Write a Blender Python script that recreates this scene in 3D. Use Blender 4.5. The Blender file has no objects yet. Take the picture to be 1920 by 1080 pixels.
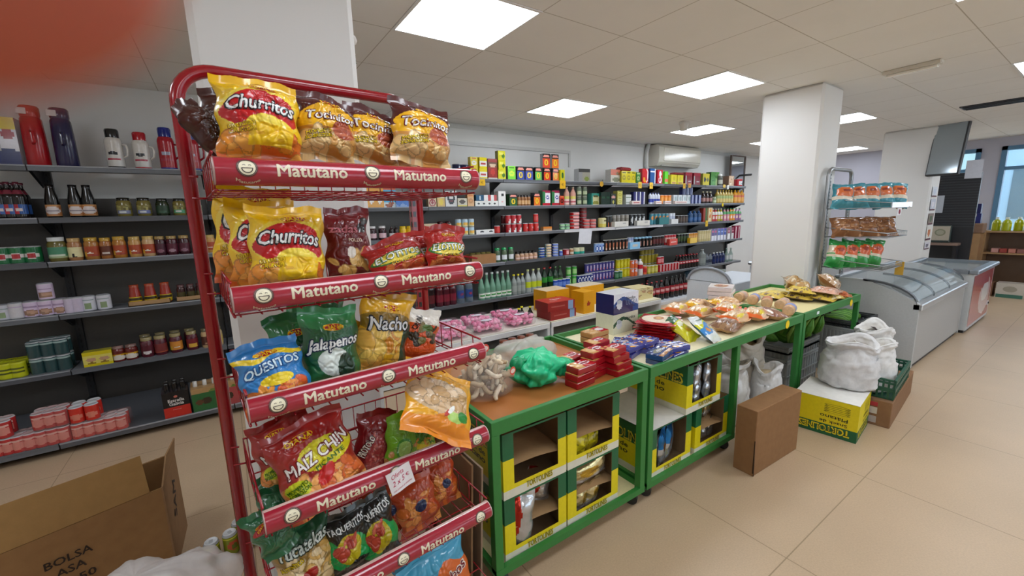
import bpy, math, random, functools
import numpy as np
from mathutils import Vector, Matrix, Euler, noise

# ------------------------------------------------------------------ camera, world, exposure
scene = bpy.context.scene
COL = scene.collection
CAMH0, CAMH1 = 1.42, 1.62      # eye height; floor goods are laid out for 1.62 and scaled to the room
CAMH = CAMH0
FS = CAMH0/CAMH1
YAW, PITCH, ROLL, FPX = 0.97373384, -0.17435608, -0.02603328, 784.796
_f = np.array([math.cos(YAW)*math.cos(PITCH), math.sin(YAW)*math.cos(PITCH), math.sin(PITCH)])
_r = np.cross(_f, [0, 0, 1]); _r /= np.linalg.norm(_r); _u = np.cross(_r, _f)
R2 = math.cos(ROLL)*_r+math.sin(ROLL)*_u
U2 = -math.sin(ROLL)*_r+math.cos(ROLL)*_u
cam_d = bpy.data.cameras.new('camera'); cam = bpy.data.objects.new('camera', cam_d); COL.objects.link(cam)
cam.matrix_world = Matrix(((R2[0], U2[0], -_f[0], 0), (R2[1], U2[1], -_f[1], 0), (R2[2], U2[2], -_f[2], CAMH), (0, 0, 0, 1)))
cam_d.sensor_width = 36; cam_d.lens = FPX/1920*36; cam_d.clip_start = 0.002; cam_d.clip_end = 100
cam_d.dof.use_dof = True; cam_d.dof.focus_distance = 2.2; cam_d.dof.aperture_fstop = 7.5
scene.camera = cam
vs = scene.view_settings; vs.view_transform = 'Standard'; vs.look = 'None'; vs.gamma = 1; vs.use_curve_mapping = False
vs.exposure = 0.68
world = bpy.data.worlds.new('world'); scene.world = world; world.use_nodes = True
world.node_tree.nodes['Background'].inputs[0].default_value = (0.75, 0.88, 1.0, 1)
world.node_tree.nodes['Background'].inputs[1].default_value = 2.6
LIGHT_STRENGTH = 8.5

def ray(x, y):
    return R2*(x-960)+U2*(540-y)+_f*FPX
def onY(x, y, Y):
    d = ray(x, y); k = Y/d[1]; return Vector((d[0]*k, Y, CAMH+d[2]*k))
def onZ(x, y, z):
    d = ray(x, y); k = (z-CAMH)/d[2]; return Vector((d[0]*k, d[1]*k, z))
def onX(x, y, X):
    d = ray(x, y); k = X/d[0]; return Vector((X, d[1]*k, CAMH+d[2]*k))

_mark = set()
def floor_layout(on):
    '''lay out in floor units while on, then bring every new object to room scale'''
    global CAMH, _mark
    if on: CAMH = CAMH1; _mark = set(bpy.data.objects)
    else:
        CAMH = CAMH0
        for o in bpy.data.objects:
            if o not in _mark and o.parent is None: o.location = o.location*FS; o.scale = o.scale*FS
def rescale(mark, k):
    c = Vector((0, 0, CAMH))
    for o in bpy.data.objects:
        if o not in mark and o.parent is None: o.location = c+(o.location-c)*k; o.scale = o.scale*k
# ------------------------------------------------------------------ colours and materials
@functools.lru_cache(None)
def C(h):
    if not isinstance(h, str): return tuple(h)
    v = [int(h[i:i+2], 16)/255 for i in (0, 2, 4)]
    return tuple(x/12.92 if x <= .04045 else ((x+.055)/1.055)**2.4 for x in v)

MATS = {}
def pmat(kind, rough=.5, metal=0., coat=0., noise_amt=.06, nscale=60, bump=0., bscale=80, alpha=1., spec=.5, sss=0., rough_var=0.):
    if kind in MATS: return MATS[kind]
    m = bpy.data.materials.new(kind); m.use_nodes = True; nt = m.node_tree; b = nt.nodes['Principled BSDF']
    a = nt.nodes.new('ShaderNodeAttribute'); a.attribute_name = 'Col'
    tc = nt.nodes.new('ShaderNodeTexCoord')
    nz = nt.nodes.new('ShaderNodeTexNoise'); nz.inputs['Scale'].default_value = nscale; nz.inputs['Detail'].default_value = 3
    nt.links.new(tc.outputs['Object'], nz.inputs['Vector'])
    mr = nt.nodes.new('ShaderNodeMapRange'); mr.inputs['To Min'].default_value = 1-noise_amt*1.5; mr.inputs['To Max'].default_value = 1+noise_amt*1.5
    nt.links.new(nz.outputs['Fac'], mr.inputs['Value'])
    mx = nt.nodes.new('ShaderNodeVectorMath'); mx.operation = 'SCALE'
    nt.links.new(a.outputs['Color'], mx.inputs[0]); nt.links.new(mr.outputs[0], mx.inputs['Scale'])
    nt.links.new(mx.outputs[0], b.inputs['Base Color'])
    b.inputs['Roughness'].default_value = rough; b.inputs['Metallic'].default_value = metal
    b.inputs['Coat Weight'].default_value = coat; b.inputs['Coat Roughness'].default_value = .08
    b.inputs['Specular IOR Level'].default_value = spec
    b.inputs['Alpha'].default_value = alpha
    if sss: b.inputs['Subsurface Weight'].default_value = sss; b.inputs['Subsurface Radius'].default_value = (.012, .004, .002); b.inputs['Subsurface Scale'].default_value = 1
    if bump:
        n2 = nt.nodes.new('ShaderNodeTexNoise'); n2.inputs['Scale'].default_value = bscale; n2.inputs['Detail'].default_value = 4
        nt.links.new(tc.outputs['Object'], n2.inputs['Vector'])
        bp = nt.nodes.new('ShaderNodeBump'); bp.inputs['Strength'].default_value = bump; bp.inputs['Distance'].default_value = .004
        nt.links.new(n2.outputs['Fac'], bp.inputs['Height']); nt.links.new(bp.outputs[0], b.inputs['Normal'])
    MATS[kind] = m; return m
matte = pmat('painted_matte', .75, nscale=30)
satin = pmat('painted_satin', .42, spec=.5)
gloss = pmat('gloss_print', .2, coat=.3)
foil = pmat('foil_bag', .3, coat=.5, noise_amt=.05, bump=.45, bscale=16)
silver = pmat('silver_foil', .22, metal=.75, bump=.5, bscale=40)
metal = pmat('brushed_metal', .35, metal=.85, noise_amt=.04)
card = pmat('cardboard', .9, noise_amt=.1, nscale=25, bump=.1, bscale=200, spec=.2)
cloth = pmat('woven_sack', .85, noise_amt=.08, bump=.5, bscale=14, spec=.2)
film = pmat('clear_film', .12, alpha=.13, noise_amt=.02, bump=.6, bscale=30)
film2 = pmat('twist_bag_film', .15, alpha=.13, noise_amt=.02, bump=.9, bscale=22)
milky = pmat('thin_plastic_bag', .3, alpha=.5, noise_amt=.05, bump=.7, bscale=25)
bagplastic = pmat('coloured_plastic_bag', .3, alpha=.95, noise_amt=.12, bump=.9, bscale=22)
pet = pmat('bottle_plastic', .06, alpha=.5, noise_amt=.02)
glassm = pmat('counter_glass', .03, alpha=.22, noise_amt=.0)
food = pmat('food', .55, noise_amt=.2, nscale=50, bump=.5, bscale=120)
skin = pmat('skin', .55, noise_amt=.05, sss=.3)

def fixed(name, hexcol, rough=.6, metal=0., emit=None, es=1.):
    m = bpy.data.materials.new(name); m.use_nodes = True; b = m.node_tree.nodes['Principled BSDF']
    b.inputs['Base Color'].default_value = C(hexcol)+(1,); b.inputs['Roughness'].default_value = rough; b.inputs['Metallic'].default_value = metal
    if emit: b.inputs['Emission Color'].default_value = C(emit)+(1,); b.inputs['Emission Strength'].default_value = es
    return m
panel_light = fixed('led_diffuser', 'ffffff', .5, 0, 'eef6ff', LIGHT_STRENGTH)

def gridmat(name, base, line, sx, sy, ox, oy, lw, rough, namt=.04, nscale=6, speck=0., bump=0.):
    m = bpy.data.materials.new(name); m.use_nodes = True; nt = m.node_tree; N = nt.nodes; Lk = nt.links; b = N['Principled BSDF']
    g = N.new('ShaderNodeNewGeometry'); sp = N.new('ShaderNodeSeparateXYZ'); Lk.new(g.outputs['Position'], sp.inputs[0])
    def op(o, a, c=None):
        n = N.new('ShaderNodeMath'); n.operation = o
        for i, v in enumerate((a, c)):
            if v is None: continue
            if isinstance(v, (int, float)): n.inputs[i].default_value = v
            else: Lk.new(v, n.inputs[i])
        return n.outputs[0]
    def ln(s, step, off):
        t = op('MODULO', op('ADD', op('DIVIDE', op('SUBTRACT', s, off), step), 100.5), 1.0)
        return op('LESS_THAN', op('ABSOLUTE', op('SUBTRACT', t, .5)), lw/step)
    mask = op('MAXIMUM', ln(sp.outputs[0], sx, ox), ln(sp.outputs[1], sy, oy))
    nz = N.new('ShaderNodeTexNoise'); nz.inputs['Scale'].default_value = nscale; nz.inputs['Detail'].default_value = 6; Lk.new(g.outputs['Position'], nz.inputs['Vector'])
    mr = N.new('ShaderNodeMapRange'); mr.inputs['To Min'].default_value = 1-namt*2; mr.inputs['To Max'].default_value = 1+namt*2; Lk.new(nz.outputs['Fac'], mr.inputs['Value'])
    val = mr.outputs[0]
    if speck:
        n3 = N.new('ShaderNodeTexNoise'); n3.inputs['Scale'].default_value = 140; n3.inputs['Detail'].default_value = 2; Lk.new(g.outputs['Position'], n3.inputs['Vector'])
        m3 = N.new('ShaderNodeMapRange'); m3.inputs['To Min'].default_value = 1-speck; m3.inputs['To Max'].default_value = 1+speck; Lk.new(n3.outputs['Fac'], m3.inputs['Value'])
        val = op('MULTIPLY', val, m3.outputs[0])
    mx = N.new('ShaderNodeMix'); mx.data_type = 'RGBA'
    Lk.new(mask, mx.inputs['Factor']); mx.inputs[6].default_value = C(base)+(1,); mx.inputs[7].default_value = C(line)+(1,)
    sc = N.new('ShaderNodeVectorMath'); sc.operation = 'SCALE'; Lk.new(mx.outputs[2], sc.inputs[0]); Lk.new(val, sc.inputs['Scale'])
    Lk.new(sc.outputs[0], b.inputs['Base Color']); b.inputs['Roughness'].default_value = rough
    return m

# ------------------------------------------------------------------ mesh builder
def RT(loc=(0, 0, 0), rot=(0, 0, 0), sc=1.):
    return Matrix.Translation(loc) @ Euler(rot).to_matrix().to_4x4() @ Matrix.Scale(sc, 4)

def paint(shapes, U, V, seed=1):
    """colour of each point (U,V) from a list of flat shapes"""
    N = len(U); out = np.zeros((N, 3))
    for s in shapes:
        k = s[0]
        if k == 'bg': out[:] = C(s[1])
        elif k == 'r':
            m = (U >= s[1]) & (U <= s[3]) & (V >= s[2]) & (V <= s[4]); out[m] = C(s[5])
        elif k == 'e':
            du, dv = U-s[1], V-s[2]
            if len(s) > 6: a = s[6]; du, dv = du*math.cos(a)+dv*math.sin(a), -du*math.sin(a)+dv*math.cos(a)
            out[(du/s[3])**2+(dv/s[4])**2 < 1] = C(s[5])
        elif k == 'w':      # wavy edge: below v0 + amp*sin
            out[V < s[1]+s[2]*np.sin(U*s[3]+s[4])] = C(s[5])
        elif k == 'b':
            rg = random.Random(s[8] if len(s) > 8 else 5)
            for i in range(s[5]):
                cu, cv = rg.uniform(s[1], s[3]), rg.uniform(s[2], s[4]); r1 = rg.uniform(*s[6]); r2 = r1*rg.uniform(.4, .8); a = rg.uniform(0, 3.14)
                c = C(rg.choice(s[7])); du, dv = U-cu, V-cv
                du, dv = du*math.cos(a)+dv*math.sin(a), -du*math.sin(a)+dv*math.cos(a)
                q = (du/r1)**2+(dv/r2)**2
                out[q < 1] = c; out[(q < 1) & (q > .75)] = np.array(c)*.62
    return out

_tc = {}
def text_tris(s, bold):
    k = (s, bold)
    if k in _tc: return _tc[k]
    cu = bpy.data.curves.new('t', 'FONT'); cu.body = s; cu.size = 1; cu.offset = bold; cu.resolution_u = 2; cu.space_character = 1.0+bold*3
    o = bpy.data.objects.new('t', cu); COL.objects.link(o); bpy.context.view_layer.update()
    me = bpy.data.meshes.new_from_object(o); me.calc_loop_triangles()
    V = np.array([v.co[:2] for v in me.vertices]); T = [tuple(t.vertices) for t in me.loop_triangles]
    bpy.data.objects.remove(o); bpy.data.meshes.remove(me); bpy.data.curves.remove(cu)
    if len(V) == 0: V = np.zeros((1, 2))
    mn, mx = V.min(0), V.max(0)
    _tc[k] = (V, T, mn, mx); return _tc[k]

class MB:
    def __init__(s): s.v = []; s.f = []; s.c = []; s.sm = []
    def add(s, vs, fs, col, sm=False, M=None):
        n = len(s.v)
        if M is not None: vs = [M @ Vector(p) for p in vs]
        s.v.extend([tuple(p) for p in vs]); multi = isinstance(col, (list, np.ndarray)) and not isinstance(col[0], (float, int))
        for i, f in enumerate(fs):
            s.f.append(tuple(j+n for j in f)); s.c.append(tuple(col[i]) if multi else C(col)); s.sm.append(sm)
        return s
    def box(s, x0, y0, z0, x1, y1, z1, col, M=None, b=0.):
        if b <= 0 or min(x1-x0, y1-y0, z1-z0) < 2.2*b:
            vs = [(x, y, z) for z in (z0, z1) for y in (y0, y1) for x in (x0, x1)]
            fs = [(0, 2, 3, 1), (4, 5, 7, 6), (0, 1, 5, 4), (2, 6, 7, 3), (0, 4, 6, 2), (1, 3, 7, 5)]
            return s.add(vs, fs, col, False, M)
        vs = []; idx = {}
        X, Y, Z = (x0, x1), (y0, y1), (z0, z1)
        for i in (0, 1):
            for j in (0, 1):
                for k in (0, 1):
                    sx, sy, sz = (1, -1)[i]*b, (1, -1)[j]*b, (1, -1)[k]*b
                    for ax in range(3):
                        p = [X[i]+sx, Y[j]+sy, Z[k]+sz]; p[ax] = (X[i], Y[j], Z[k])[ax]
                        idx[i, j, k, ax] = len(vs); vs.append(tuple(p))
        fs = []
        for ax in range(3):
            o = [a for a in range(3) if a != ax]
            for e in (0, 1):
                q = []
                for a, bb in ((0, 0), (1, 0), (1, 1), (0, 1)):
                    t = [0, 0, 0]; t[ax] = e; t[o[0]] = a; t[o[1]] = bb; q.append(idx[t[0], t[1], t[2], ax])
                fs.append(tuple(q))
            for a in (0, 1):
                for bb in (0, 1):
                    t = [0, 0, 0]; t[o[0]] = a; t[o[1]] = bb; t2 = list(t); t2[ax] = 1
                    fs.append((idx[t[0], t[1], t[2], o[0]], idx[t[0], t[1], t[2], o[1]], idx[t2[0], t2[1], t2[2], o[1]], idx[t2[0], t2[1], t2[2], o[0]]))
        for i in (0, 1):
            for j in (0, 1):
                for k in (0, 1): fs.append(tuple(idx[i, j, k, a] for a in range(3)))
        return s.add(vs, fs, col, False, M)
    def pbox(s, w, d, h, shapes, side=None, top=None, nu=14, nv=14, M=None, sideshapes=None):
        """box standing on z=0, front at -y painted with shapes in u,v in -1..1"""
        x, y = w/2, d/2
        def face(fn, shp, nu, nv):
            vs = [fn(-1+2*i/nu, -1+2*j/nv) for j in range(nv+1) for i in range(nu+1)]
            fs = [(j*(nu+1)+i, j*(nu+1)+i+1, (j+1)*(nu+1)+i+1, (j+1)*(nu+1)+i) for j in range(nv) for i in range(nu)]
            U = np.array([-1+2*(i+.5)/nu for j in range(nv) for i in range(nu)]); V = np.array([-1+2*(j+.5)/nv for j in range(nv) for i in range(nu)])
            s.add(vs, fs, paint(shp, U, V), False, M)
        face(lambda u, v: (u*x, -y, (v+1)/2*h), shapes, nu, nv)
        ss = sideshapes or [('bg', side)]
        face(lambda u, v: (-x, -u*y, (v+1)/2*h), ss, nu if sideshapes else 1, nv if sideshapes else 1)
        face(lambda u, v: (x, u*y, (v+1)/2*h), ss, nu if sideshapes else 1, nv if sideshapes else 1)
        s.add([(-x, -y, h), (x, -y, h), (x, y, h), (-x, y, h)], [(0, 1, 2, 3)], top or side or '888888', False, M)
        s.add([(-x, -y, 0), (x, -y, 0), (x, y, 0), (-x, y, 0)], [(3, 2, 1, 0)], side or '888888', False, M)
        s.add([(-x, y, 0), (x, y, 0), (x, y, h), (-x, y, h)], [(1, 0, 3, 2)], side or '888888', False, M)
        return s
    def lathe(s, prof, col, seg=16, M=None, shapes=None, cap=True, sm=True, sub=1):
        """prof [(r,z)], col one per ring gap (or single)"""
        if shapes: # subdivide for painting
            p2 = []; c2 = []
            for i in range(len(prof)-1):
                k = max(1, int(abs(prof[i+1][1]-prof[i][1])/.006))
                for j in range(k):
                    t = j/k; p2.append((prof[i][0]*(1-t)+prof[i+1][0]*t, prof[i][1]*(1-t)+prof[i+1][1]*t)); c2.append(col[i] if isinstance(col, list) else col)
            p2.append(prof[-1]); prof, col = p2, c2
        n = len(prof); vs = []
        for r, z in prof:
            for k in range(seg):
                a = 2*math.pi*k/seg; vs.append((r*math.sin(a), -r*math.cos(a), z))
        fs = []; cs = []; U = []; Vv = []; hmax = max(1e-6, max(p[1] for p in prof))
        for i in range(n-1):
            cc = C(col[i]) if isinstance(col, list) else C(col)
            for k in range(seg):
                k2 = (k+1) % seg; fs.append((i*seg+k, i*seg+k2, (i+1)*seg+k2, (i+1)*seg+k)); cs.append(cc)
                a = 2*math.pi*(k+.5)/seg; a = a-2*math.pi if a > math.pi else a
                U.append(a/(math.pi/2)); Vv.append((prof[i][1]+prof[i+1][1])/2/hmax)
        if shapes:
            U = np.array(U); Vv = np.array(Vv); mark = paint([('bg', (-1., -1., -1.))]+shapes, U, Vv)
            cs = [tuple(mark[i]) if mark[i][0] >= 0 else cs[i] for i in range(len(cs))]
        s.add(vs, fs, cs, sm, M)
        if cap:
            if prof[0][0] > 1e-5: s.add([vs[k] for k in range(seg)], [tuple(range(seg))[::-1]], col[0] if isinstance(col, list) else col, False, M)
            if prof[-1][0] > 1e-5: s.add([vs[(n-1)*seg+k] for k in range(seg)], [tuple(range(seg))], col[-1] if isinstance(col, list) else col, False, M)
        return s
    def tube(s, pts, r, col, seg=8, M=None, closed=False, sm=True):
        P = [Vector(p) for p in pts]; n = len(P); vs = []; up = None
        for i, p in enumerate(P):
            a = P[i-1] if (i > 0 or closed) else p; b = P[(i+1) % n] if (i < n-1 or closed) else p
            t = (b-a).normalized() if (b-a).length > 1e-9 else Vector((0, 0, 1))
            if up is None: up = t.orthogonal().normalized()
            up = (up-t*up.dot(t)); up = up.normalized() if up.length > 1e-6 else t.orthogonal().normalized()
            q = t.cross(up); rr = r[i] if isinstance(r, (list, tuple)) else r
            for k in range(seg):
                an = 2*math.pi*(k+.5)/seg; vs.append(tuple(p+(up*math.cos(an)+q*math.sin(an))*rr))
        fs = []
        for i in range(n if closed else n-1):
            j = (i+1) % n
            for k in range(seg):
                k2 = (k+1) % seg; fs.append((i*seg+k, i*seg+k2, j*seg+k2, j*seg+k))
        if not closed: fs += [tuple(range(seg))[::-1], tuple((n-1)*seg+k for k in range(seg))]
        return s.add(vs, fs, col, sm, M)
    def text(s, body, mapf, cx, cy, w, h, col, off=.0005, bold=.02, maxlen=.01, slant=0., arc=0., rot=0.):
        """text fitted in w x h around cx,cy; arc bends it, mapf(x,y,off)->3D"""
        if bold > 0:       # heavier letters: the same word set down a few times side by side
            k = 4 if bold < .05 else 8; r_ = bold*h*(1.2 if bold < .05 else 1.0)
            for i in range(k):
                a = 2*math.pi*i/k; s.text(body, mapf, cx+r_*math.cos(a), cy+r_*math.sin(a), w, h, col, off+.00003*(i+1), 0, maxlen, slant, arc, rot)
            if k == 8: return s
        V, T, mn, mx = text_tris(body, 0)
        S = (V-(mn+mx)/2)/np.maximum(mx-mn, 1e-6)*np.array([w, h])
        S[:, 0] += S[:, 1]*slant
        tr = [[tuple(S[i]) for i in t] for t in T]
        for _ in range(6):
            out = []; ch = False
            for t in tr:
                L = [math.dist(t[i], t[(i+1) % 3]) for i in range(3)]; k = L.index(max(L))
                if L[k] > maxlen:
                    a, b, c = t[k], t[(k+1) % 3], t[(k+2) % 3]; m = ((a[0]+b[0])/2, (a[1]+b[1])/2); out += [[a, m, c], [m, b, c]]; ch = True
                else: out.append(t)
            tr = out
            if not ch: break
        vs = []; fs = []
        cr, sr = math.cos(rot), math.sin(rot)
        for t in tr:
            n = len(vs)
            for x, y in t:
                if arc: y = y+arc*(1-(2*x/w)**2)
                x, y = x*cr-y*sr, x*sr+y*cr
                vs.append(mapf(cx+x, cy+y, off))
            fs.append((n, n+1, n+2))
        return s.add(vs, fs, col, False)
    def disc(s, mapf, cx, cy, rx, ry, col, off=.0004, n=24, ri=0., a0=0., a1=2*math.pi):
        vs = []; fs = []; rings = (ri, (ri+1)/2, 1.) if ri else (.02, .5, 1.)
        for k in range(n+1):
            a = a0+(a1-a0)*k/n
            for q in rings: vs.append(mapf(cx+rx*q*math.cos(a), cy+ry*q*math.sin(a), off))
        for k in range(n):
            for j in (0, 1): b = k*3+j; fs.append((b, b+1, b+4, b+3))
        return s.add(vs, fs, col, False)
    def sheet(s, fn, nu, nv, col, sm=True, M=None, shapes=None):
        vs = [fn(-1+2*i/nu, -1+2*j/nv) for j in range(nv+1) for i in range(nu+1)]
        fs = [(j*(nu+1)+i, j*(nu+1)+i+1, (j+1)*(nu+1)+i+1, (j+1)*(nu+1)+i) for j in range(nv) for i in range(nu)]
        if shapes:
            U = np.array([-1+2*(i+.5)/nu for j in range(nv) for i in range(nu)]); V = np.array([-1+2*(j+.5)/nv for j in range(nv) for i in range(nu)])
            col = paint(shapes, U, V)
        return s.add(vs, fs, col, sm, M)
    def mesh(s, name, mat):
        me = bpy.data.meshes.new(name); me.from_pydata(s.v, [], s.f)
        at = me.color_attributes.new('Col', 'FLOAT_COLOR', 'CORNER')
        tot = np.array([len(f) for f in s.f]); c = np.repeat(np.array(s.c, dtype=np.float32).reshape(-1, 3), tot, axis=0)
        at.data.foreach_set('color', np.hstack([c, np.ones((len(c), 1), np.float32)]).ravel())
        me.polygons.foreach_set('use_smooth', s.sm)
        me.materials.append(mat); me.update(); return me
    def build(s, name, mat=None, parent=None, loc=None, rot=None):
        o = bpy.data.objects.new(name, s.mesh(name, mat or satin)); COL.objects.link(o)
        if parent: o.parent = parent
        if loc is not None: o.location = loc
        if rot is not None: o.rotation_euler = rot
        return o

def tag(o, label=None, cat=None, group=None, kind=None):
    if label: o['label'] = label
    if cat: o['category'] = cat
    if group: o['group'] = group
    if kind: o['kind'] = kind
    return o
def thing(name, label, cat, loc=(0, 0, 0), rot=(0, 0, 0), group=None):
    o = bpy.data.objects.new(name, None); COL.objects.link(o); o.location = loc; o.rotation_euler = rot; o.empty_display_size = .05
    return tag(o, label, cat, group)
KIDS = {}
def copy_tree(o):
    c = o.copy(); COL.objects.link(c)
    for ch in [x for x in o.children]:
        d = copy_tree(ch); d.parent = c; d.matrix_parent_inverse = ch.matrix_parent_inverse
    return c
def struct(name, mb, mat): return tag(mb.build(name, mat), None, None, None, 'structure')
ORD = ['first', 'second', 'third', 'fourth', 'fifth', 'sixth', 'seventh', 'eighth', 'ninth', 'tenth', 'eleventh', 'twelfth']
def pos_word(i, n):
    if n == 1: return ''
    if i == 0: return 'leftmost'
    if i == n-1: return 'rightmost'
    return ORD[i]+' from left'

# ------------------------------------------------------------------ the room
CEIL = CAMH+1.035
WX0, WX1, WY0, WY1 = -3.2, 12.2*FS, -4.2, 4.5
ceil_m = gridmat('ceiling_tiles', 'f0eeea', 'c0bab0', .6, .6, 1.511, 1.869, .0028, .9, .02, 3)
floor_m = gridmat('floor_terrazzo', 'bfa587', '968063', .9, .9, 2.65, .62, .0022, .38, .07, 2.2, .14)
def wallmat(name, base, a=.03):
    m = gridmat(name, base, base, 50, 50, 25, 25, .0001, .7, a, 2.5); return m
wall_m = wallmat('wall_paint', 'ececea'); pil_m = wallmat('pillar_paint', 'e3e1de', .01)
struct('floor', MB().box(WX0, WY0, -.1, WX1+4, WY1+.2, 0, 'cccccc'), floor_m)
struct('ceiling', MB().box(WX0, WY0, CEIL, WX1+.2, WY1+.2, CEIL+.1, 'cccccc'), ceil_m)
struct('wall_back', MB().box(WX0, WY1, 0, WX1, WY1+.1, CEIL, 'cccccc'), wall_m)
struct('wall_left', MB().box(WX0-.1, WY0, 0, WX0, WY1+.1, CEIL, 'cccccc'), wall_m)
m = MB(); m.box(WX0, WY0-.1, 0, 1.2, WY0, CEIL, 'cccccc'); m.box(8.4, WY0-.1, 0, WX1, WY0, CEIL, 'cccccc'); m.box(1.2, WY0-.1, 0, 8.4, WY0, .6, 'cccccc'); m.box(1.2, WY0-.1, 2.3, 8.4, WY0, CEIL, 'cccccc'); m.box(4.6, WY0-.1, .6, 5.0, WY0, 2.3, 'cccccc')
struct('wall_front', m, wall_m)
for wi, (wa, wb) in enumerate(((1.2, 4.6), (5.0, 8.4))):        # shop windows behind the camera, mirrored by the screen
    w = bpy.data.objects.new('window_%d' % (wi+3), None); COL.objects.link(w); w['kind'] = 'structure'
    f = MB()
    for q in np.linspace(wa, wb-.06, 4): f.box(q, WY0-.08, .66, q+.06, WY0-.01, 2.24, '5b86a8')
    f.box(wa, WY0-.08, .6, wb, WY0-.01, .66, '5b86a8'); f.box(wa, WY0-.08, 2.24, wb, WY0-.01, 2.3, '5b86a8'); f.build('window_frame', satin, w); MB().box(wa+.06, WY0-.05, .66, wb-.06, WY0-.045, 2.24, 'e8f0f4').build('window_pane', glassm, w)
# storefront wall at the far end: piers, lintel and window openings
lil = wallmat('storefront_paint', 'bdbcc8')
floor_layout(True); WX1r = WX1; WX1 = 12.2; WY0, WY1, CEILr = WY0/FS, WY1/FS, CEIL; CEIL = CEIL/FS
m = MB(); m.box(WX1, -.9, 2.63, WX1+.15, 1.52, CEIL, 'cccccc'); m.box(WX1, 1.78, 2.63, WX1+.15, 2.95, CEIL, 'cccccc')
m.box(WX1, 1.52, 0, WX1+.15, 1.78, CEIL, 'cccccc'); m.box(WX1, 2.95, 0, WX1+.15, WY1, CEIL, 'cccccc')
m.box(WX1, WY0, 0, WX1+.15, -.9, CEIL, 'cccccc'); m.box(WX1, -.9, 0, WX1+.15, 1.52, .55, 'cccccc')
struct('wall_right', m, lil)
bl = '5b86a8'
def window(i, y0, y1, z0, z1, mull):
    w = bpy.data.objects.new('window_%d' % i, None); COL.objects.link(w); w['kind'] = 'structure'
    f = MB(); t = .07
    for a, b, c, d in ((y0, y0+t, z0, z1), (y1-t, y1, z0, z1), (y0, y1, z1-t, z1), (y0, y1, z0, z0+t)): f.box(WX1-.03, a, c, WX1+.12, b, d, bl)
    for q in mull: f.box(WX1-.02, q-.03, z0, WX1+.1, q+.03, z1, bl)
    f.box(WX1-.02, y0, 2.2, WX1+.1, y1, 2.26, bl)
    f.build('window_frame', satin, w); g = MB(); g.box(WX1+.04, y0+t, z0+t, WX1+.05, y1-t, z1-t, 'cfe6ee'); g.build('window_pane', glassm, w)
    return w
window(1, -.9, 1.52, .55, 2.63, (.35,)); window(2, 1.78, 2.95, .02, 2.63, ())
floor_layout(False); WX1, WY0, WY1, CEIL = WX1r, WY0*FS, WY1*FS, CEILr
# pillars
for i, (x0, x1, y0, y1) in enumerate(((-.014, .475, 1.655, 2.15), (4.33, 4.75, 1.6, 2.1), (8.15, 8.6, 1.62, 2.2))):
    struct(('wall_near_pillar', 'wall_middle_pillar', 'wall_far_pillar')[i], MB().box(x0, y0, 0, x1, y1, CEIL, 'cccccc', b=.02), pil_m)
# trunking and boxed panel on the back wall
m = MB(); a = onY(700, 246, WY1); b = onY(1068, 276, WY1)
m.box(.5, WY1-.02, CAMH+.80, b.x, WY1, CAMH+.84, 'd2d2d0'); m.box(b.x-.03, WY1-.02, CAMH+.62, b.x, WY1, CAMH+.80, 'd2d2d0')
struct('trim_1', m, satin)
m = MB(); m.box(1.0, WY1-.012, CEIL-.05, WX1, WY1, CEIL, 'd5d5d2'); struct('trim_2', m, satin)
# ceiling lights (recessed led panels)
LP = [(.911, 1.869, 'brightest and nearest ceiling light above the snack rack'), (3.311, 1.869, 'ceiling light panel just left of the middle white pillar'),
      (2.711, 3.069, 'ceiling light panel over the wall shelves near the snack rack'), (5.111, 3.069, 'narrow looking ceiling light beside the white smoke detector'),
      (6.08, 1.869, 'ceiling light panel seen right of the middle pillar'), (9.45, 2.9, 'farthest ceiling light panel, seen low behind the middle pillar'),
      (5.111, .069, 'ceiling light panel cut by the right picture edge'), (7.2, 3.069, 'ceiling light mostly hidden left of the middle pillar'),
      (2.711, .069, None), (.311, .069, None), (-2.089, .069, None), (-.3, -1.731, None), (2.1, -1.731, None), (4.5, -1.731, None), (-1.489, 1.869, None), (8.3, .069, None)]
for x, y, lab in LP:
    t = thing('ceiling_light', lab or 'square ceiling light panel outside the picture above the aisle', 'light', (x+.3, y+.3, CEIL), group='square ceiling light panels')
    f = MB()
    for a in (0, 1):
        f.box(-.3, (-.3, .285)[a], -.006, .3, (-.285, .3)[a], 0, 'f0f0ee'); f.box((-.3, .285)[a], -.285, -.006, (-.285, .3)[a], .285, 0, 'f0f0ee')
    f.build('frame', satin, t); MB().box(-.285, -.285, -.004, .285, .285, -.001, 'ffffff').build('diffuser', panel_light, t)
# smoke detector, emergency lamp, air vent
m = MB(); m.lathe([(.05, 0), (.055, -.03), (.045, -.05), (.04, -.1), (.0, -.105)], 'e0ddd6', 20)
tag(m.build('smoke_detector', satin, loc=(4.69, 3.16, CEIL)), 'round white smoke detector on the ceiling above a light panel', 'smoke detector')
t = thing('emergency_light', 'long slim emergency light fitting on the ceiling right of pillar', 'emergency light', (4.48, 1.09, CEIL), (0, 0, math.radians(88)))
m = MB(); m.box(-.17, -.035, -.03, .17, .035, 0, 'd6d0c4', b=.006); m.build('housing', satin, t); MB().box(-.15, -.02, -.05, .15, .02, -.03, 'f2efe6', b=.005).build('diffuser', gloss, t)
t = thing('ceiling_vent', 'long dark linear air vent in the ceiling at far right', 'air vent', (6.95, .6, CEIL))
m = MB(); m.box(-.12, -.62, -.012, .12, .62, 0, '3c3d42'); m.build('frame', satin, t)
m = MB()
for k in range(5): m.box(-.1+k*.045, -.6, -.02, -.08+k*.045, .6, -.012, '202226')
m.build('louvre', satin, t)

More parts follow.
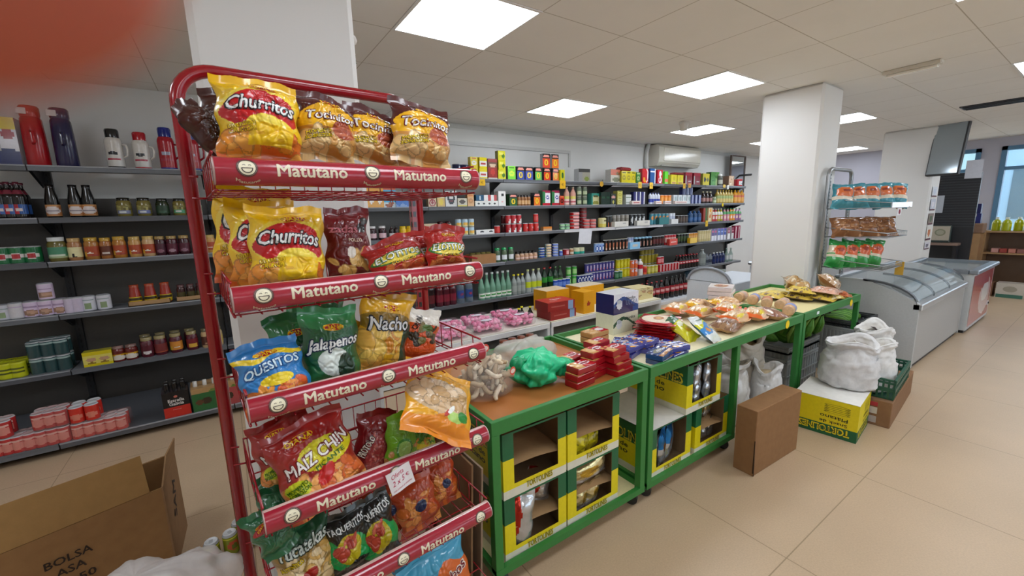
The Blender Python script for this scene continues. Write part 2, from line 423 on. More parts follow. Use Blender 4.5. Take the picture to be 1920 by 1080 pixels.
# ------------------------------------------------------------------ snack rack
RA = math.radians(3.6)                       # rack is turned a little
RO = Vector((.0, 1.0, 0))                    # foot of the left end of the shelf fronts
def rk(s, t, z):                             # rack frame -> world: s along, t backwards
    return Vector((RO.x+s*math.cos(RA)-t*math.sin(RA), RO.y+s*math.sin(RA)+t*math.cos(RA), z))
def on_rack(px, py, t):                      # where a sight line meets the plane t behind the shelf fronts
    d = ray(px, py); n = Vector((-math.sin(RA), math.cos(RA), 0)); o = Vector((0, 0, CAMH)); dv = Vector(d)
    k = (n.dot(rk(0, t, 0))-n.dot(o))/n.dot(dv); p = o+dv*k; q = p-RO
    return q.x*math.cos(RA)+q.y*math.sin(RA), p.z
rack = thing('snack_rack', 'tall red tubular snack rack with five tilted wire shelves and printed red fronts', 'rack', (RO.x, RO.y, 0), (0, 0, RA))
RED = '9c1420'
PT = .40                                     # post plane
pl, pr, ptop = -.03, .61, CAMH+.385
m = MB(); rr = .085; pts = [(pl, PT, .02)]
pts += [(pl, PT, ptop-rr)]+[(pl+rr-rr*math.cos(a), PT, ptop-rr+rr*math.sin(a)) for a in np.linspace(.15, math.pi/2, 8)]
pts += [(pr-rr+rr*math.sin(a), PT, ptop-rr+rr*math.cos(a)) for a in np.linspace(0, math.pi/2-.15, 8)]+[(pr, PT, ptop-rr), (pr, PT, .02)]
m.tube(pts, .0165, RED, 14); m.build('post_frame', gloss, rack)
m = MB()
for x in (pr,):                            # slotted strips on the posts
    e = 1 if x == pl else -1; m.box(min(x+e*.012, x+e*.03), PT-.012, .1, max(x+e*.012, x+e*.03), PT+.012, ptop-.2, RED)
    for k in range(42): m.box(min(x+e*.0295, x+e*.031), PT-.005, .16+k*.036, max(x+e*.0295, x+e*.031), PT+.005, .178+k*.036, '2a0406'); m.box(min(x+e*.016, x+e*.026), PT-.0128, .16+k*.036, max(x+e*.016, x+e*.026), PT-.0115, .178+k*.036, '2a0406')
m.build('slotted_strip', gloss, rack)
m = MB()
for x in (pl, pr): m.tube([(x, PT+.02, .03), (x, -.02, .03)], .016, RED, 10)
m.tube([(pl, PT, .03), (pr, PT, .03)], .014, RED, 10); m.build('foot', gloss, rack)
BZ = [CAMH+.096, CAMH-.156, CAMH-.394, CAMH-.66, CAMH-.918]
def tri_logo(mb, f, cx, cy, s, word=True, closed=False):
    mb.disc(f, cx, cy, s*1.14, s*1.14, '5a1016', .0005); mb.disc(f, cx, cy, s, s, 'efe6c8', .0008); mb.disc(f, cx, cy, s*.98, s*.98, '2b1414', .0011, ri=.9)
    for e in (-1, 1): mb.disc(f, cx+e*s*.3, cy+s*.22, s*.16, s*.13, '2b1414', .0012, ri=.55, a0=0, a1=math.pi, n=8)
    mb.disc(f, cx, cy-s*.1, s*.62, s*.55, '2b1414', .0012, ri=.82, a0=math.pi, a1=2*math.pi, n=14)
    mb.add([f(cx-s*.6, cy-s*.12, .0012), f(cx+s*.6, cy-s*.12, .0012), f(cx+s*.6, cy-s*.04, .0012), f(cx-s*.6, cy-s*.04, .0012)], [(0, 1, 2, 3)], '2b1414')
    if word: mb.text('Matutano', f, cx, cy-s*1.42, s*2.5, s*.42, 'd8c9ac', .0006, .015, .006, arc=-s*.45)
for i, z in enumerate(BZ):
    R = .027; L = .588
    sh = thing('shelf', None, None, (0, 0, z)); del_keys = None; sh.parent = rack
    f = MB()
    prof = [(R*math.cos(a), R*math.sin(a)) for a in np.linspace(-2.1, 1.75, 22)]      # toward -y
    vs = []; fs = []
    for q in (0, 1):
        for (a, b) in prof: vs.append((q*L, -a+.0, b))
    n = len(prof); fs = [(k, k+1, n+k+1, n+k) for k in range(n-1)]
    f.add(vs, fs, [C('a02334' if k < n*.86 else 'd9b9b0') for k in range(n-1)], True)
    f.tube([(-.002, 0, 0), (.0, 0, 0)], R*.98, 'c8a7a2', 20); f.tube([(L, 0, 0), (L+.003, 0, 0)], R*.98, 'cdb0aa', 20)
    f.build('front_strip', gloss, sh)
    def cyl(x, y, off, R=R): a = y/R+.12; return (x, -(R+off)*math.cos(a), (R+off)*math.sin(a))
    t = MB()
    for k, cx in enumerate((.052, .297, .547)): tri_logo(t, cyl, cx, .003, .0162, i < 3)
    for cx in (.172, .418): t.text('Matutano', cyl, cx, 0, .136, .0235, 'e4d8bc', .0008, .03, .006)
    t.build('lettering', satin, sh)
    w = MB(); dp = PT-.03; wr = .0018; rise = -.005; zb = -.035; lipz = .03
    for q in np.linspace(.01, L-.01, 16): w.tube([(q, -.005, zb), (q, dp, zb+rise), (q, dp, zb+.075)], wr, RED, 5)
    for q in np.linspace(.02, dp, 6): w.tube([(.0, q, zb+rise*q/dp), (L, q, zb+rise*q/dp)], wr*1.2, RED, 5)
    w.tube([(0, -.0, .035), (0, dp, zb+.075), (L, dp, zb+.075), (L, 0, .035)], wr*1.6, RED, 6)
    w.tube([(0, -.0, zb), (0, dp, zb), (L, dp, zb), (L, 0, zb)], wr*1.6, RED, 6)
    for k in (0, 1):
        for q in np.linspace(.04, dp, 6): w.tube([(k*L, q, zb), (k*L, q, zb+.07)], wr, RED, 5)
        w.tube([(k*L+(-.012, .006)[k], dp, .02), ((pl, pr)[k], PT-.02, .02)], .003, RED, 5); w.tube([(k*L, dp, zb), ((pl, pr)[k], PT-.02, zb)], .003, RED, 5)
    w.build('wire_basket', gloss, sh)

def bag_map(w, h, T, sd, puff=2.6, curl=0.):
    def S(u, v, off=0., side=1):
        e = max(0., 1-abs(u)**puff)**.75*max(0., 1-min(1, abs(v)/.93)**5)**.8
        x = w/2*u*(1-.05*(1-v*v)-.035*abs(v)**8*math.cos(u*2)); z = h/2*v
        n1 = noise.noise(Vector((u*1.8+sd, v*2.2, side*3+sd)))*.20
        for q in ((1.6, 2.9, .10), (4.1, 2.3, .07), (3.0, 6.5, .03)):       # sharp folds
            n1 -= q[2]*max(0., 1-abs(noise.noise(Vector((u*q[0]+v*.9+sd*q[1], v*q[1]-u*.7, sd+side))))*7)
        cr = .10*math.sin(u*17+3*math.sin(v*3+sd))*abs(v)**3
        d = T/2*e*(1+n1+cr)
        if abs(v) > .9: d += .0015*math.sin(v*260)*0+.0012
        y = -side*d+curl*(v*v)+.004*math.sin(sd*9+u*3)*abs(v)**4
        x += .004*math.sin(v*7+sd*3)*abs(u); z += .005*math.sin(u*3+sd*5)*abs(v)**3+.0015*math.sin(u*11+sd)*abs(v)**6
        return (x, y-side*off, z)
    return S
BN = 0
def bag(label, cat, loc, w, h, T, shapes, back, texts=(), rot=(0, 0, 0), mat=None, nu=84, nv=100, name='snack_bag', group=None, curl=0., puff=2.6, logo=None):
    """pillow bag standing upright, front to -y; texts = (body, cx, cy, w, h, colour, outline, opts)"""
    global BN; BN += 1; sd = BN*1.37
    S = bag_map(w, h, T, sd, puff, curl); root = thing(name, label, cat, loc, rot, group)
    m = MB(); m.sheet(lambda u, v: S(u, v), nu, nv, None, True, shapes=shapes)
    m.sheet(lambda u, v: S(-u, v, 0, -1), nu//2, nv//2, back, True)
    m.build('pouch', mat or foil, root)
    for sg in (-1, 1):                                         # pleated seals
        m = MB(); n = 36
        m.sheet(lambda u, v: (S(u, sg*.995)[0], S(u, sg*.995)[1]+.0008*math.sin(u*60)+.002*v*math.sin(u*5+sd), S(u, sg*.995)[2]+sg*(.007+.007*v)*1.), n, 2, paint(shapes, np.tile(np.linspace(-1, 1, n), 2), np.full(2*n, sg*.97)), True)
        m.build('seal', mat or foil, root)
    if texts or logo:
        m = MB(); f = lambda x, y, off: S(max(-.99, min(.99, 2*x/w)), max(-.9, min(.93, 2*y/h)), off)
        for t in texts:
            body, cx, cy, tw, th, col, outl = t[:7]; o = t[7] if len(t) > 7 else {}
            a = dict(arc=o.get('arc', 0)*h, slant=o.get('sl', 0), rot=o.get('rot', 0))
            if o.get('plate'): m.disc(f, cx*w/2, cy*h/2, tw*w/2*.56, th*h/2*.85, o['plate2'], .0007); m.disc(f, cx*w/2, cy*h/2, tw*w/2*.53, th*h/2*.74, o['plate'], .0010)
            if outl: m.text(body, f, cx*w/2, cy*h/2, tw*w/2*1.02, th*h/2*1.08, outl, .0013, .085, .008, **a)
            m.text(body, f, cx*w/2, cy*h/2, tw*w/2, th*h/2, col, .0019, .025, .008, **a)
        m.build('lettering', gloss, root)
    return root
DI = lambda cx, cy, s=.9, rot=0: ('DIANA', cx, cy, s*.72, .11, 'f6c818', None, dict(plate='a31218', plate2='f0b41c', rot=rot))
chip = ['e8b050', 'd98a2c', 'f0c878', 'c97420']
D_chur = [('bg', 'f2c410'), ('e', 0, .95, 1.3, .28, 'e8b400'), ('e', 0, .12, .98, .66, 'f6d848'), ('e', 0, .1, .86, .58, 'c4141c'), ('e', 0, .02, .93, .40, 'c4141c'),
          ('r', -1, -1, 1, -.52, 'd8601c'), ('b', -1, -1, 1, -.45, 26, (.12, .28), ['e8902c', 'dd6f1e', 'f0a848']), ('e', .15, -.25, .55, .26, 'f6dc4c'), ('r', -.35, -.78, .72, -.22, 'f3c516'), ('e', -.1, -.5, .12, .05, 'dca50c'), ('e', .4, -.62, .1, .05, 'dca50c'), ('e', .3, -.35, .08, .03, 'e0ac10')]
T_chur = [DI(.1, .78), ('Churritos', .02, .24, 1.6, .34, 'f4f4f2', '20242c', dict(arc=.03, sl=.1)), ('DIVERSION', -.52, -.3, .62, .09, 'f6d21a', '6a2c08', dict(rot=.12)), ('CRUNCH!', -.5, -.43, .6, .1, 'f6d21a', '6a2c08', dict(rot=.1))]
D_toc = [('bg', '4e1210'), ('e', 0, .28, .95, .42, 'f0b418'), ('r', -1, -.2, 1, .12, 'f0b418'), ('r', -1, -1, 1, -.12, 'c8883c'), ('b', -1, -1, 1, -.3, 24, (.16, .34), ['e2b878', 'd29a50', 'edc88c']),
         ('e', .45, -.12, .42, .3, 'a8482a'), ('r', .1, -.3, .85, -.22, 'c46a44'), ('r', .1, -.05, .85, 0, 'c46a44')]
T_toc = [DI(0, .74), ('Tocinitos', .06, .3, 1.66, .3, 'f6f2ea', '6b0f16', dict(sl=.1, rot=.06)), ('MOMENTO', -.42, -.3, .8, .12, 'f4d41e', '2a1608', dict(rot=.2)), ('SOBROZON', -.4, -.46, .8, .12, 'f4d41e', '2a1608', dict(rot=.2))]
D_red = [('bg', '6c1016'), ('b', -1, -1, 1, -.2, 10, (.2, .36), ['e0b060', 'ecc070']), ('e', .0, -.25, .2, .18, 'f4ece0'), ('e', .75, .72, .22, .1, '181414'), ('e', .62, .5, .26, .14, '181414')]
T_red = [('zadas', -.25, .45, 1.2, .22, 'c8707a', None), ('POLLO', .2, .12, .6, .1, 'e0c8b0', None)]
D_elo = [('bg', 'b8201c'), ('b', -1, -1, 1, -.55, 14, (.15, .3), ['c84a20', 'd87838']), ('e', 0, -.08, .95, .36, '3c7a34'), ('e', 0, -.06, .88, .3, 'f0d84c')]
T_elo = [DI(.0, .66), ('ELOTITOS', 0, -.02, 1.6, .34, 'f2f4ee', '2f6c38', dict(arc=.03)), ('CON RICO', .05, -.42, .9, .14, 'f2d020', '8a1410')]
D_jal = [('bg', '1f5c34'), ('e', 0, .85, 1.2, .3, '2a7a44'), ('r', -1, -1, 1, -.3, '2c7040'), ('e', -.05, -.25, .55, .35, 'd4ddd6'), ('e', .35, -.45, .3, .4, '1d3a28'), ('e', .75, -.7, .18, .1, '8cb04c')]
T_jal = [DI(.0, .62), ('Jalapenos', 0, .2, 1.72, .34, 'eef0ee', '1c2a4a', dict(sl=.1, rot=.08))]
D_nac = [('bg', 'd9a21c'), ('e', 0, .25, 1.1, .3, '8a6a1a'), ('b', -1, -1, 1, 0, 22, (.2, .4), ['e8b44c', 'd88c28', 'f0c860']), ('r', .55, -1, 1, .3, '23402c')]
T_nac = [DI(0, .68), ('Nacho', 0, .25, 1.5, .34, 'eceef0', '1c2230', dict(sl=.15, rot=.1))]
D_que = [('bg', '2a7cc0'), ('w', .72, .1, 5, 0, 'f0d020'), ('w', .55, .1, 5, .5, '2a7cc0'), ('b', -1, -1, 1, -.45, 24, (.14, .28), ['e27a24', 'd8581c', 'ee9a3c']), ('e', .05, -.22, .5, .2, 'f2d41c'), ('w', -.92, .04, 4, 0, 'd4581c')]
T_que = [DI(-.05, .72), ('QUESITOS', 0, .2, 1.65, .34, 'd4eefa', '1a4c8c', dict(arc=.04, rot=.1))]
D_mai = [('bg', '9c1c18'), ('e', .25, .22, .72, .36, 'd8cc1c'), ('r', -1, -1, 1, -.3, 'b0401c'), ('b', -1, -1, 1, -.25, 26, (.16, .32), ['ea8c3c', 'd8662c', 'f2ac60']), ('e', .1, -.28, .3, .18, 'c41818', .7), ('e', -.62, -.32, .3, .2, 'c8d01c')]
T_mai = [DI(-.2, .76), ('MAIZ CHIN', .05, .26, 1.7, .28, 'f0ece6', '6c1414', dict(sl=.1, rot=.2)), ('PICANTE', .3, .02, .8, .12, '2a6a24', None, dict(rot=.2)), ('MOMENTO', -.62, -.28, .52, .1, '2c6c1c', None, dict(rot=.3)), ('SOBROZON', -.6, -.4, .56, .1, '2c6c1c', None, dict(rot=.3))]
D_pro = [('bg', '7a1216'), ('e', .1, -.15, .72, .62, '9c3030'), ('b', -.6, -.75, .8, .5, 60, (.07, .12), ['b8504c', 'a03c38', 'cc7468'])]
T_pro = [('PROTOLO', -.55, .1, 1.0, .2, 'e8dccc', '3a0808', dict(rot=1.1))]
D_lime = [('bg', '7ab828'), ('b', -1, -1, 1, -.1, 60, (.08, .14), ['d89c5c', 'c88444', 'e8b47c']), ('e', -.05, -.2, .5, .42, '4c9c38'), ('e', -.05, -.2, .4, .32, 'a4d46c'), ('w', -.8, .05, 5, 0, '54200c')]
D_elg = [('bg', '4c9c24'), ('b', -1, -1, 1, -.3, 30, (.1, .2), ['d8b45c', 'c0d040', 'e0a040']), ('e', 0, -.7, .6, .14, 'e8dc20')]
T_elg = [DI(.0, .55), ('ELOTITOS', 0, .1, 1.5, .3, 'eef4e8', '245c20')]
D_yel = [('bg', 'eca81c'), ('e', -.1, .1, .9, .6, 'd8b890'), ('b', -.7, -.4, .6, .55, 34, (.08, .3), ['d8b488', 'c49c68', 'e8cca8']), ('r', -1, .55, 1, 1, 'eca81c'), ('w', -.55, .12, 4, 1, 'e88a14'), ('e', .3, -.5, .26, .15, 'b8dc70'), ('e', .55, -.42, .2, .16, '2c8c38'), ('e', .05, -.42, .16, .06, 'c43020', .9), ('e', .15, -.3, .06, .16, 'f0f0ea', -.5)]
D_yuc = [('bg', '8a6a24'), ('r', -1, .45, 1, 1, '1c4a2c'), ('b', -1, -1, 1, .2, 26, (.2, .36), ['e0c088', 'd4a858', 'ecd4a4']), ('e', -.1, -.35, .4, .2, 'a82018', .5)]
T_yuc = [('Yucatekas', 0, .52, 1.7, .3, 'd4dcd4', '14301c', dict(sl=.1, rot=.1)), ('AUTENTICO', -.5, .12, .8, .12, 'f0d420', '5a3c0c', dict(rot=.3))]
D_taq = [('bg', '141814'), ('w', .2, .15, 5, 0, '12a04c'), ('e', 0, .75, 1.1, .35, '141814'), ('e', 0, -.1, .6, .5, 'c8b41c'), ('b', -.45, -.45, .45, .3, 7, (.15, .3), ['c44a34', 'a83020', 'd86a4c']), ('w', -.6, .1, 4, 0, '141814')]
T_taq = [('TAQUERITOS', 0, .66, 1.7, .24, 'e8eae8', '0c140c', dict(rot=.1))]
D_orr = [('bg', 'b0401c'), ('b', -1, -1, 1, .4, 22, (.2, .34), ['d8702c', 'c85020', 'e8984c']), ('e', .1, 0, .3, .25, '1c2c54')]
D_cru = [('bg', 'e0561c'), ('r', -1, .5, 1, 1, 'efe8dc'), ('b', -.6, -.6, .9, .4, 14, (.16, .3), ['3a2c18', '54401c', '7c6c2c']), ('e', .1, .35, .3, .16, '5c7c34')]
T_cru = [('CRUNCH', -.4, .66, 1.1, .26, '26201c', None, dict(rot=1.1))]
D_arz = [('bg', '3c9cc0'), ('w', .5, .18, 5, 0, 'dd6820'), ('w', -.5, .1, 5, 0, '2c7cb0')]
T_arz = [('herzambos', 0, .12, 1.7, .3, '7c1c28', 'f4ece4', dict(sl=.1, rot=.12))]
D_brn = [('bg', '3c100c'), ('r', -1, -1, 1, -.5, 'a89c94')]
D_dia = [('bg', '1c5a34'), ('e', 0, .3, .8, .2, 'a01818')]

def rbag(cat_l, x0, y0, x1, y1, t, T, D, back, Tx=(), roll=0, tilt=10, yaw=0, **k):
    """rack bag from its sighted extents in the plane t behind the shelf fronts"""
    cx, cy = (x0+x1)/2, (y0+y1)/2
    sa, _ = on_rack(x0, cy, t); sb, _ = on_rack(x1, cy, t); s0, zc = on_rack(cx, cy, t); _, za = on_rack(cx, y1, t); _, zb = on_rack(cx, y0, t)
    p = rk(s0, t, zc)
    return bag(cat_l, 'snack bag', p, (sb-sa), (zb-za), T, D, back, Tx, (math.radians(-tilt), math.radians(roll), RA+math.radians(yaw)), **k)
G = 'snack bags on the red rack'
rbag('large yellow cheese puff bag standing at left of the top rack shelf', 408, 160, 566, 300, .10, .10, D_chur, 'e0b020', T_chur, 3, group=G)
rbag('dark brown foil bag standing behind the yellow bag on the top rack shelf', 385, 178, 540, 296, .24, .07, D_brn, '3c100c', (), -2, group=G)
rbag('brown bag seen from its side poking out left past the red post', 352, 196, 432, 300, .16, .06, D_brn, '3c100c', (), -30, 25, 50, group=G)
rbag('brown and gold pork snack bag right beside the big yellow bag on the top shelf', 556, 190, 668, 300, .12, .09, D_toc, '4e1210', T_toc, 7, group=G)
rbag('pork snack bag second from right with a creased clear side on the top shelf', 640, 213, 752, 306, .14, .08, D_toc, '4e1210', T_toc, 12, group=G)
rbag('darkest pork snack bag, half hidden between its neighbours on the top rack shelf', 704, 232, 785, 306, .22, .06, D_toc, '4e1210', T_toc, 8, group=G)
rbag('rightmost bag on the top rack shelf, brown and gold pork snack', 735, 203, 845, 306, .08, .08, D_toc, '4e1210', T_toc, 7, group=G)
rbag('yellow bag with a creased brown top behind the front bag, second rack shelf', 402, 358, 548, 525, .26, .09, D_chur, 'b88820', T_chur, 6, group=G)
rbag('yellow cheese puff bag squeezed between two others at left, second rack shelf', 430, 385, 560, 532, .18, .08, D_chur, 'b88820', T_chur, 3, group=G)
rbag('shiny yellow and red cheese puff bag in front on the second rack shelf', 468, 398, 612, 541, .09, .10, D_chur, 'd8a020', T_chur, 5, group=G)
rbag('dark red potato chip bag upright in the middle of the second shelf', 610, 398, 694, 522, .15, .06, D_red, '5c0e12', T_red, 4, group=G)
rbag('red bag sagging low beside the chip bag on the second rack shelf', 690, 452, 797, 516, .10, .07, D_elo, '8c1814', T_elo, -12, 25, group=G)
rbag('narrow sliver of red corn snack bag behind the rightmost, second shelf', 778, 438, 860, 506, .14, .05, D_elo, '8c1814', T_elo, 3, group=G)
rbag('bright red corn snack bag at right end of the second rack shelf', 798, 431, 872, 500, .07, .06, D_elo, '8c1814', T_elo, 4, group=G)
rbag('small blue and yellow cheese snack bag at left on the third shelf', 446, 648, 578, 752, .05, .08, D_que, '2468a0', T_que, -8, 18, group=G)
rbag('green pepper chip bag leaning between blue bag and front green bag', 512, 595, 618, 735, .18, .07, D_jal, '1f5c34', T_jal, -6, group=G)
rbag('green pepper chip bag whose top shows under the second shelf front', 545, 560, 655, 690, .27, .06, D_jal, '1f5c34', T_jal, 0, group=G)
rbag('front green pepper chip bag with a shiny white patch, third shelf', 566, 586, 676, 728, .08, .09, D_jal, '1f5c34', T_jal, 4, group=G)
rbag('gold and dark nacho bag lying behind the front green bag', 640, 610, 716, 706, .12, .06, D_nac, '1c3024', T_nac, 12, group=G)
rbag('yellow nacho bag with black printed word, middle of the third shelf', 668, 556, 770, 690, .10, .08, D_nac, '9c7c1c', T_nac, 18, group=G)
rbag('orange and white crunchy snack bag at right of the third shelf', 752, 588, 822, 668, .12, .06, D_cru, 'b8441c', T_cru, 20, group=G)
rbag('red maize bag behind the large spicy maize bag, fourth shelf', 478, 790, 596, 905, .17, .07, D_mai, '7a1814', T_mai, -8, group=G)
rbag('large red spicy maize bag with lime oval at left of the fourth shelf', 515, 795, 672, 935, .06, .10, D_mai, '7a1814', T_mai, -12, 18, group=G)
rbag('dark red nut bag standing diagonally in the fourth rack shelf', 664, 782, 742, 895, .12, .05, D_pro, '5c0e12', T_pro, 14, group=G)
rbag('small bag of nuts with a lime slice printed, fourth shelf', 722, 785, 786, 872, .09, .05, D_lime, '2c4c1c', (), 10, group=G)
rbag('green corn snack bag beside the orange chicharron bag, fourth shelf', 752, 765, 822, 846, .10, .05, D_elg, '2c5c1c', T_elg, 18, group=G)
rbag('big orange and clear bag lying over the right end of the fourth shelf', 752, 698, 896, 812, .015, .07, D_yel, 'd8901c', (), 32, 38, group=G)
rbag('green bag at far left of the fifth shelf, its red badge peeking out', 484, 896, 560, 965, .16, .06, D_dia, '1c5a34', [DI(0, .3, 1.4, .25)], -6, group=G)
rbag('green bag with a red badge right behind the leftmost on fifth shelf', 492, 915, 575, 1000, .10, .06, D_dia, '1c5a34', [DI(0, .45, 1.4, .25)], -8, group=G)
rbag('green bag corner sticking out left past the fifth shelf front', 470, 960, 545, 1030, .03, .05, D_dia, '1c5a34', [DI(0, .5, 1.4, .5)], -24, 30, group=G)
rbag('tan tortilla chip bag with green top at bottom left of rack', 512, 978, 632, 1110, .09, .09, D_yuc, '8a6a24', T_yuc, -4, group=G)
rbag('black and green rolled chip bag, the left of the two', 606, 966, 694, 1066, .08, .06, D_taq, '141814', T_taq, 2, group=G)
rbag('black and green rolled chip bag, the right of the two', 664, 938, 744, 1048, .09, .06, D_taq, '141814', T_taq, -6, group=G)
rbag('small orange bag with badge between green bags and price card', 690, 915, 762, 995, .16, .05, D_orr, '8c2c14', [DI(0, .6, 1.3, .3)], -10, group=G)
rbag('small orange bag with a dark blue figure under the price card', 742, 905, 820, 985, .13, .05, D_orr, '8c2c14', (), -8, group=G)
rbag('small orange bag with dark blue spot at right of the fifth shelf', 802, 868, 856, 938, .16, .05, D_orr, '8c2c14', (), -6, group=G)
rbag('orange and sky blue bag at the very bottom of the rack', 762, 1038, 884, 1150, .10, .07, D_arz, '2c7cb0', T_arz, -10, group=G)
rbag('orange bag tucked behind the sky blue one at the rack bottom', 748, 1032, 830, 1120, .18, .06, D_arz, '2c7cb0', T_arz, -12, group=G)
# wire shelf under the lowest front for the bottom bags
w = MB(); zb = CAMH-1.215
for q in np.linspace(0, .605, 16): w.tube([(q, 0, zb), (q, PT-.03, zb)], .0018, RED, 5)
for q in np.linspace(0, PT-.03, 5): w.tube([(0, q, zb), (.605, q, zb)], .0022, RED, 5)
for k, x in enumerate((0, .605)): w.tube([(x, PT-.03, zb), ((pl, pr)[k], PT-.02, zb)], .003, RED, 5)
w.build('shelf', gloss, rack)
# handwritten offer card on the fourth front
cd = thing('price_card', 'white handwritten offer card taped to the fourth red shelf front', 'price card')
s0, z0 = on_rack(751, 897, -.036); p = rk(s0, -.037, z0); cd.location = p; cd.rotation_euler = (math.radians(-4), math.radians(-12), RA)
m = MB(); m.sheet(lambda u, v: (u*.033, .002*math.sin(3*u)-.0015*v, v*.032), 10, 8, 'e8e2e4'); m.sheet(lambda u, v: (-u*.033, .002*math.sin(-3*u)-.0015*v+.0006, v*.032), 10, 8, 'e0dadc'); m.build('paper', matte, cd)
m = MB(); f = lambda x, y, o: (x, .002*math.sin(3*x/.033)-.0015*y/.032-o-.0003, y)
m.text('Oferta', f, -.004, .018, .036, .013, 'c01c50', .0004, .0, .01, slant=.3, rot=.1); m.text('2 x 5', f, -.006, -.002, .034, .015, 'c01c50', .0004, .0, .01, slant=.3, rot=.08); m.text('€', f, .02, .002, .009, .01, 'c01c50', .0004, .0, .01)
m.text('con Limon y picante', f, 0, -.022, .054, .007, 'c01c50', .0004, .0, .01, slant=.3, rot=.08); m.build('handwriting', matte, cd)

floor_layout(True)

# ------------------------------------------------------------------ green serving tables
GRN = '2f7a36'; YF, YB = 1.335, 2.14; TT = .80
def table(label, x0, x1, board, legs, shelf=None, yf=YF, yb=YB):
    t = thing('serving_table', label, 'table', (x0, yf, 0)); L = x1-x0; D = yb-yf; w = .04
    m = MB()
    m.box(0, 0, TT-.062, L, .022, TT, GRN, b=.002); m.box(0, D-.022, TT-.062, L, D, TT, GRN, b=.002)
    m.box(0, .022, TT-.062, .022, D-.022, TT, GRN, b=.002); m.box(L-.022, .022, TT-.062, L, D-.022, TT, GRN, b=.002); m.build('rim', satin, t)
    m = MB(); m.box(.022, .022, TT-.045, L-.022, D-.022, TT-.03, board)
    m.build('tabletop', satin if board != 'b5713a' else wood, t)
    cast = shelf is not None
    for q in legs:
        for y in (0, D-w):
            m = MB(); m.box(q, y+.001, .09 if cast else 0, q+w, y+w, TT-.06, GRN, b=.002); m.build('leg', satin, t)
    if shelf:
        a, b = shelf; zs = .115
        m = MB(); m.box(a, 0, zs-.035, b, .025, zs, GRN); m.box(a, D-.025, zs-.035, b, D, zs, GRN); m.box(a, .025, zs-.035, a+.025, D-.025, zs, GRN); m.box(b-.025, .025, zs-.035, b, D-.025, zs, GRN)
        m.build('lower_frame', satin, t); MB().box(a+.02, .02, zs-.03, b-.02, D-.02, zs-.014, 'e6dcaa').build('lower_shelf', satin, t)
        for x in (a+.05, b-.05):
            for y in (.05, D-.05):
                m = MB(); m.lathe([(.034, -.012), (.034, .012)], '2c2c2e', 18, RT((x, y, .034), (0, math.pi/2, .5))); m.box(x-.02, y-.018, .05, x+.02, y+.018, .082, '55585a')
                m.build('caster', satin, t)
    return t
wood = pmat('veneer', .35, noise_amt=.12, nscale=8)
table('short green table with an orange wood top nearest the snack rack', .79, 1.765, 'b5713a', (.0, .935), (0, .975))
table('long green table with cream top full of biscuit and bread packs', 1.785, 3.635, 'efe4bd', (.0, .885, 1.81), (0, .925))
table('far green table with cream top beside the middle white pillar', 3.655, 4.86, 'efe0a6', (.0, 1.165), None)
TOPZ = TT-.03

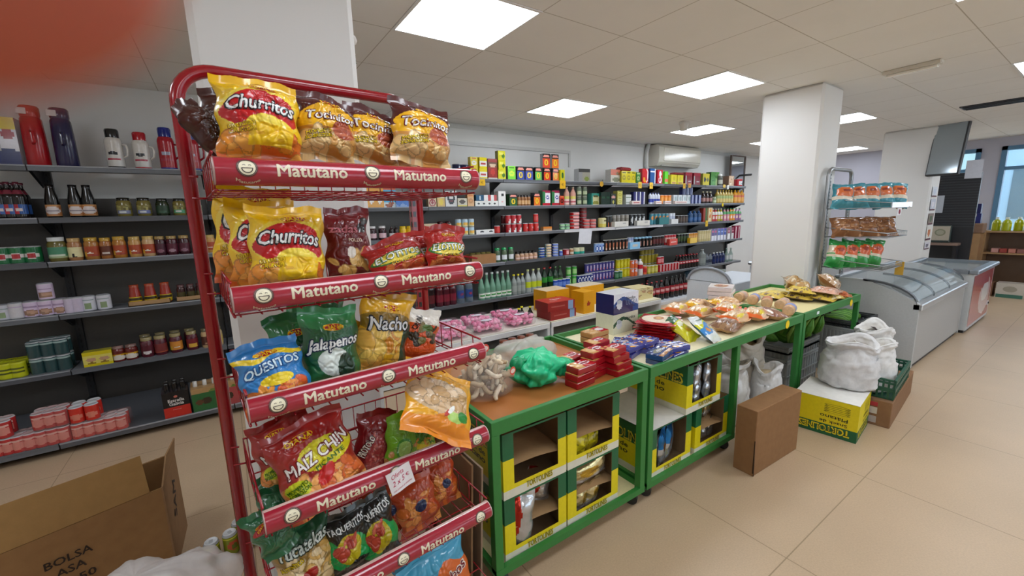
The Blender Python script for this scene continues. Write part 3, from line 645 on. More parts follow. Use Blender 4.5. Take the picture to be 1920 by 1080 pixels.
# printed plantain-snack cartons
YEL, DGR = 'e2cf10', '17603a'
def carton(label, x, y, w, d, h, z, side=-1, open_=True, divider=True, rotz=0., flip=False, wtop=True):
    t = thing('snack_carton', label, 'carton', (x, y, z), (0, 0, rotz), 'yellow and green snack cartons')
    m = MB(); th = .004
    def wall(o, ex, L, hole=None):
        # upright panel, printed green top band, yellow body, white foot
        def q(a, b, c, e, colr): m.add([tuple(o[i]+ex[i]*a for i in (0, 1))+(c,), tuple(o[i]+ex[i]*b for i in (0, 1))+(c,), tuple(o[i]+ex[i]*b for i in (0, 1))+(e,), tuple(o[i]+ex[i]*a for i in (0, 1))+(e,)], [(0, 1, 2, 3)], colr)
        g0, w1 = h*.60, h*.13
        if flip: rows = [(0, h*.3, DGR), (h*.3, h, YEL)]
        else: rows = [(0, w1, 'd9d6c4'), (w1, g0, YEL), (g0, h, DGR)]
        if hole:
            a0, a1, c0, c1 = hole
            for (c, e, cl) in rows:
                q(0, a0, c, e, cl); q(a1, L, c, e, cl)
                if c < c0: q(a0, a1, c, min(e, c0), cl)
                if e > c1: q(a0, a1, max(c, c1), e, cl)
        else:
            for (c, e, cl) in rows: q(0, L, c, e, cl)
    hole = (w*.16, w*.86, h*.2, h*.97) if open_ else None
    wall((-w/2, -d/2), (1, 0), w, hole); wall((-w/2, d/2), (0, -1), d); wall((w/2, -d/2), (0, 1), d)
    m.build('printed_panel', satin, t)
    k = MB(); i = .003
    if open_:
        k.box(-w/2+i, -d/2+i, 0, w/2-i, d/2, .004, '7a6248'); k.box(-w/2+i, d/2-.004, 0, w/2-i, d/2, h, '6a543e'); k.box(-w/2+i, -d/2+i, 0, -w/2+2*i, d/2, h-.002, '846a4c'); k.box(w/2-2*i, -d/2+i, 0, w/2-i, d/2, h-.002, '846a4c')
        for a in (0, 1): k.box((-w/2+i, w/2*.72)[a], -d/2+.001, h*.0+.002, (-w/2*.68, w/2-i)[a], -d/2+.004, h-.002, '846a4c')
        if divider: k.sheet(lambda u, v: (u*(w/2-.008), v*(d/2-.008), h*.47+.012*(1-v)*(.5+.5*u)*-1+.008*math.cos(u*2)), 10, 8, 'a5835c')
    else: k.box(-w/2+i, -d/2+i, 0, w/2-i, d/2, h-.003, '8a7050')
    k.build('cardboard', card, t)
    if wtop: MB().box(-w/2, -d/2, h-.003, w/2, d/2, h, 'e6e3dd').build('lid', matte, t)
    g = MB(); F = lambda px, py, o: (px, -d/2-o-.0005, py)
    if open_: g.text('TORTOLINES', F, w*.05, h*.105, w*.42, h*.1, 'cfb816', .0006, .05, .02); g.text('TORTOLINES', F, w*.05, h*.105, w*.41, h*.085, '6f6a12', .001, .01, .02)
    for sx in (-1,):
        S = lambda a, b, o: (-d*0-w/2-o-.0006, -a, b)
        if flip: pass
        else:
            g.text('TORTOLINES', S, 0, h*.72, d*.86, h*.2, 'dccb3c', .0006, .05, .03); g.text('TORTOLINES', S, 0, h*.72, d*.82, h*.15, '2c3c14', .001, .0, .03)
            g.text('Snack de', S, -d*.1, h*.5, d*.5, h*.09, '1d2a14', .0006, .02, .03); g.text('Plátano', S, -d*.1, h*.38, d*.5, h*.1, '1d2a14', .0006, .02, .03)
    if flip:
        for (S, ww) in ((F, w), (lambda a, b, o: (-w/2-o-.0006, -a, b), d)):
            g.text('TORTOLINES', S, 0, h*.18, ww*.78, h*.17, 'e0cf20', .0006, .06, .03, rot=math.pi); g.text('TORTOLINES', S, 0, h*.18, ww*.74, h*.12, '2c3c14', .001, .0, .03, rot=math.pi)
            g.text('Snack de', S, ww*.14, h*.38, ww*.42, h*.08, '1d2a14', .0006, .02, .03, rot=math.pi); g.text('Plátano', S, ww*.14, h*.52, ww*.42, h*.09, '1d2a14', .0006, .02, .03, rot=math.pi)
            for k2 in range(5): g.disc(S, ww*.18, h*(.66+.045*k2), ww*.2, h*.03, '8c8410', .0004, ri=.8)
    g.build('print', satin, t)
    return t
SB = 0
def pouch(label, x, y, z, w, h, T, shapes, rot=(0, 0, 0), mat=None, group=None, texts=(), back='b8bbc0', name='snack_bag', cat='snack bag', nu=22, nv=28, **k):
    return bag(label, cat, (x, y, z+h/2*abs(math.cos(rot[0]))), w, h, T, shapes, back, texts, rot, mat, nu, nv, name, group, **k)
zs = .101
cw, cd_, ch = .355, .42, .305
bx = [(1.035, zs, 'bottom left carton under the orange topped table, foil bags inside', True), (1.40, zs, 'bottom right carton under the orange topped table, gold bags on its shelf', True),
      (1.035, zs+ch+.001, 'top left carton under the orange topped table, nearly empty', True), (1.40, zs+ch+.001, 'top right carton under the orange topped table with yellow packs', True)]
for x, z, lab, o in bx: carton(lab, x, 1.365+cd_/2, cw, cd_, ch, z, wtop=False)
x2 = [(2.03, zs, 1.36, 'lower left carton under the long table with blue and silver bags', .0), (2.46, zs, 1.36, 'lower right carton under the long table, silver bags below a shelf', 0),
      (2.34, zs+ch+.001, 1.355, 'upper carton under the long table packed with plain silver bags', 0)]
for i, (x, z, y, lab, r) in enumerate(x2): carton(lab, x, y+cd_/2+.01, .37 if i != 0 else .40, cd_+.02, ch, z, divider=(i == 1), wtop=(i == 0), rotz=r)
SIL = [('bg', 'c4c6ca')]; RS = [('bg', 'c8cacd'), ('w', -.1, .2, 3, 0, 'c8cacd'), ('e', -.5, .4, .55, .9, 'b03020')]
pouch('red and silver bag standing in the bottom left carton', .955, 1.405, .107, .15, .27, .08, RS, (0, .08, -.3), silver)
pouch('red and silver bag leaning at right side of the bottom left carton', 1.12, 1.47, .25, .13, .15, .07, RS, (0, .15, -.3), silver)
for k, (x, z) in enumerate(((1.06, .107), (1.12, .107))): pouch(('left', 'right')[k]+' crumpled silver bag on the floor of the bottom left carton', x+.01, 1.50+.04*k, z, .11, .12, .05, SIL, (.1, .2-.3*k, .2), silver)
GLD = [('bg', 'd8ca98'), ('r', -1, -1, 1, -.3, 'c9ccd0'), ('e', 0, .2, .5, .4, 'c8a43c')]
pouch('gold foil bag lying on the shelf of the bottom right carton', 1.40, 1.43, .255, .27, .12, .08, GLD, (.2, -.1, -.1), silver)
for k in range(2): pouch(('left', 'right')[k]+' gold bag under the shelf of the bottom right carton', 1.36+.08*k, 1.42, .107, .12, .13, .05, GLD, (.1, .2*k, .3), silver)
pouch('crumpled bright yellow pack in the top right carton', 1.35, 1.43, .412, .13, .12, .07, [('bg', 'd8c820'), ('b', -1, -1, 1, 1, 6, (.2, .4), ['a89a18', 'e8dc50'])], (.2, .3, .1))
pouch('second crumpled yellow pack in the top right carton, to the right', 1.44, 1.44, .412, .13, .10, .06, [('bg', 'c8b818'), ('b', -1, -1, 1, 1, 6, (.2, .4), ['988a18', 'e0d450'])], (.2, -.3, .1))
BS = [('bg', 'c4c8cc'), ('r', -1, .1, 1, 1, '2a7cc4'), ('e', 0, .1, .4, .25, 'a86a3c')]
for k, (x, y, r) in enumerate(((1.93, 1.40, .1), (2.01, 1.395, -.1), (2.09, 1.41, .1), (2.15, 1.44, 0))):
    pouch('blue and silver bag, %s of four in the lower left carton' % pos_word(k, 4), x, y+.02, .107, .10, .23-.02*(k == 3), .05, BS if k in (1, 2) else SIL, (.05, r, .3), silver, 'bags in the lower left carton')
for r in range(2):
    for k in range(5): pouch('plain silver bag, %s in the %s row of the upper carton' % (pos_word(k, 5), ('lower', 'upper')[r]), 2.235+k*.058, 1.42+.03*(k % 2), .412+r*.11, .09, .14, .05, SIL, (.08, .12*(-1)**k, .5), silver, 'silver bags in the upper carton')
for k in range(4): pouch('plain silver bag, %s below the shelf of the lower right carton' % pos_word(k, 4), 2.36+k*.068, 1.44, .107, .085, .12, .05, SIL, (.1, .1*(-1)**k, .4), silver, 'silver bags in lower right carton')
for k in range(2): pouch('%s gold and brown foil bag on the shelf of the lower right carton' % ('left', 'right')[k], 2.47+k*.09, 1.46, .25, .1, .13, .05, GLD, (.1, .1, .3), silver)

# ------------------------------------------------------------------ goods on the tables
def block(name, label, cat, w, d, h, shapes, side, x, y, z, rz=0, mat=None, texts=(), group=None, sideshapes=None):
    """flat pack whose top is printed"""
    t = thing(name, label, cat, (x, y, z), (0, 0, rz), group)
    m = MB(); m.box(-w/2, -d/2, 0, w/2, d/2, h*.98, side, b=min(.004, h*.2))
    fn = lambda u, v: (u*w/2*.985, v*d/2*.985, h*.98+.0012+.002*noise.noise(Vector((u*3+x*9, v*3, y*7))))
    m.sheet(fn, 20, 20, None, True, shapes=shapes); m.build('wrapper', mat or gloss, t)
    if texts:
        g = MB(); f = lambda a, b, o: fn(2*a/w, 2*b/d)[:2]+(fn(2*a/w, 2*b/d)[2]+o+.001,)
        for (b, cx, cy, tw, th, col, outl) in texts:
            if outl: g.text(b, f, cx*w/2, cy*d/2, tw*w/2, th*d/2, outl, .0002, .07, .02, slant=.2)
            g.text(b, f, cx*w/2, cy*d/2, tw*w/2*.97, th*d/2*.9, col, .0008, .02, .02, slant=.2)
        g.build('lettering', satin, t)
    return t
RB = [('bg', 'b81822'), ('r', -1, -1, -.25, 1, 'd89c58'), ('e', -.45, 0, .35, .7, 'e8bc80'), ('r', -.1, -1, 1, 1, 'b81822'), ('e', .35, .1, .52, .42, 'f0e0e2'), ('e', .35, .1, .42, .26, 'd8a0a8'), ('e', .35, .1, .36, .1, '8c1420')]
RBY = RB+[('r', -1, -.9, -.6, .9, 'ecd818')]
bis = [(1.39, 1.46, 0, .1), (1.39, 1.46, 1, .12), (1.40, 1.46, 2, .08), (1.53, 1.50, 0, .2), (1.53, 1.50, 1, .14), (1.53, 1.50, 2, .2), (1.54, 1.51, 3, .16), (1.66, 1.44, 0, .1), (1.66, 1.45, 1, .16), (1.65, 1.46, 2, .1), (1.64, 1.47, 3, .2),
       (1.50, 1.66, 0, .2), (1.50, 1.66, 1, .1), (1.68, 1.60, 0, .1), (1.68, 1.60, 1, .15), (1.67, 1.61, 2, .05), (1.66, 1.61, 3, .1)]
names = {(1.39, 1.46): 'nearest stack', (1.53, 1.50): 'second stack from left at the front', (1.66, 1.44): 'front stack by the table joint', (1.50, 1.66): 'low pile behind the front stacks', (1.68, 1.60): 'tall pile behind the front right stack'}
lastk = None
for (x, y, k, rz) in bis:
    if k == 0: lastk = names[(x, y)]
    block('biscuit_pack', 'red biscuit box, %s in the %s' % (('lowest', 'second up', 'third up', 'topmost')[k], lastk), 'biscuit box', .135, .085, .034, RB if (k+int(x*100)) % 3 else RBY, 'a31420', x, y, TOPZ+k*.0352, rz, group='red biscuit boxes', texts=[('Marquis', .35, .1, .7, .3, '8c1420', None)])
# tall cream/red packs on the long table's near end
for k in range(3): block('biscuit_pack', 'orange and red biscuit pack, %s in the stack behind the red boxes' % ('lowest', 'middle', 'topmost')[k], 'biscuit pack', .17, .10, .032, [('bg', 'd8a468'), ('r', .1, -1, 1, 1, 'b81822'), ('e', .5, 0, .4, .5, 'f0e4e4'), ('b', -1, -1, .1, 1, 6, (.3, .5), ['e8c08c', 'd89850'])], 'c8965c', 1.90, 1.86, TOPZ+k*.034, .1, group='biscuit packs on the long table')
BL = [('bg', '2c2e86'), ('r', -.2, -1, .3, 1, 'c8c4dc'), ('b', -1, -1, 1, 1, 10, (.15, .35), ['e8a030', 'f0ead8', '3c48b0', 'c83028', '7898d0'])]
BL2 = [('bg', '24407c'), ('e', 0, .2, .7, .4, '8c8c7c'), ('r', -1, -1, 1, -.5, 'b87c44'), ('e', .2, .2, .4, .2, 'e0dccc')]
sp = [(1.98, 1.42, .2, 0, BL2), (1.97, 1.42, .3, 1, BL2), (2.12, 1.43, .1, 0, BL), (2.13, 1.44, -.2, 1, BL), (2.08, 1.60, .5, 0, BL), (2.09, 1.61, .2, 1, BL), (2.20, 1.55, .1, 0, BL), (1.93, 1.60, .3, 0, BL), (1.93, 1.60, .1, 1, BL), (2.02, 1.75, .6, 0, BL), (2.14, 1.76, .2, 0, BL)]
wh = ['at the front corner, lower', 'at the front corner, upper', 'right of the corner pack, lower', 'right of the corner pack, upper', 'in the middle, lower', 'in the middle, upper', 'closest to the red tortilla packs', 'next to the red boxes, lower', 'next to the red boxes, upper', 'in the back row at left', 'in the back row at right']
for i, (x, y, rz, k, D) in enumerate(sp):
    block('sweets_pack', 'blue and purple sweets pack on the long table, '+wh[i], 'sweets pack', .17, .10, .030, D, '2a4a84' if D is BL2 else '4a4c9c', x, y, TOPZ+k*.0315, rz, group='blue sweets packs', texts=[('Chips', .1, .1, .8, .34, 'f0f0f4', '1c1c5c')])
# tortilla packs in red wrappers
for k in range(6):
    t = thing('tortilla_pack', 'red rimmed tortilla pack, %s in the pile of six' % ('bottom one', 'second up', 'third up', 'fourth up', 'fifth up', 'topmost')[k], 'tortilla pack', (2.42, 1.76+.004*(k % 2), TOPZ+k*.0185), (0, 0, .35+.05*(k % 3)), 'pile of red rimmed tortilla packs')
    m = MB(); m.lathe([(.0, 0), (.125, 0), (.135, .006), (.13, .014), (.1, .0175), (0, .018)], 'ae1620', 28)
    m.sheet(lambda u, v: (u*.15, v*.13, .0085+.002*math.sin(u*9+k)), 14, 14, None, True, shapes=[('bg', 'b81a24')]); m.build('wrapper', gloss, t)
    m = MB(); m.lathe([(.11, .018), (.105, .0185), (0, .0186)], 'ead8c0', 28)
    if k == 5: m = MB(); m.lathe([(.11, .018), (.0, .021)], 'ead8c0', 28); m.disc(lambda a, b, o: (a, b, .0205), .01, .0, .05, .035, 'b87850'); m.disc(lambda a, b, o: (a, b, .0212), .01, .0, .03, .02, 'd8a868')
    m.build('tortilla', food, t)
# toilet-roll style packs standing on the long table
def roll_pack(label, z, bg, fig, txt, sub):
    t = thing('paper_pack', label, 'paper pack', (2.29, 2.02, z), (0, 0, .05)); w, d, h = .275, .16, .142
    sh = [('bg', bg[0]), ('w', .15, .5, 2.4, 2.2, bg[1]), ('w', -.2, .5, 2.4, 2.0, bg[2]), ('e', -.55, -.05, .22, .5, 'd4d6da'), ('e', -.55, .2, .16, .22, 'b8bcc2'), ('r', .55, -1, 1, -.5, bg[1])]
    m = MB(); m.pbox(w, d, h, sh, bg[2], bg[3], 30, 24); m.build('wrapper', gloss, t)
    g = MB(); F = lambda a, b, o: (a, -d/2-o-.0005, b); g.text(txt, F, .05, h*.72, .1, .02, '20242c', .0004, .02, .03)
    if sub: g.text(sub, F, .06, h*.5, .13, .036, '6c7c98', .0004, .0, .03)
    g.build('lettering', matte, t)
roll_pack('cream and green paper pack at the bottom of the two behind the biscuits', TOPZ, ('d8d6bc', '3c5c44', 'dcdcc4', 'e0dcc8'), 0, 'Nordica', None)
roll_pack('blue and white paper pack on top of the cream green one', TOPZ+.143, ('e4e4ec', '2c4c8c', '24285c', 'e8e8f0'), 0, 'Nordica', 'ULTRA')
# yellow bag, blue bag
pouch('yellow and green snack bag lying on the long table by the tortilla packs', 2.45, 1.60, TOPZ+.01, .14, .2, .06, [('bg', 'd8d018'), ('r', -1, .6, 1, 1, '205c34'), ('e', .1, -.3, .4, .2, 'c89a1c'), ('e', 0, .3, .5, .2, 'f0f0d0')], (-1.0, -.2, .15), group=None, back='c8b818')
pouch('blue, yellow and white smiling snack bag at the front of the long table', 2.55, 1.50, TOPZ+.01, .19, .2, .06, [('bg', 'e4e8e8'), ('w', .45, .2, 3, 0, 'dcdc30'), ('w', .2, .2, 3, 1, '3c8cd0'), ('w', -.45, .15, 3, 0, 'e4e8e4'), ('e', .35, -.1, .24, .22, 'f0d81c'), ('e', -.35, -.25, .26, .18, 'd88c30')], (-.95, .15, .2), back='2c7cc0', texts=[('PALOMITAS', 0, .62, 1.2, .16, '2c6c3c', None)])
# bread packs
OB = [('bg', 'e2b888'), ('r', .55, -1, 1, 1, 'e85a20'), ('b', -.9, -.8, .5, .8, 22, (.12, .24), ['d8a468', 'ecd0a8', 'c88c50', 'f2dcbc']), ('r', -1, -1, -.8, 1, 'e86a24'), ('e', -.3, -.6, .4, .18, 'e8cc30')]
YB2 = [('bg', 'e2b888'), ('r', -1, -1, -.6, 1, 'ecb41c'), ('b', -.6, -.8, .9, .8, 20, (.12, .24), ['d8a468', 'ecd0a8', 'a8683c'])]
bp = [(2.98, 2.00, .3, OB, 'at the back left, orange ended', .02), (3.02, 1.82, .1, OB, 'behind the green tortilla bag', .02), (3.24, 1.98, .2, YB2, 'with yellow end at the very back', .02), (3.16, 1.68, .4, OB, 'in the middle of the heap', .05), (3.34, 1.80, -.2, YB2, 'with a yellow end beside the white stack', .05),
      (3.05, 1.56, .1, OB, 'left front of the heap', .02), (3.26, 1.52, .3, OB, 'at right front with bright orange end', .02), (2.86, 1.52, .2, [('bg', '8c6448'), ('b', -1, -1, 1, 1, 14, (.2, .4), ['a47c58', 'dcd0c4', '7c5438'])], 'brown and white, beside the smiling bag', .0), (3.42, 1.50, 1.2, [('bg', '8c5c48'), ('b', -1, -1, 1, 1, 14, (.2, .4), ['a4745c', '7c4438', 'c8a890'])], 'dark brown at the right end of the heap', .0)]
for i, (x, y, rz, D, w_, dz) in enumerate(bp):
    pouch('bag of bread rolls '+w_, x, y, TOPZ+dz+.03, .26, .15, .09, D, (-1.45, 0, rz), None, 'bags of bread on the long table', back='d0a070', name='bread_bag', cat='bread bag')
# white wrapped flat stack
for k in range(5): block('flatbread_pack', 'white wrapped flatbread, %s in the square stack' % ('bottom one', 'second up', 'third up', 'fourth up', 'topmost')[k], 'flatbread pack', .23, .19, .036, [('bg', 'ece2e0'), ('e', 0, 0, .7, .6, 'c8987c'), ('e', 0, .1, .35, .25, 'b87868')] if k == 4 else [('bg', 'e4dcda')], 'e6dcdc', 3.56+.005*(k % 2), 1.96, TOPZ+k*.037, .35+.06*(k % 3), group='white wrapped flatbread stack')
# donut rolls
for i, (px, py) in enumerate(((1384, 558), (1410, 563), (1437, 569), (1462, 572), (1478, 583))):
    q = onZ(px, py, TOPZ+.045)
    t = thing('biscuit_roll', 'clear roll of ring biscuits, %s' % ('farthest left', 'second from left with blue centre', 'middle of the five', 'second from right', 'nearest the front edge')[i], 'biscuit roll', (q.x, q.y, TOPZ+.045), (0, math.pi/2, .15+.12*(i % 3)), 'rolls of ring biscuits')
    m = MB(); R3 = .043
    for k in range(7): m.lathe([(.012, k*.022), (R3*.8, k*.022), (R3, k*.022+.006), (R3, k*.022+.015), (R3*.8, k*.022+.021), (.012, k*.022+.021)], ['d8b088', 'd0a478'][k % 2], 18)
    m.lathe([(.0115, .002), (.0, .003)], '2c50a0' if i == 1 else '5c3c24', 12); m.build('biscuits', food, t)
    m = MB(); m.lathe([(R3*1.02, .05), (R3*1.02, .12)], ['c8a898', '8c98c8', 'c87850'][i % 3], 18, cap=False); m.build('label', satin, t)
# packs on the far table
YP = [('bg', 'd8b84c'), ('b', -1, -1, 1, 1, 50, (.08, .16), ['8c7050', 'a88c60', '6c5c44']), ('e', .1, .1, .6, .6, 'ecd050')]
OP = [('bg', 'dca890'), ('b', -1, -1, 1, 1, 30, (.1, .2), ['e0b4a0', 'f0dcd0', 'c88868'])]
fp = [(4.25, 1.78, 0, YP, .33, 'alone at left of the far table'), (4.33, 1.62, 0, YP, .27, 'lower one of the middle pair'), (4.33, 1.62, 1, YP, .27, 'upper one of the middle pair'), (4.46, 1.46, 0, YP, .33, 'at the front edge by the yellow tag'), (4.47, 1.47, 1, OP, .28, 'pale pink one lying on the front pack'), (4.68, 1.45, 0, [('bg', 'c4683c'), ('b', -1, -1, 1, 1, 40, (.1, .2), ['d88050', 'a8502c'])], .2, 'orange brown one at the right corner')]
for i, (x, y, k, D, w_, wd) in enumerate(fp):
    pouch('flat pack of seeds, '+wd, x, y+.02, TOPZ+.03+k*.055, w_, .2, .065, D, (-1.5, 0, .2*(i % 3)), gloss, 'flat seed packs on the far table', back='7c6448', name='seed_pack', cat='seed pack')
pouch('clear bag of brown pastries on the far table, left one', 4.50, 1.74, TOPZ+.06, .34, .22, .15, [('bg', 'b8905c'), ('b', -1, -1, 1, 1, 60, (.1, .2), ['c89858', 'a87840', 'e0cca8', 'd8b880'])], (-1.1, 0, .5), gloss, back='a88050', name='pastry_bag', cat='pastry bag')
pouch('clear bag of small biscuits draped at right of the far table', 4.76, 1.56, TOPZ+.07, .32, .20, .12, [('bg', 'b89878'), ('b', -1, -1, 1, 1, 80, (.07, .15), ['c8a078', 'a87c58', 'e8dccc', '8c6848'])], (-.95, .2, .2), gloss, back='a88050', name='biscuit_bag', cat='biscuit bag')
# yellow star shaped price tags on the table rims
for i, (x, z, lab) in enumerate(((3.36, .765, 'yellow flower shaped tag hanging on the long table rim'), (4.62, .75, 'small yellow tag on the rim of the far table'))):
    m = MB(); vs = []; n = 24
    for k in range(n): a = 2*math.pi*k/n; r = .034 if k % 2 else .026; vs.append((r*math.cos(a), 0, r*math.sin(a)))
    vs += [(v[0], .0015, v[2]) for v in vs]; m.add(vs, [tuple(range(n))[::-1], tuple(range(n, 2*n))]+[(k, (k+1) % n, n+(k+1) % n, n+k) for k in range(n)], 'ecc814')
    tag(m.build('price_tag', matte, loc=(x+(0 if i else .0), YF-.003, z)), lab, 'price tag')
tag(MB().box(-.022, 0, -.012, .022, .001, .012, 'e6ecec').build('price_tag', matte, loc=(3.90, YF-.002, .77)), 'small white label on the rim of the far table', 'price tag')

# clear bag of pork crackling twists
t = thing('crackling_bag', 'clear bag full of beige curled crackling on the orange wood tabletop', 'food bag', (.955, 1.66, TOPZ))
m = MB(); rg = random.Random(4)
for k in range(74):
    a = rg.uniform(0, 6.28); q = rg.random()**.6; cz = rg.uniform(.02, .17); rad = .125*q*(1-(cz/.22)**2)**.5; p = Vector((rad*math.cos(a)*1.15, rad*math.sin(a)*.85, cz)); d = Vector((rg.uniform(-1, 1), rg.uniform(-1, 1), rg.uniform(-.6, .6))).normalized(); e = d.orthogonal().normalized()
    L = rg.uniform(.025, .045); pts = [p+d*(s*L)+e*(.012*math.sin(s*2.2+k)) for s in np.linspace(-1, 1, 6)]; m.tube([(x.x, x.y, max(.014, x.z)) for x in pts], [.008, .011, .012, .012, .011, .009], rg.choice(['d9c4a4', 'c8ae8a', 'e6d6bc', 'b89c78']), 7)
m.build('crackling', food, t)
m = MB(); prof = [(.02, .001), (.11, .003), (.145, .03), (.15, .08), (.13, .14), (.09, .19), (.045, .235), (.02, .26), (.03, .30), (.05, .335)]
vs = []; n = 30
for i, (r, z) in enumerate(prof):
    for k in range(n):
        a = 2*math.pi*k/n; q = 1+.08*noise.noise(Vector((math.cos(a)*2, math.sin(a)*2, z*14)))+(.12*math.sin(a*6) if i > 6 else 0); vs.append((r*q*math.cos(a)*1.08-(z*.25 if z > .2 else z*.1), r*q*math.sin(a)*.88+z*.1, z))
m.add(vs, [(i*n+k, i*n+(k+1) % n, (i+1)*n+(k+1) % n, (i+1)*n+k) for i in range(len(prof)-1) for k in range(n)], 'f2ece6', True); m.build('film', film2, t)
for (cx, cz, ang) in ((.085, .13, .25), (-.03, .25, -.1)):
    m = MB(); m.disc(lambda a, b, o: (cx+a*math.cos(ang), -.118+.05*(cz > .2)+a*math.sin(ang)-o, cz+b), 0, 0, .02, .02, 'e05848', .001); m.disc(lambda a, b, o: (cx+a*math.cos(ang), -.118+.05*(cz > .2)+a*math.sin(ang)-o, cz+b), 0, 0, .015, .011, 'f0d4c8', .002); m.build('sticker', matte, t)
# crumpled green bag with a milky bag behind
def crumple(name, mb_col, rx, ry, h, seed, amp, seg=40, rings=22, lobes=5, topf=None, base=.0):
    m = MB(); vs = []
    for i in range(rings+1):
        t_ = i/rings; a0 = t_*math.pi; z = base+h*(1-math.cos(a0))/2; r0 = math.sin(a0)**.62
        for k in range(seg):
            a = 2*math.pi*k/seg; nn = noise.noise(Vector((math.cos(a)*1.6+seed, math.sin(a)*1.6, z*9)))*amp+noise.noise(Vector((math.cos(a)*4, math.sin(a)*4+seed, z*25)))*amp*.45-amp*.5*max(0, 1-abs(noise.noise(Vector((math.cos(a)*2.2-seed, math.sin(a)*2.2, z*13+seed))))*6)*.5
            rid = amp*.35*abs(math.sin(a*lobes+z*30+seed)); q = r0*(1+nn+rid); vs.append((rx*q*math.cos(a), ry*q*math.sin(a), max(0.001, z*(1+.5*nn*math.sin(a0)))))
    m.add(vs, [(i*seg+k, i*seg+(k+1) % seg, (i+1)*seg+(k+1) % seg, (i+1)*seg+k) for i in range(rings) for k in range(seg)], mb_col, True)
    return m
t = thing('plastic_bag', 'crumpled bright green plastic bag on the orange wood tabletop', 'plastic bag', (1.22, 1.60, TOPZ))
crumple('b', '2ad092', .125, .10, .17, 3.1, .42, lobes=2, seg=90, rings=50).build('body', bagplastic, t)
m = crumple('b', '24b67a', .055, .045, .09, 7.7, .5, 26, 12); m.build('knot', bagplastic, t, (.13, -.05, .03)); m = crumple('b', '1a9c66', .04, .035, .06, 1.7, .5, 20, 10); m.build('handle', bagplastic, t, (-.10, .0, .10))
t = thing('plastic_bag', 'milky clear plastic bag lying behind the bright green bag', 'plastic bag', (1.30, 1.80, TOPZ))
crumple('b', 'd8d4cc', .17, .10, .17, 5.2, .3, lobes=3).build('body', milky, t)

floor_layout(False)

# ------------------------------------------------------------------ wall shelving
J = [-2.86, -1.93, -1.0, -.08, .84, 1.77, 2.70, 3.62, 4.57, 5.65, 6.76, 8.06]
LEV = [CAMH+.395, CAMH+.095, CAMH-.215, CAMH-.55, CAMH-.97]
LEVL = [CAMH+.395, CAMH+.055, CAMH-.24, CAMH-.605, CAMH-1.005, CAMH-1.34]
LN = ['top', 'second', 'third', 'fourth', 'fifth', 'bottom']
SF = 4.09; SB_ = 4.40
GR = '595b60'; GRL = '84878e'; GRD = '605e5a'
nb = len(J)-1
for i in range(nb):
    x0, x1 = J[i], J[i+1]; left = x1 < .9
    side = 'left of the near pillar' if x1 < .2 else ('behind the near pillar' if x1 < 1.8 else 'right of the near pillar')
    x0 += .001; x1 -= .001; u = thing('shelf_unit', 'grey wall shelving bay %s, %s' % (side, ['bay cut by the left edge', 'wider view bay at far left', 'second bay from left edge', 'hidden bay', 'hidden bay beside the rack', 'first bay seen beside the red post', 'bay behind the pink trays', 'bay with the white third shelf', 'bay above the yellow and red cartons', 'bay above the cola bottles', 'last bay with oil and juice'][i]), 'shelving', (x0, SB_, 0), group='grey wall shelving bays')
    W = x1-x0; lv = LEVL if left else LEV
    m = MB()
    top = lv[1]+.14 if i not in (7, 8, 9, 10) else lv[0]-.03
    m.box(0, .0, .04, W, .012, top, GRD if not left else '4e4b48'); m.build('back_panel', satin, u)
    for q in ((0,) if i < nb-1 else (0, W)):
        q = .021 if q == 0 else W-.021; m = MB(); m.box(q-.02, -.035, .0, q+.02, -.001, lv[0]+.02, '26272a' if left else '3c3d41'); 
        for k in range(40): m.box(q-.004, -.036, .1+k*.045, q+.004, -.0345, .12+k*.045, '0c0c0c')
        m.build('upright', satin, u)
    for k, z in enumerate(lv):
        yf = SF if k < 5 else 3.60
        s = bpy.data.objects.new('shelf', None); COL.objects.link(s); s.parent = u
        lipc = GR if (i+k) % 2 else '6a6d73'
        if k == 2 and i in (7, 8): lipc = 'd8d8dc'
        m = MB(); y0 = yf-SB_
        m.box(.004, y0+.01, z-.018, W-.004, -.036, z, '75787e' if k < 5 else '54565c'); m.box(.002, y0, z-.036, W-.002, y0+.012, z+.001, lipc, b=.002); m.box(.002, y0-.004, z-.006, W-.002, y0+.006, z+.002, '9a9da4' if (i+k) % 3 else lipc)
        m.build('board', satin, s)
        for q in (.004, W-.004):
          m = MB(); m.add([(q-.003, -.036, z-.02), (q-.003, y0+.03, z-.02), (q-.003, -.036, z-.13), (q+.003, -.036, z-.02), (q+.003, y0+.03, z-.02), (q+.003, -.036, z-.13)], [(0, 1, 2), (5, 4, 3), (0, 3, 4, 1), (1, 4, 5, 2), (2, 5, 3, 0)], '232427')
          m.build('bracket', satin, s)
    if left:
        m = MB(); m.box(0, -.46, 0, .04, -.4, .1, '1e1e20'); m.box(0, -.4, .06, .04, 0, .12, '1e1e20'); m.build('foot', satin, u)

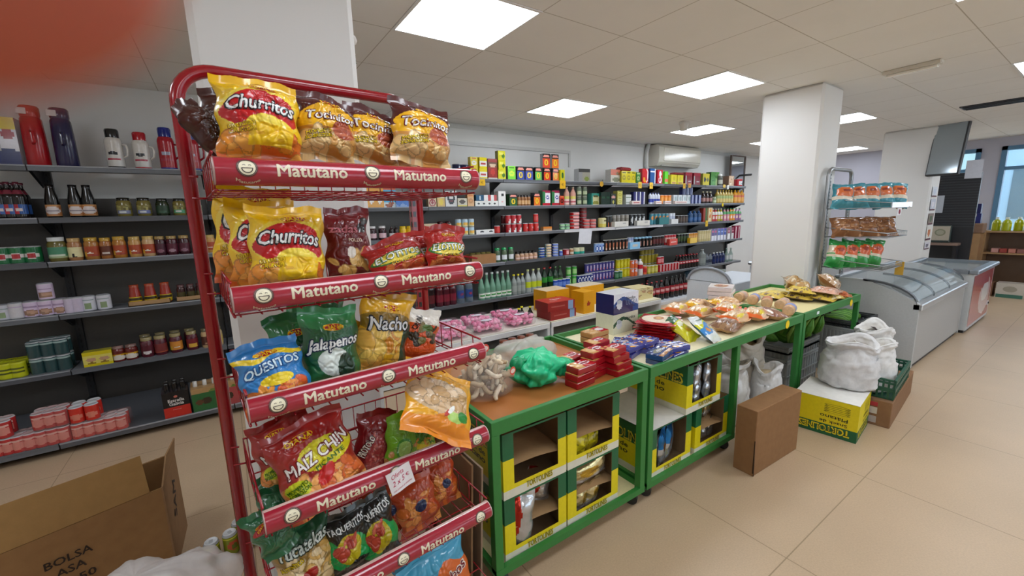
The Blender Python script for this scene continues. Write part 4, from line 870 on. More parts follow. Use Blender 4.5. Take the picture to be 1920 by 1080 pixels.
# one mesh per product kind, copied along the rows
PC = {}
def proto(key, fn, mat):
    k = (key, mat.name)
    if k not in PC: m = MB(); fn(m); PC[k] = m.mesh(key, mat)
    return PC[k]
def can(body, lab=None, r=.033, h=.11, top='c8cacc', shapes=None):
    def f(m):
        m.lathe([(r*.86, 0), (r, .005), (r, h-.008), (r*.86, h-.001), (r*.8, h-.003), (0, h-.003)], ['a8aaac', body, 'b8babc', top, top], 14, shapes=shapes or ([('r', -.9, .25, .9, .72, lab)] if lab else None))
    return f
def jar(content, lid, lab=None, r=.035, h=.13, shapes=None):
    def f(m):
        m.lathe([(r*.9, 0), (r, .008), (r, h*.72), (r*.8, h*.83)], [content]*3, 14, shapes=shapes or ([('r', -.95, .2, .95, .6, lab)] if lab else None), cap=True)
        m.lathe([(r*.84, h*.84), (r*.84, h), (0, h)], lid, 14)
    return f
def bottle(body, cap, lab=None, r=.035, h=.24, neck=.32, sh=None, lz=(.18, .5)):
    def f(m):
        m.lathe([(r*.9, 0), (r, .01), (r, h*(1-neck)), (r*.75, h*(1-neck*.75)), (r*.36, h*(1-neck*.4)), (r*.34, h*.93)], body, 14, shapes=sh or ([('r', -2, lz[0], 2, lz[1], lab)] if lab else None))
        m.lathe([(r*.42, h*.93), (r*.42, h), (0, h)], cap, 12)
    return f
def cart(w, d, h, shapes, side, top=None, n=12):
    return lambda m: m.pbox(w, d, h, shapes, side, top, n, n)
def row(side, lev, px0, px1, name, desc, cat, w, fn, mat=None, n=None, stack=1, deep=1, h=None, y=None, where='', d=None, jit=.0, z=None, seed=0, rot=0.):
    """a row of alike goods between two sighted positions on one shelf"""
    zz = z if z is not None else (LEVL if side == 'L' else LEV)[lev]
    yy = y if y is not None else SF+.02+(d or w)/2
    sy = 300+0*zz
    # sight down to the shelf front edge at this height
    def X(px):
        py = 400.
        for _ in range(12):
            p = onY(px, py, yy); dz = p.z-zz
            py += dz*FPX/max(1., (p.x*_f[0]+p.y*_f[1]))*.9
        return onY(px, py, yy).x
    xa, xb = X(px0), X(px1)
    if n is None: n = max(1, int(round((xb-xa)/(w*1.04))))
    step = (xb-xa)/n
    me = proto(desc+name, fn, mat or gloss)
    h = h or (max(v.co.z for v in me.vertices))
    rg = random.Random(int(px0*7+lev)); tot = n*stack*deep; out = []
    sn = LN[lev] if lev < 6 else ''
    place = where or '%s shelf %s' % (sn, 'at far left' if side == 'L' else 'right of rack')
    for k in range(n):
        for s in range(stack):
            for q in range(deep):
                o = bpy.data.objects.new(name, me); COL.objects.link(o)
                o.location = (xa+step*(k+.5)+rg.uniform(-jit, jit), yy+q*((d or w)*1.06), zz+s*(h+.0005)); o.rotation_euler = (0, 0, rot+rg.uniform(-.12, .12)*(1 if jit or n == 1 else .4))
                wd = []
                if n > 1: wd.append(pos_word(k, n))
                if stack > 1: wd.append(['bottom layer', 'upper layer', 'third layer', 'fourth layer', 'fifth layer', 'sixth layer'][s])
                if deep > 1: wd.append(['front row', 'back row', 'third row'][q])
                lab = desc+(', '+' '.join(wd) if wd else '')+', '+place
                if len(lab.split()) > 16: lab = desc.split(' with ')[0].split(' in the ')[0].split(' on the ')[0]+(', '+' '.join(wd) if wd else '')+', '+place
                tag(o, lab, cat, (desc+' '+place) if tot > 1 else None); out.append(o)
    return out
R_ = lambda c1, c2, c3, c4: [('bg', c1), ('r', -1, .45, 1, 1, c2), ('e', 0, -.1, .7, .4, c3), ('r', -.6, .6, .6, .8, c4), ('r', -.4, -.2, .4, -.05, c2)]
def soup(c): return [('bg', c), ('r', -1, .35, 1, 1, '2a2c2c'), ('e', 0, .65, .8, .22, 'f09a8c'), ('e', 0, -.25, .5, .45, 'f0d030'), ('e', 0, -.25, .22, .24, c)]
# --- top shelf, right of the rack
r = row
r('R', 0, 850, 878, 'tin', 'navy blue tin', 'tin', .11, can('23284c', None, .052, .15, '1c2040'))
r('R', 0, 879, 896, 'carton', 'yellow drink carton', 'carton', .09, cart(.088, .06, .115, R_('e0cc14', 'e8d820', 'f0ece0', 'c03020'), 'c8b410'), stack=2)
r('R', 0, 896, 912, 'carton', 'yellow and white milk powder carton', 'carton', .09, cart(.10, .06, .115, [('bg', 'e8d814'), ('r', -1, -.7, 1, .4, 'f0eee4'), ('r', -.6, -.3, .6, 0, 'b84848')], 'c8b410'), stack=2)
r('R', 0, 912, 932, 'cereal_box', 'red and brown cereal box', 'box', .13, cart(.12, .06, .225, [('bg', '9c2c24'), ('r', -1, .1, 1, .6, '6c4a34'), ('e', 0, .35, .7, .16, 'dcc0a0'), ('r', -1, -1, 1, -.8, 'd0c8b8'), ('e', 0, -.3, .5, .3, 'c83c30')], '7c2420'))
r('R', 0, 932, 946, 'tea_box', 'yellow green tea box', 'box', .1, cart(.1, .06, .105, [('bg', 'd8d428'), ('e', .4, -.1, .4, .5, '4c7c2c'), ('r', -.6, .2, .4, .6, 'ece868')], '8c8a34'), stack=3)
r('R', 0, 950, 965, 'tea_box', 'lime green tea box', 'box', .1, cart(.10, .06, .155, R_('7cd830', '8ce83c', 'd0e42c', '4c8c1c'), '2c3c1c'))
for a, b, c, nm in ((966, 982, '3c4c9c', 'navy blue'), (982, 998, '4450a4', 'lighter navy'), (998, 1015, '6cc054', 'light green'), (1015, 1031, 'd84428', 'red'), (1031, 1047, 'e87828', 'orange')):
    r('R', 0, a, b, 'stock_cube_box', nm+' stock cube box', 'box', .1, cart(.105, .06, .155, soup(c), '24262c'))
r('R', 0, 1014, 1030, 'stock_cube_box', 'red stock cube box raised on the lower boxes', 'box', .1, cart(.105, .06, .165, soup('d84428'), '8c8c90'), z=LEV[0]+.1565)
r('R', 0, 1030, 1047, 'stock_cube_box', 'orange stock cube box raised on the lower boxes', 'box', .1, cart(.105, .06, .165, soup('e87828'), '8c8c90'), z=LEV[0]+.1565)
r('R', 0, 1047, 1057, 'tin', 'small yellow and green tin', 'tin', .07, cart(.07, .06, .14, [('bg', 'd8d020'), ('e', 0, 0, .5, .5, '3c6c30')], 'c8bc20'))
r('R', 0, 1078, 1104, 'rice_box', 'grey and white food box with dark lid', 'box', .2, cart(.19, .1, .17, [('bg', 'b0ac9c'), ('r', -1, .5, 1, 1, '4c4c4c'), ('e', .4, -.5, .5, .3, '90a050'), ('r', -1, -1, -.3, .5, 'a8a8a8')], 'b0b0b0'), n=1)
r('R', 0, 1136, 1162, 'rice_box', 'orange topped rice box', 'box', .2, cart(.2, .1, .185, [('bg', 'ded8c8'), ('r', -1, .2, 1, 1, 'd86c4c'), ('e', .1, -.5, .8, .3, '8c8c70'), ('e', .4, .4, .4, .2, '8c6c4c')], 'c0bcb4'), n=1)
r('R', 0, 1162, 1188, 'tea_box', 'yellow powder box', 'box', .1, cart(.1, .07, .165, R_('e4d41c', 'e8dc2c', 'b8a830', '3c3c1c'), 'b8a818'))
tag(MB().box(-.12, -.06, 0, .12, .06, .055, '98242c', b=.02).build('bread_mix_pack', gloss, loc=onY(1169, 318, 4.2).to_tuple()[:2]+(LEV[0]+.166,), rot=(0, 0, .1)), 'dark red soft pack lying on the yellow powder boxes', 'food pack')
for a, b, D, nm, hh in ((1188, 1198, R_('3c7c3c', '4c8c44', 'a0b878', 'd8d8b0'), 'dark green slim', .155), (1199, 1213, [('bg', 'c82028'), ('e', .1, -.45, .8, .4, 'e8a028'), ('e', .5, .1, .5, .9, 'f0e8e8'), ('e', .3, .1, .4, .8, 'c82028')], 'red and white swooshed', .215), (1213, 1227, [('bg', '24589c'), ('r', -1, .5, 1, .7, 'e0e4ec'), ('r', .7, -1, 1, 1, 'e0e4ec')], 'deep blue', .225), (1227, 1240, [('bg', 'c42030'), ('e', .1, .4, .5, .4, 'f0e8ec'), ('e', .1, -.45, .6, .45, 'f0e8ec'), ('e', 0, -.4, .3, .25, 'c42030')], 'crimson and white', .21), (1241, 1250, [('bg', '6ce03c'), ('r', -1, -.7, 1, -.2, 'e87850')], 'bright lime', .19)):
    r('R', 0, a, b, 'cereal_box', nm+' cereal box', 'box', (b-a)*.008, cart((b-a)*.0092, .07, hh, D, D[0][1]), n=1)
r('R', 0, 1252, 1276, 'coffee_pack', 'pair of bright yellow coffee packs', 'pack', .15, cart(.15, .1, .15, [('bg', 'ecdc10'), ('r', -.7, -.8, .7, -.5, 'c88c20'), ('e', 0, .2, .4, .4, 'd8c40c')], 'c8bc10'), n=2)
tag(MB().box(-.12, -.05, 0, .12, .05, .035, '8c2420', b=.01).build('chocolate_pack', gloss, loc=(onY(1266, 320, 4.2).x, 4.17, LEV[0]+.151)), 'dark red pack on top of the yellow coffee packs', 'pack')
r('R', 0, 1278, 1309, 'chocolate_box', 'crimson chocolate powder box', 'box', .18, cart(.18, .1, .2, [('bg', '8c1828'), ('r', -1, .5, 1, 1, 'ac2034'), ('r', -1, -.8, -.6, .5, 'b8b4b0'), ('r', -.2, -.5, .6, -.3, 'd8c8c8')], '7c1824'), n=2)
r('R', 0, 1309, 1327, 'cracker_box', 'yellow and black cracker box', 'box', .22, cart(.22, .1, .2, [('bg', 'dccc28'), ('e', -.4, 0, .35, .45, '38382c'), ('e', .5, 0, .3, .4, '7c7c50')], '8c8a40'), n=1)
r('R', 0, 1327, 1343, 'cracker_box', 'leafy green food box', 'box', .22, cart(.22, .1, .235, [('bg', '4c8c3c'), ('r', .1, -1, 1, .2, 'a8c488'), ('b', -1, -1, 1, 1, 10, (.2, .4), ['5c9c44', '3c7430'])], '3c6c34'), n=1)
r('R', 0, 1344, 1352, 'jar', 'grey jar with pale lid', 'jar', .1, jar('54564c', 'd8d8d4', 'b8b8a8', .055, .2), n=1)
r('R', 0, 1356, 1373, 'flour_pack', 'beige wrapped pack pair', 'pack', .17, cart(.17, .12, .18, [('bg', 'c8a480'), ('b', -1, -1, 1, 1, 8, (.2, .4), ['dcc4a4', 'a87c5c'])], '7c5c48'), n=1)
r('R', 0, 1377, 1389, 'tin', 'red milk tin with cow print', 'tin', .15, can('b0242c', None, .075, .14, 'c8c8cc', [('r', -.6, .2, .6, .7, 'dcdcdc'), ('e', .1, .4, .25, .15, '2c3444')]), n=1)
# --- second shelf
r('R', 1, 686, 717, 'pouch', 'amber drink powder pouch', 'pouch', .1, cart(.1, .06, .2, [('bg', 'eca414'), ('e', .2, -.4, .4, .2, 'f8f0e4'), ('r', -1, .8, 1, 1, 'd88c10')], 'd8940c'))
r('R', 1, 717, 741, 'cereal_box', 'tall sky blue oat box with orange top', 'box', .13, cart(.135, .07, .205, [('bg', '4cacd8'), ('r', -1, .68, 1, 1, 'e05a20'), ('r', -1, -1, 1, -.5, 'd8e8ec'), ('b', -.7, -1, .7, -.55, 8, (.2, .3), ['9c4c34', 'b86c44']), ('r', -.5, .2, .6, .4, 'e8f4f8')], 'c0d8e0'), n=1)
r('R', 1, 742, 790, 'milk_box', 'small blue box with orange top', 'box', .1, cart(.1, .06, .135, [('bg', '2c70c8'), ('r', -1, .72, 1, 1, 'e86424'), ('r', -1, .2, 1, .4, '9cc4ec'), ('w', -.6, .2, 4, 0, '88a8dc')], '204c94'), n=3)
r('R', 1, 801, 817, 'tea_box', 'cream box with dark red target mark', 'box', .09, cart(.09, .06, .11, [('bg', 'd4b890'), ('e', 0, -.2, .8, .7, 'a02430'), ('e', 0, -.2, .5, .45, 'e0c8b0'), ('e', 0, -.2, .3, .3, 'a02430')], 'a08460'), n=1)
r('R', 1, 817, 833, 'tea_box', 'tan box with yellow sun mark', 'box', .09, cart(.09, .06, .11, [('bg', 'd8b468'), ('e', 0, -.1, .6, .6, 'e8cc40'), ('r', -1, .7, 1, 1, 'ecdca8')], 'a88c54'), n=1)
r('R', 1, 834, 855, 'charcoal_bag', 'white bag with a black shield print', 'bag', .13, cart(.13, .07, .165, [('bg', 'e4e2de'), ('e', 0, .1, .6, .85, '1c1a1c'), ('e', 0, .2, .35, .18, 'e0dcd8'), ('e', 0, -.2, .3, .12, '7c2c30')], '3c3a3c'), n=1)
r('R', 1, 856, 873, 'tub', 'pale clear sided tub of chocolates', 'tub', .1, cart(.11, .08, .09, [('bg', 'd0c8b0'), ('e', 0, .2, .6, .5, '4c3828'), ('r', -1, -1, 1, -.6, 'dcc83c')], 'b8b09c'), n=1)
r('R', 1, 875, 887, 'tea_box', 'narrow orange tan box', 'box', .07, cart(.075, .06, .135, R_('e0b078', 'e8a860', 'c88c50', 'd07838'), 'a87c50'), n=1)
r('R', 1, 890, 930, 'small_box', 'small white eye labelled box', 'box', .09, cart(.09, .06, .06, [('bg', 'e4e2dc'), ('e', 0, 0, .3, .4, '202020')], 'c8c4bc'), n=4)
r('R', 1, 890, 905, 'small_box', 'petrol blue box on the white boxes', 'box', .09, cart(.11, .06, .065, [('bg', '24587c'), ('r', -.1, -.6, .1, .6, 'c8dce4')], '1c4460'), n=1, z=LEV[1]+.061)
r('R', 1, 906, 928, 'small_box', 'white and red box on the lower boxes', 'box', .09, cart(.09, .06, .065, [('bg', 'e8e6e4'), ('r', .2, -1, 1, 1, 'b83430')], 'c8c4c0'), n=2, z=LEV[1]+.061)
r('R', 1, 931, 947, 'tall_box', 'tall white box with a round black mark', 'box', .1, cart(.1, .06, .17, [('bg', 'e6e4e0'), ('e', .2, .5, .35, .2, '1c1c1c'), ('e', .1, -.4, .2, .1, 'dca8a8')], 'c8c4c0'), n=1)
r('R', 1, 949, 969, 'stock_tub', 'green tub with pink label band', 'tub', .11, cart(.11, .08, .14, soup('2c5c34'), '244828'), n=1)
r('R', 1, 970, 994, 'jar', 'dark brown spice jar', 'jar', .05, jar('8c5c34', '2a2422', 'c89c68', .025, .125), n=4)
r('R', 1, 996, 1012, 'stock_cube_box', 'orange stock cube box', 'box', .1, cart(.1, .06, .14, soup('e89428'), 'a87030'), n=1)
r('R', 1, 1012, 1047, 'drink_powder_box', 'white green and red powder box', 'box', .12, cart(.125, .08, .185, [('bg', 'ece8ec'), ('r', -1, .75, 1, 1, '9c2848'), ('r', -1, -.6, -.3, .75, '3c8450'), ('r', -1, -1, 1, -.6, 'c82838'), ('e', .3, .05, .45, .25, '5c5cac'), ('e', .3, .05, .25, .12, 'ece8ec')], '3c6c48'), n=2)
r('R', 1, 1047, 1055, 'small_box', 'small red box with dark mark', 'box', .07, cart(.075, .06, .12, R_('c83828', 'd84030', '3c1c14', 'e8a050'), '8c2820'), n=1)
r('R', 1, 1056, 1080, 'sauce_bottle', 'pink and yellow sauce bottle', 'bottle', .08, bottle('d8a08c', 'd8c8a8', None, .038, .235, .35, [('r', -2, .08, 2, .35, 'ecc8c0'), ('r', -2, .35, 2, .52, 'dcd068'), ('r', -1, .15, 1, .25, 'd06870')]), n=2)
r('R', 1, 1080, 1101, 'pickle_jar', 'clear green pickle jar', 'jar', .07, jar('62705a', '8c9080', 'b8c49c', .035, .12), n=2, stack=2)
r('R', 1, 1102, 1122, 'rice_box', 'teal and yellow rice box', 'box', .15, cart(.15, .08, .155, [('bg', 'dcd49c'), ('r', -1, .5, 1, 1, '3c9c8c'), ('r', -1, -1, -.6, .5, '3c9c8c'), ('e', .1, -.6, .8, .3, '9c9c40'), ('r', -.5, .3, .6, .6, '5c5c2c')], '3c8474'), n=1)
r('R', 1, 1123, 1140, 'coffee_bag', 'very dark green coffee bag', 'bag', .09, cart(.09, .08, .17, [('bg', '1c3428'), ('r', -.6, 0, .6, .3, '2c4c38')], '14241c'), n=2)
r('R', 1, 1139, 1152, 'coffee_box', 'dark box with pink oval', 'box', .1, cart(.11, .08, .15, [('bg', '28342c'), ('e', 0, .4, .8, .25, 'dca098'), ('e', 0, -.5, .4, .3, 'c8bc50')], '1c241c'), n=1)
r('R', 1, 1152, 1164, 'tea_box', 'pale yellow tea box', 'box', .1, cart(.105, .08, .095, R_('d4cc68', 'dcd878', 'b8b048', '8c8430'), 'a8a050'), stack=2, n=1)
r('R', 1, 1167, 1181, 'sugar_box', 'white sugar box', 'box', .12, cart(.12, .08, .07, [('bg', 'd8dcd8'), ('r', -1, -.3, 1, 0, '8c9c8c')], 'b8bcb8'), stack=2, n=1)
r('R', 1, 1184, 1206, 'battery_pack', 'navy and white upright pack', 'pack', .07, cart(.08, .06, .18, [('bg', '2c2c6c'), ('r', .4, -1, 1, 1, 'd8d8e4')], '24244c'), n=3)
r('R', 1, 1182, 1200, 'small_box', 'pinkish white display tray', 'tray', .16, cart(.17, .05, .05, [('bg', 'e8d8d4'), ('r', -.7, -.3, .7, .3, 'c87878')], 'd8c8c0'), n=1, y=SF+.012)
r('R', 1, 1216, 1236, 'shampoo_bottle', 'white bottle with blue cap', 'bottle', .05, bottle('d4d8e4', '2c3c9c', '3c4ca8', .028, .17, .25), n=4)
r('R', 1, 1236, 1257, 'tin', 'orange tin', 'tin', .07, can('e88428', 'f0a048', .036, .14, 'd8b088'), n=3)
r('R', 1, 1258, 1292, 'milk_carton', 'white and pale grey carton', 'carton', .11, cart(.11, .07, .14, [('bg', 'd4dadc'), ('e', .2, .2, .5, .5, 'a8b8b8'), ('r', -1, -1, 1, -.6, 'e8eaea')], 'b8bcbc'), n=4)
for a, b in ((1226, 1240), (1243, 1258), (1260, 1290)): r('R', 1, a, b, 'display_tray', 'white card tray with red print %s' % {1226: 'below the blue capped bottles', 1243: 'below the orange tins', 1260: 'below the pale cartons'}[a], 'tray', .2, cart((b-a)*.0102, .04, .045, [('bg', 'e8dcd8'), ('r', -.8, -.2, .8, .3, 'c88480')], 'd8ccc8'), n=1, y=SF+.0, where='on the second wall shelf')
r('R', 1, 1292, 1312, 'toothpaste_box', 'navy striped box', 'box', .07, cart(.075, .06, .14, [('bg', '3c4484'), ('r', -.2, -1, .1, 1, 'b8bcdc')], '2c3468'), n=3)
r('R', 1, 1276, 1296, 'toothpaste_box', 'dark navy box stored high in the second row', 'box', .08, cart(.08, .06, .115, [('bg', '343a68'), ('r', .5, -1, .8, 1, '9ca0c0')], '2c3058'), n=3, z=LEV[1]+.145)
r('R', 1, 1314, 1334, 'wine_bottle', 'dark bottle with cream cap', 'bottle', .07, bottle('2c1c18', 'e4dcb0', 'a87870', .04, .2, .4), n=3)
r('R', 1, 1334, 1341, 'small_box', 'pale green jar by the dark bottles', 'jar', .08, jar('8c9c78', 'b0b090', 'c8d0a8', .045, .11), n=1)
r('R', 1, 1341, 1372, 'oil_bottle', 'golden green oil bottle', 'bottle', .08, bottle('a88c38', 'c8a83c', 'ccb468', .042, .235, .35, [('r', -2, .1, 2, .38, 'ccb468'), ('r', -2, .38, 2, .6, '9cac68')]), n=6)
r('R', 1, 1373, 1392, 'oil_bottle', 'amber oil bottle with orange label', 'bottle', .1, bottle('c8881c', 'd8b838', 'dca850', .05, .235, .3, [('r', -2, .15, 2, .5, 'dc9c3c'), ('r', -1, .5, 1, .65, 'c86040')]), n=3)
# --- third shelf
r('R', 2, 690, 727, 'jam_jar', 'dark jam jar with white lid and pink label', 'jar', .085, jar('34141c', 'e4e0e0', 'dcb8c0', .038, .135), n=2)
r('R', 2, 731, 748, 'sauce_bottle', 'slim dark sauce bottle', 'bottle', .05, bottle('2c1a1a', '2c2424', 'd8d4d4', .024, .13, .3), n=2)
r('R', 2, 750, 787, 'mustard_jar', 'bright yellow mustard jar', 'jar', .075, jar('e8bc10', 'e8c418', 'ecc830', .036, .125), n=3)
r('R', 2, 789, 818, 'paper_bag', 'small beige stand up pouch', 'pouch', .1, cart(.1, .06, .14, [('bg', 'd0b898'), ('r', -.5, -.2, .5, .5, 'c0a480'), ('r', -.4, 0, .4, .2, '8c7458')], 'b09878'), n=2)
r('R', 2, 819, 848, 'ketchup_bottle', 'upside down dark red sauce bottle', 'bottle', .08, lambda m: m.lathe([(.02, 0), (.022, .02), (.036, .05), (.038, .13), (.03, .155), (0, .16)], ['3c1418']*5, 16, shapes=[('r', -.6, .25, .6, .8, 'b8b4a4'), ('e', 0, .5, .3, .12, 'e4e4d8')]), n=2)
r('R', 2, 854, 890, 'milk_can', 'condensed milk can with pale blue and yellow label', 'can', .07, can('d8d4a8', None, .034, .09, 'c8ccd0', [('r', -2, .5, 2, .9, 'b8d4e4'), ('e', 0, .4, .6, .2, 'ecb848')]), n=3, stack=2)
r('R', 2, 893, 926, 'stock_cube_box', 'flat white box with black oval', 'box', .15, cart(.15, .07, .05, [('bg', 'e4e0dc'), ('e', 0, .1, .4, .35, '2a2424')], 'd0ccc8'), n=2)
r('R', 2, 926, 938, 'can', 'single red round tin', 'can', .07, can('cc2420', 'd83830', .036, .09), n=1, y=SF+.06)
r('R', 2, 938, 963, 'soup_can', 'dark red soup can', 'can', .05, can('5c1a20', None, .03, .105), n=2, stack=2, y=SF+.16)
r('R', 2, 948, 978, 'soup_can', 'red and white swooshed can', 'can', .066, can('b82830', None, .033, .105, 'c8c8cc', [('e', .7, .1, .9, .5, 'ece6e4')]), n=3, stack=2)
r('R', 2, 980, 1010, 'cola_can', 'plain red drink can', 'can', .066, can('cc2c28', None, .033, .105, 'c8c8cc', [('e', .4, .5, .3, .15, 'dca09c')]), n=3)
r('R', 2, 999, 1010, 'cola_can', 'single red drink can standing on the others', 'can', .066, can('cc2c28', 'd0504c', .033, .11), n=1, z=LEV[2]+.1055)
r('R', 2, 1016, 1032, 'small_box', 'flat orange and white box', 'box', .12, cart(.13, .07, .05, [('bg', 'dcae80'), ('r', -1, 0, 1, 1, 'e0842c')], 'c89058'), n=1)
r('R', 2, 1049, 1068, 'tea_tin', 'small green tin', 'tin', .07, can('3c9c5c', 'b8d8b0', .036, .04), n=2, stack=2)
r('R', 2, 1069, 1085, 'tomato_tin', 'flat bright red tin', 'tin', .14, can('d82c2c', None, .066, .045, 'cc8c8c', [('r', -.5, .3, .5, .7, 'f0b8b4')]), n=1, stack=5)
r('R', 2, 1085, 1101, 'tomato_tin', 'flat dark red tin in the tallest stack', 'tin', .1, can('a8242c', 'b84c50', .05, .05, '7c2024'), n=1, stack=6, y=SF+.16)
r('R', 2, 1093, 1117, 'tomato_tin', 'flat red tin in the low stacks', 'tin', .1, can('cc2c30', 'e08078', .048, .042), n=2, stack=3)
r('R', 2, 1121, 1136, 'corn_can', 'yellow and cream can', 'can', .1, can('e0d060', None, .058, .135, 'e8e0a0', [('r', -1, .4, 1, 1, 'e4dcA0'.lower()), ('e', 0, .7, .3, .1, '6c5c2c')]), n=1)
r('R', 2, 1136, 1146, 'energy_can', 'black can with green top and orange stripes', 'can', .06, can('24241c', None, .032, .16, '7cc040', [('r', -.4, 0, .1, .4, 'c85c24')]), n=2, y=SF+.08)
r('R', 2, 1146, 1178, 'energy_can', 'tall grey drink can', 'can', .07, can('9c968c', '847e74', .035, .17), n=4, y=SF+.1)
r('R', 2, 1179, 1208, 'energy_can', 'tall black and white drink can', 'can', .07, can('38383a', None, .034, .17, 'd4d8d8', [('e', 0, .5, .5, .3, 'c4c4c4')]), n=4, y=SF+.1)
for a, b, q in ((1146, 1178, 'long cream card tray before the grey cans'), (1190, 1217, 'white card tray with grey lines before the black cans')):
    r('R', 2, a, b, 'display_tray', q, 'tray', .3, cart((b-a)*.0096, .06, .075, [('bg', 'e0dcd4'), ('r', .1, 0, .7, .12, '9c9c9c'), ('r', .1, .3, .7, .42, '9c9c9c')], 'c8c4bc'), n=1, y=SF+.02, where='on the third wall shelf')
r('R', 2, 1217, 1252, 'energy_can', 'teal and orange drink can', 'can', .07, can('4c94a4', None, .034, .17, '9cd0e4', [('e', 0, .6, .5, .2, 'd88c3c')]), n=5, y=SF+.1)
r('R', 2, 1232, 1252, 'display_tray', 'petrol coloured card tray', 'tray', .3, cart(.22, .06, .11, [('bg', '3c7c80'), ('r', -.7, .1, .7, .2, '78a8a8')], '2c6064'), n=1, y=SF+.02, where='on the third wall shelf')
r('R', 2, 1253, 1264, 'energy_can', 'white tall drink can', 'can', .07, can('d8dce4', 'b8bcd0', .034, .17), n=2, y=SF+.1)
r('R', 2, 1254, 1270, 'display_tray', 'short white card tray', 'tray', .3, cart(.17, .06, .075, [('bg', 'e4e4e4')], 'c8c8c8'), n=1, y=SF+.02, where='on the third wall shelf')
r('R', 2, 1267, 1288, 'beer_can', 'dark brown drink can', 'can', .07, can('34261f', '4c3a30', .036, .13), n=4)
r('R', 2, 1289, 1313, 'water_pack', 'dark blue bottle', 'bottle', .09, bottle('1c4470', '24508c', '2c5c94', .045, .19, .25), n=3)
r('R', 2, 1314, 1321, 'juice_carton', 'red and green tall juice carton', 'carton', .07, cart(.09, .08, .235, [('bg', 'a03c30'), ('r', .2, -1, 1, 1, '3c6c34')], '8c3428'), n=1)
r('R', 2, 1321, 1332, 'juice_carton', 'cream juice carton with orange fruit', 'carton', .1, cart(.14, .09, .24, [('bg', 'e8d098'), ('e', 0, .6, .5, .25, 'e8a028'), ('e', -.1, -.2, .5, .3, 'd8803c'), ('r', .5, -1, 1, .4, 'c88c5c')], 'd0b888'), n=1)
for a, b, c, cc in ((1333, 1343, 'c83c38', 'd8d8d0'), (1343, 1353, 'bca82c', 'd8d8d0'), (1354, 1366, 'dc8ca0', '5ca468'), (1366, 1376, 'e89428', '5ca468'), (1376, 1388, 'a86c9c', '5ca468')):
    r('R', 2, a, b, 'juice_bottle', {'c83c38': 'red', 'bca82c': 'yellow', 'dc8ca0': 'pink', 'e89428': 'orange', 'a86c9c': 'purple'}[c]+' juice bottle', 'bottle', .07, bottle(c, cc, None, .036, .22, .4, [('r', -2, .55, 2, .8, cc), ('r', -.7, .2, .7, .45, 'e8c8b8')]), n=2)
# --- fourth shelf
r('R', 3, 876, 926, 'cardboard_tray', 'open brown cardboard box of jars', 'box', .26, lambda m: (m.box(-.15, -.1, 0, .15, .1, .105, 'a87c54'), [m.lathe([(.03, .1), (.03, .125), (0, .126)], '6c6434', 12, RT((-.1+.066*k, 0, 0))) for k in range(4)]), card, n=1, d=.2)
r('R', 3, 926, 964, 'herb_jar', 'clear herb jar with green lid and white label', 'jar', .08, jar('54684c', '1c9450', 'e4e8ec', .036, .165), n=3)
r('R', 3, 966, 1007, 'pate_jar', 'small salmon coloured jar', 'jar', .055, jar('c89c7c', 'c8a88c', 'e8c8bc', .03, .075), n=5)
r('R', 3, 966, 1004, 'pate_jar', 'small dark jar in the back row', 'jar', .055, jar('2c1c14', '241c18', None, .03, .09), n=5, y=SF+.17)
r('R', 3, 1009, 1022, 'tuna_tin', 'small light blue tin', 'tin', .07, can('4cb0d0', '2c50a0', .04, .033), n=1, stack=4)
r('R', 3, 1022, 1034, 'tuna_tin', 'small turquoise and cream tin', 'tin', .07, can('6cb8c8', 'e0c498', .04, .034), n=1, stack=5)
r('R', 3, 1035, 1047, 'tuna_tin', 'small royal blue tin', 'tin', .07, can('3048b0', '8098e0', .04, .034), n=1, stack=5)
r('R', 3, 1048, 1055, 'small_jar', 'tiny blue jar', 'jar', .05, jar('4c64b8', 'c8d4b0', '88a0d8', .025, .08), n=1)
r('R', 3, 1055, 1067, 'red_tin', 'dark red tin with pink triangle', 'tin', .08, can('9c2028', None, .045, .085, 'c89090', [('e', 0, .5, .4, .3, 'ecb0b4')]), n=1)
r('R', 3, 1067, 1076, 'small_jar', 'small brown and white jar', 'jar', .05, jar('a8744c', 'd8c8a8', 'e0d4c0', .03, .085), n=1)
r('R', 3, 1076, 1094, 'tuna_can', 'cream and teal can', 'can', .09, can('2ca08c', None, .045, .09, 'd8d4b8', [('r', -2, .45, 2, 1, 'd8d8b4')]), n=2)
r('R', 3, 1114, 1131, 'energy_can', 'pale blue printed drink can', 'can', .06, can('8cacdc', None, .031, .125, 'c8ccd4', [('e', 0, .4, .5, .35, '3c58a8'), ('e', 0, .4, .3, .2, 'dce4f0')]), n=3)
r('R', 3, 1131, 1176, 'energy_can', 'black drink can with orange figure', 'can', .06, can('1c1614', None, .031, .16, 'c8b050', [('e', 0, .45, .4, .3, 'b86c4c'), ('e', 0, .2, .25, .1, 'dcb098')]), n=7)
r('R', 3, 1176, 1187, 'energy_can', 'pale blue and white tall can', 'can', .06, can('a8b8dc', 'dce0ec', .031, .17), n=2, y=SF+.1)
r('R', 3, 1176, 1200, 'display_tray', 'light blue card tray with grey label', 'tray', .3, cart(.235, .05, .1, [('bg', '8cc4e8'), ('r', -.5, -.4, .5, .4, 'c8c4bc')], '6ca8d0'), n=1, y=SF+.01, where='on the fourth wall shelf')
r('R', 3, 1188, 1221, 'energy_can', 'black drink can with pale blue top', 'can', .06, can('181818', None, .031, .165, '88b8d8', [('e', 0, .4, .4, .25, 'a87868'), ('r', -2, .85, 2, 1, '88b4d0')]), n=5)
r('R', 3, 1222, 1244, 'energy_can', 'black and deep red drink can', 'can', .06, can('2a1c1a', '5c2828', .031, .16), n=4)
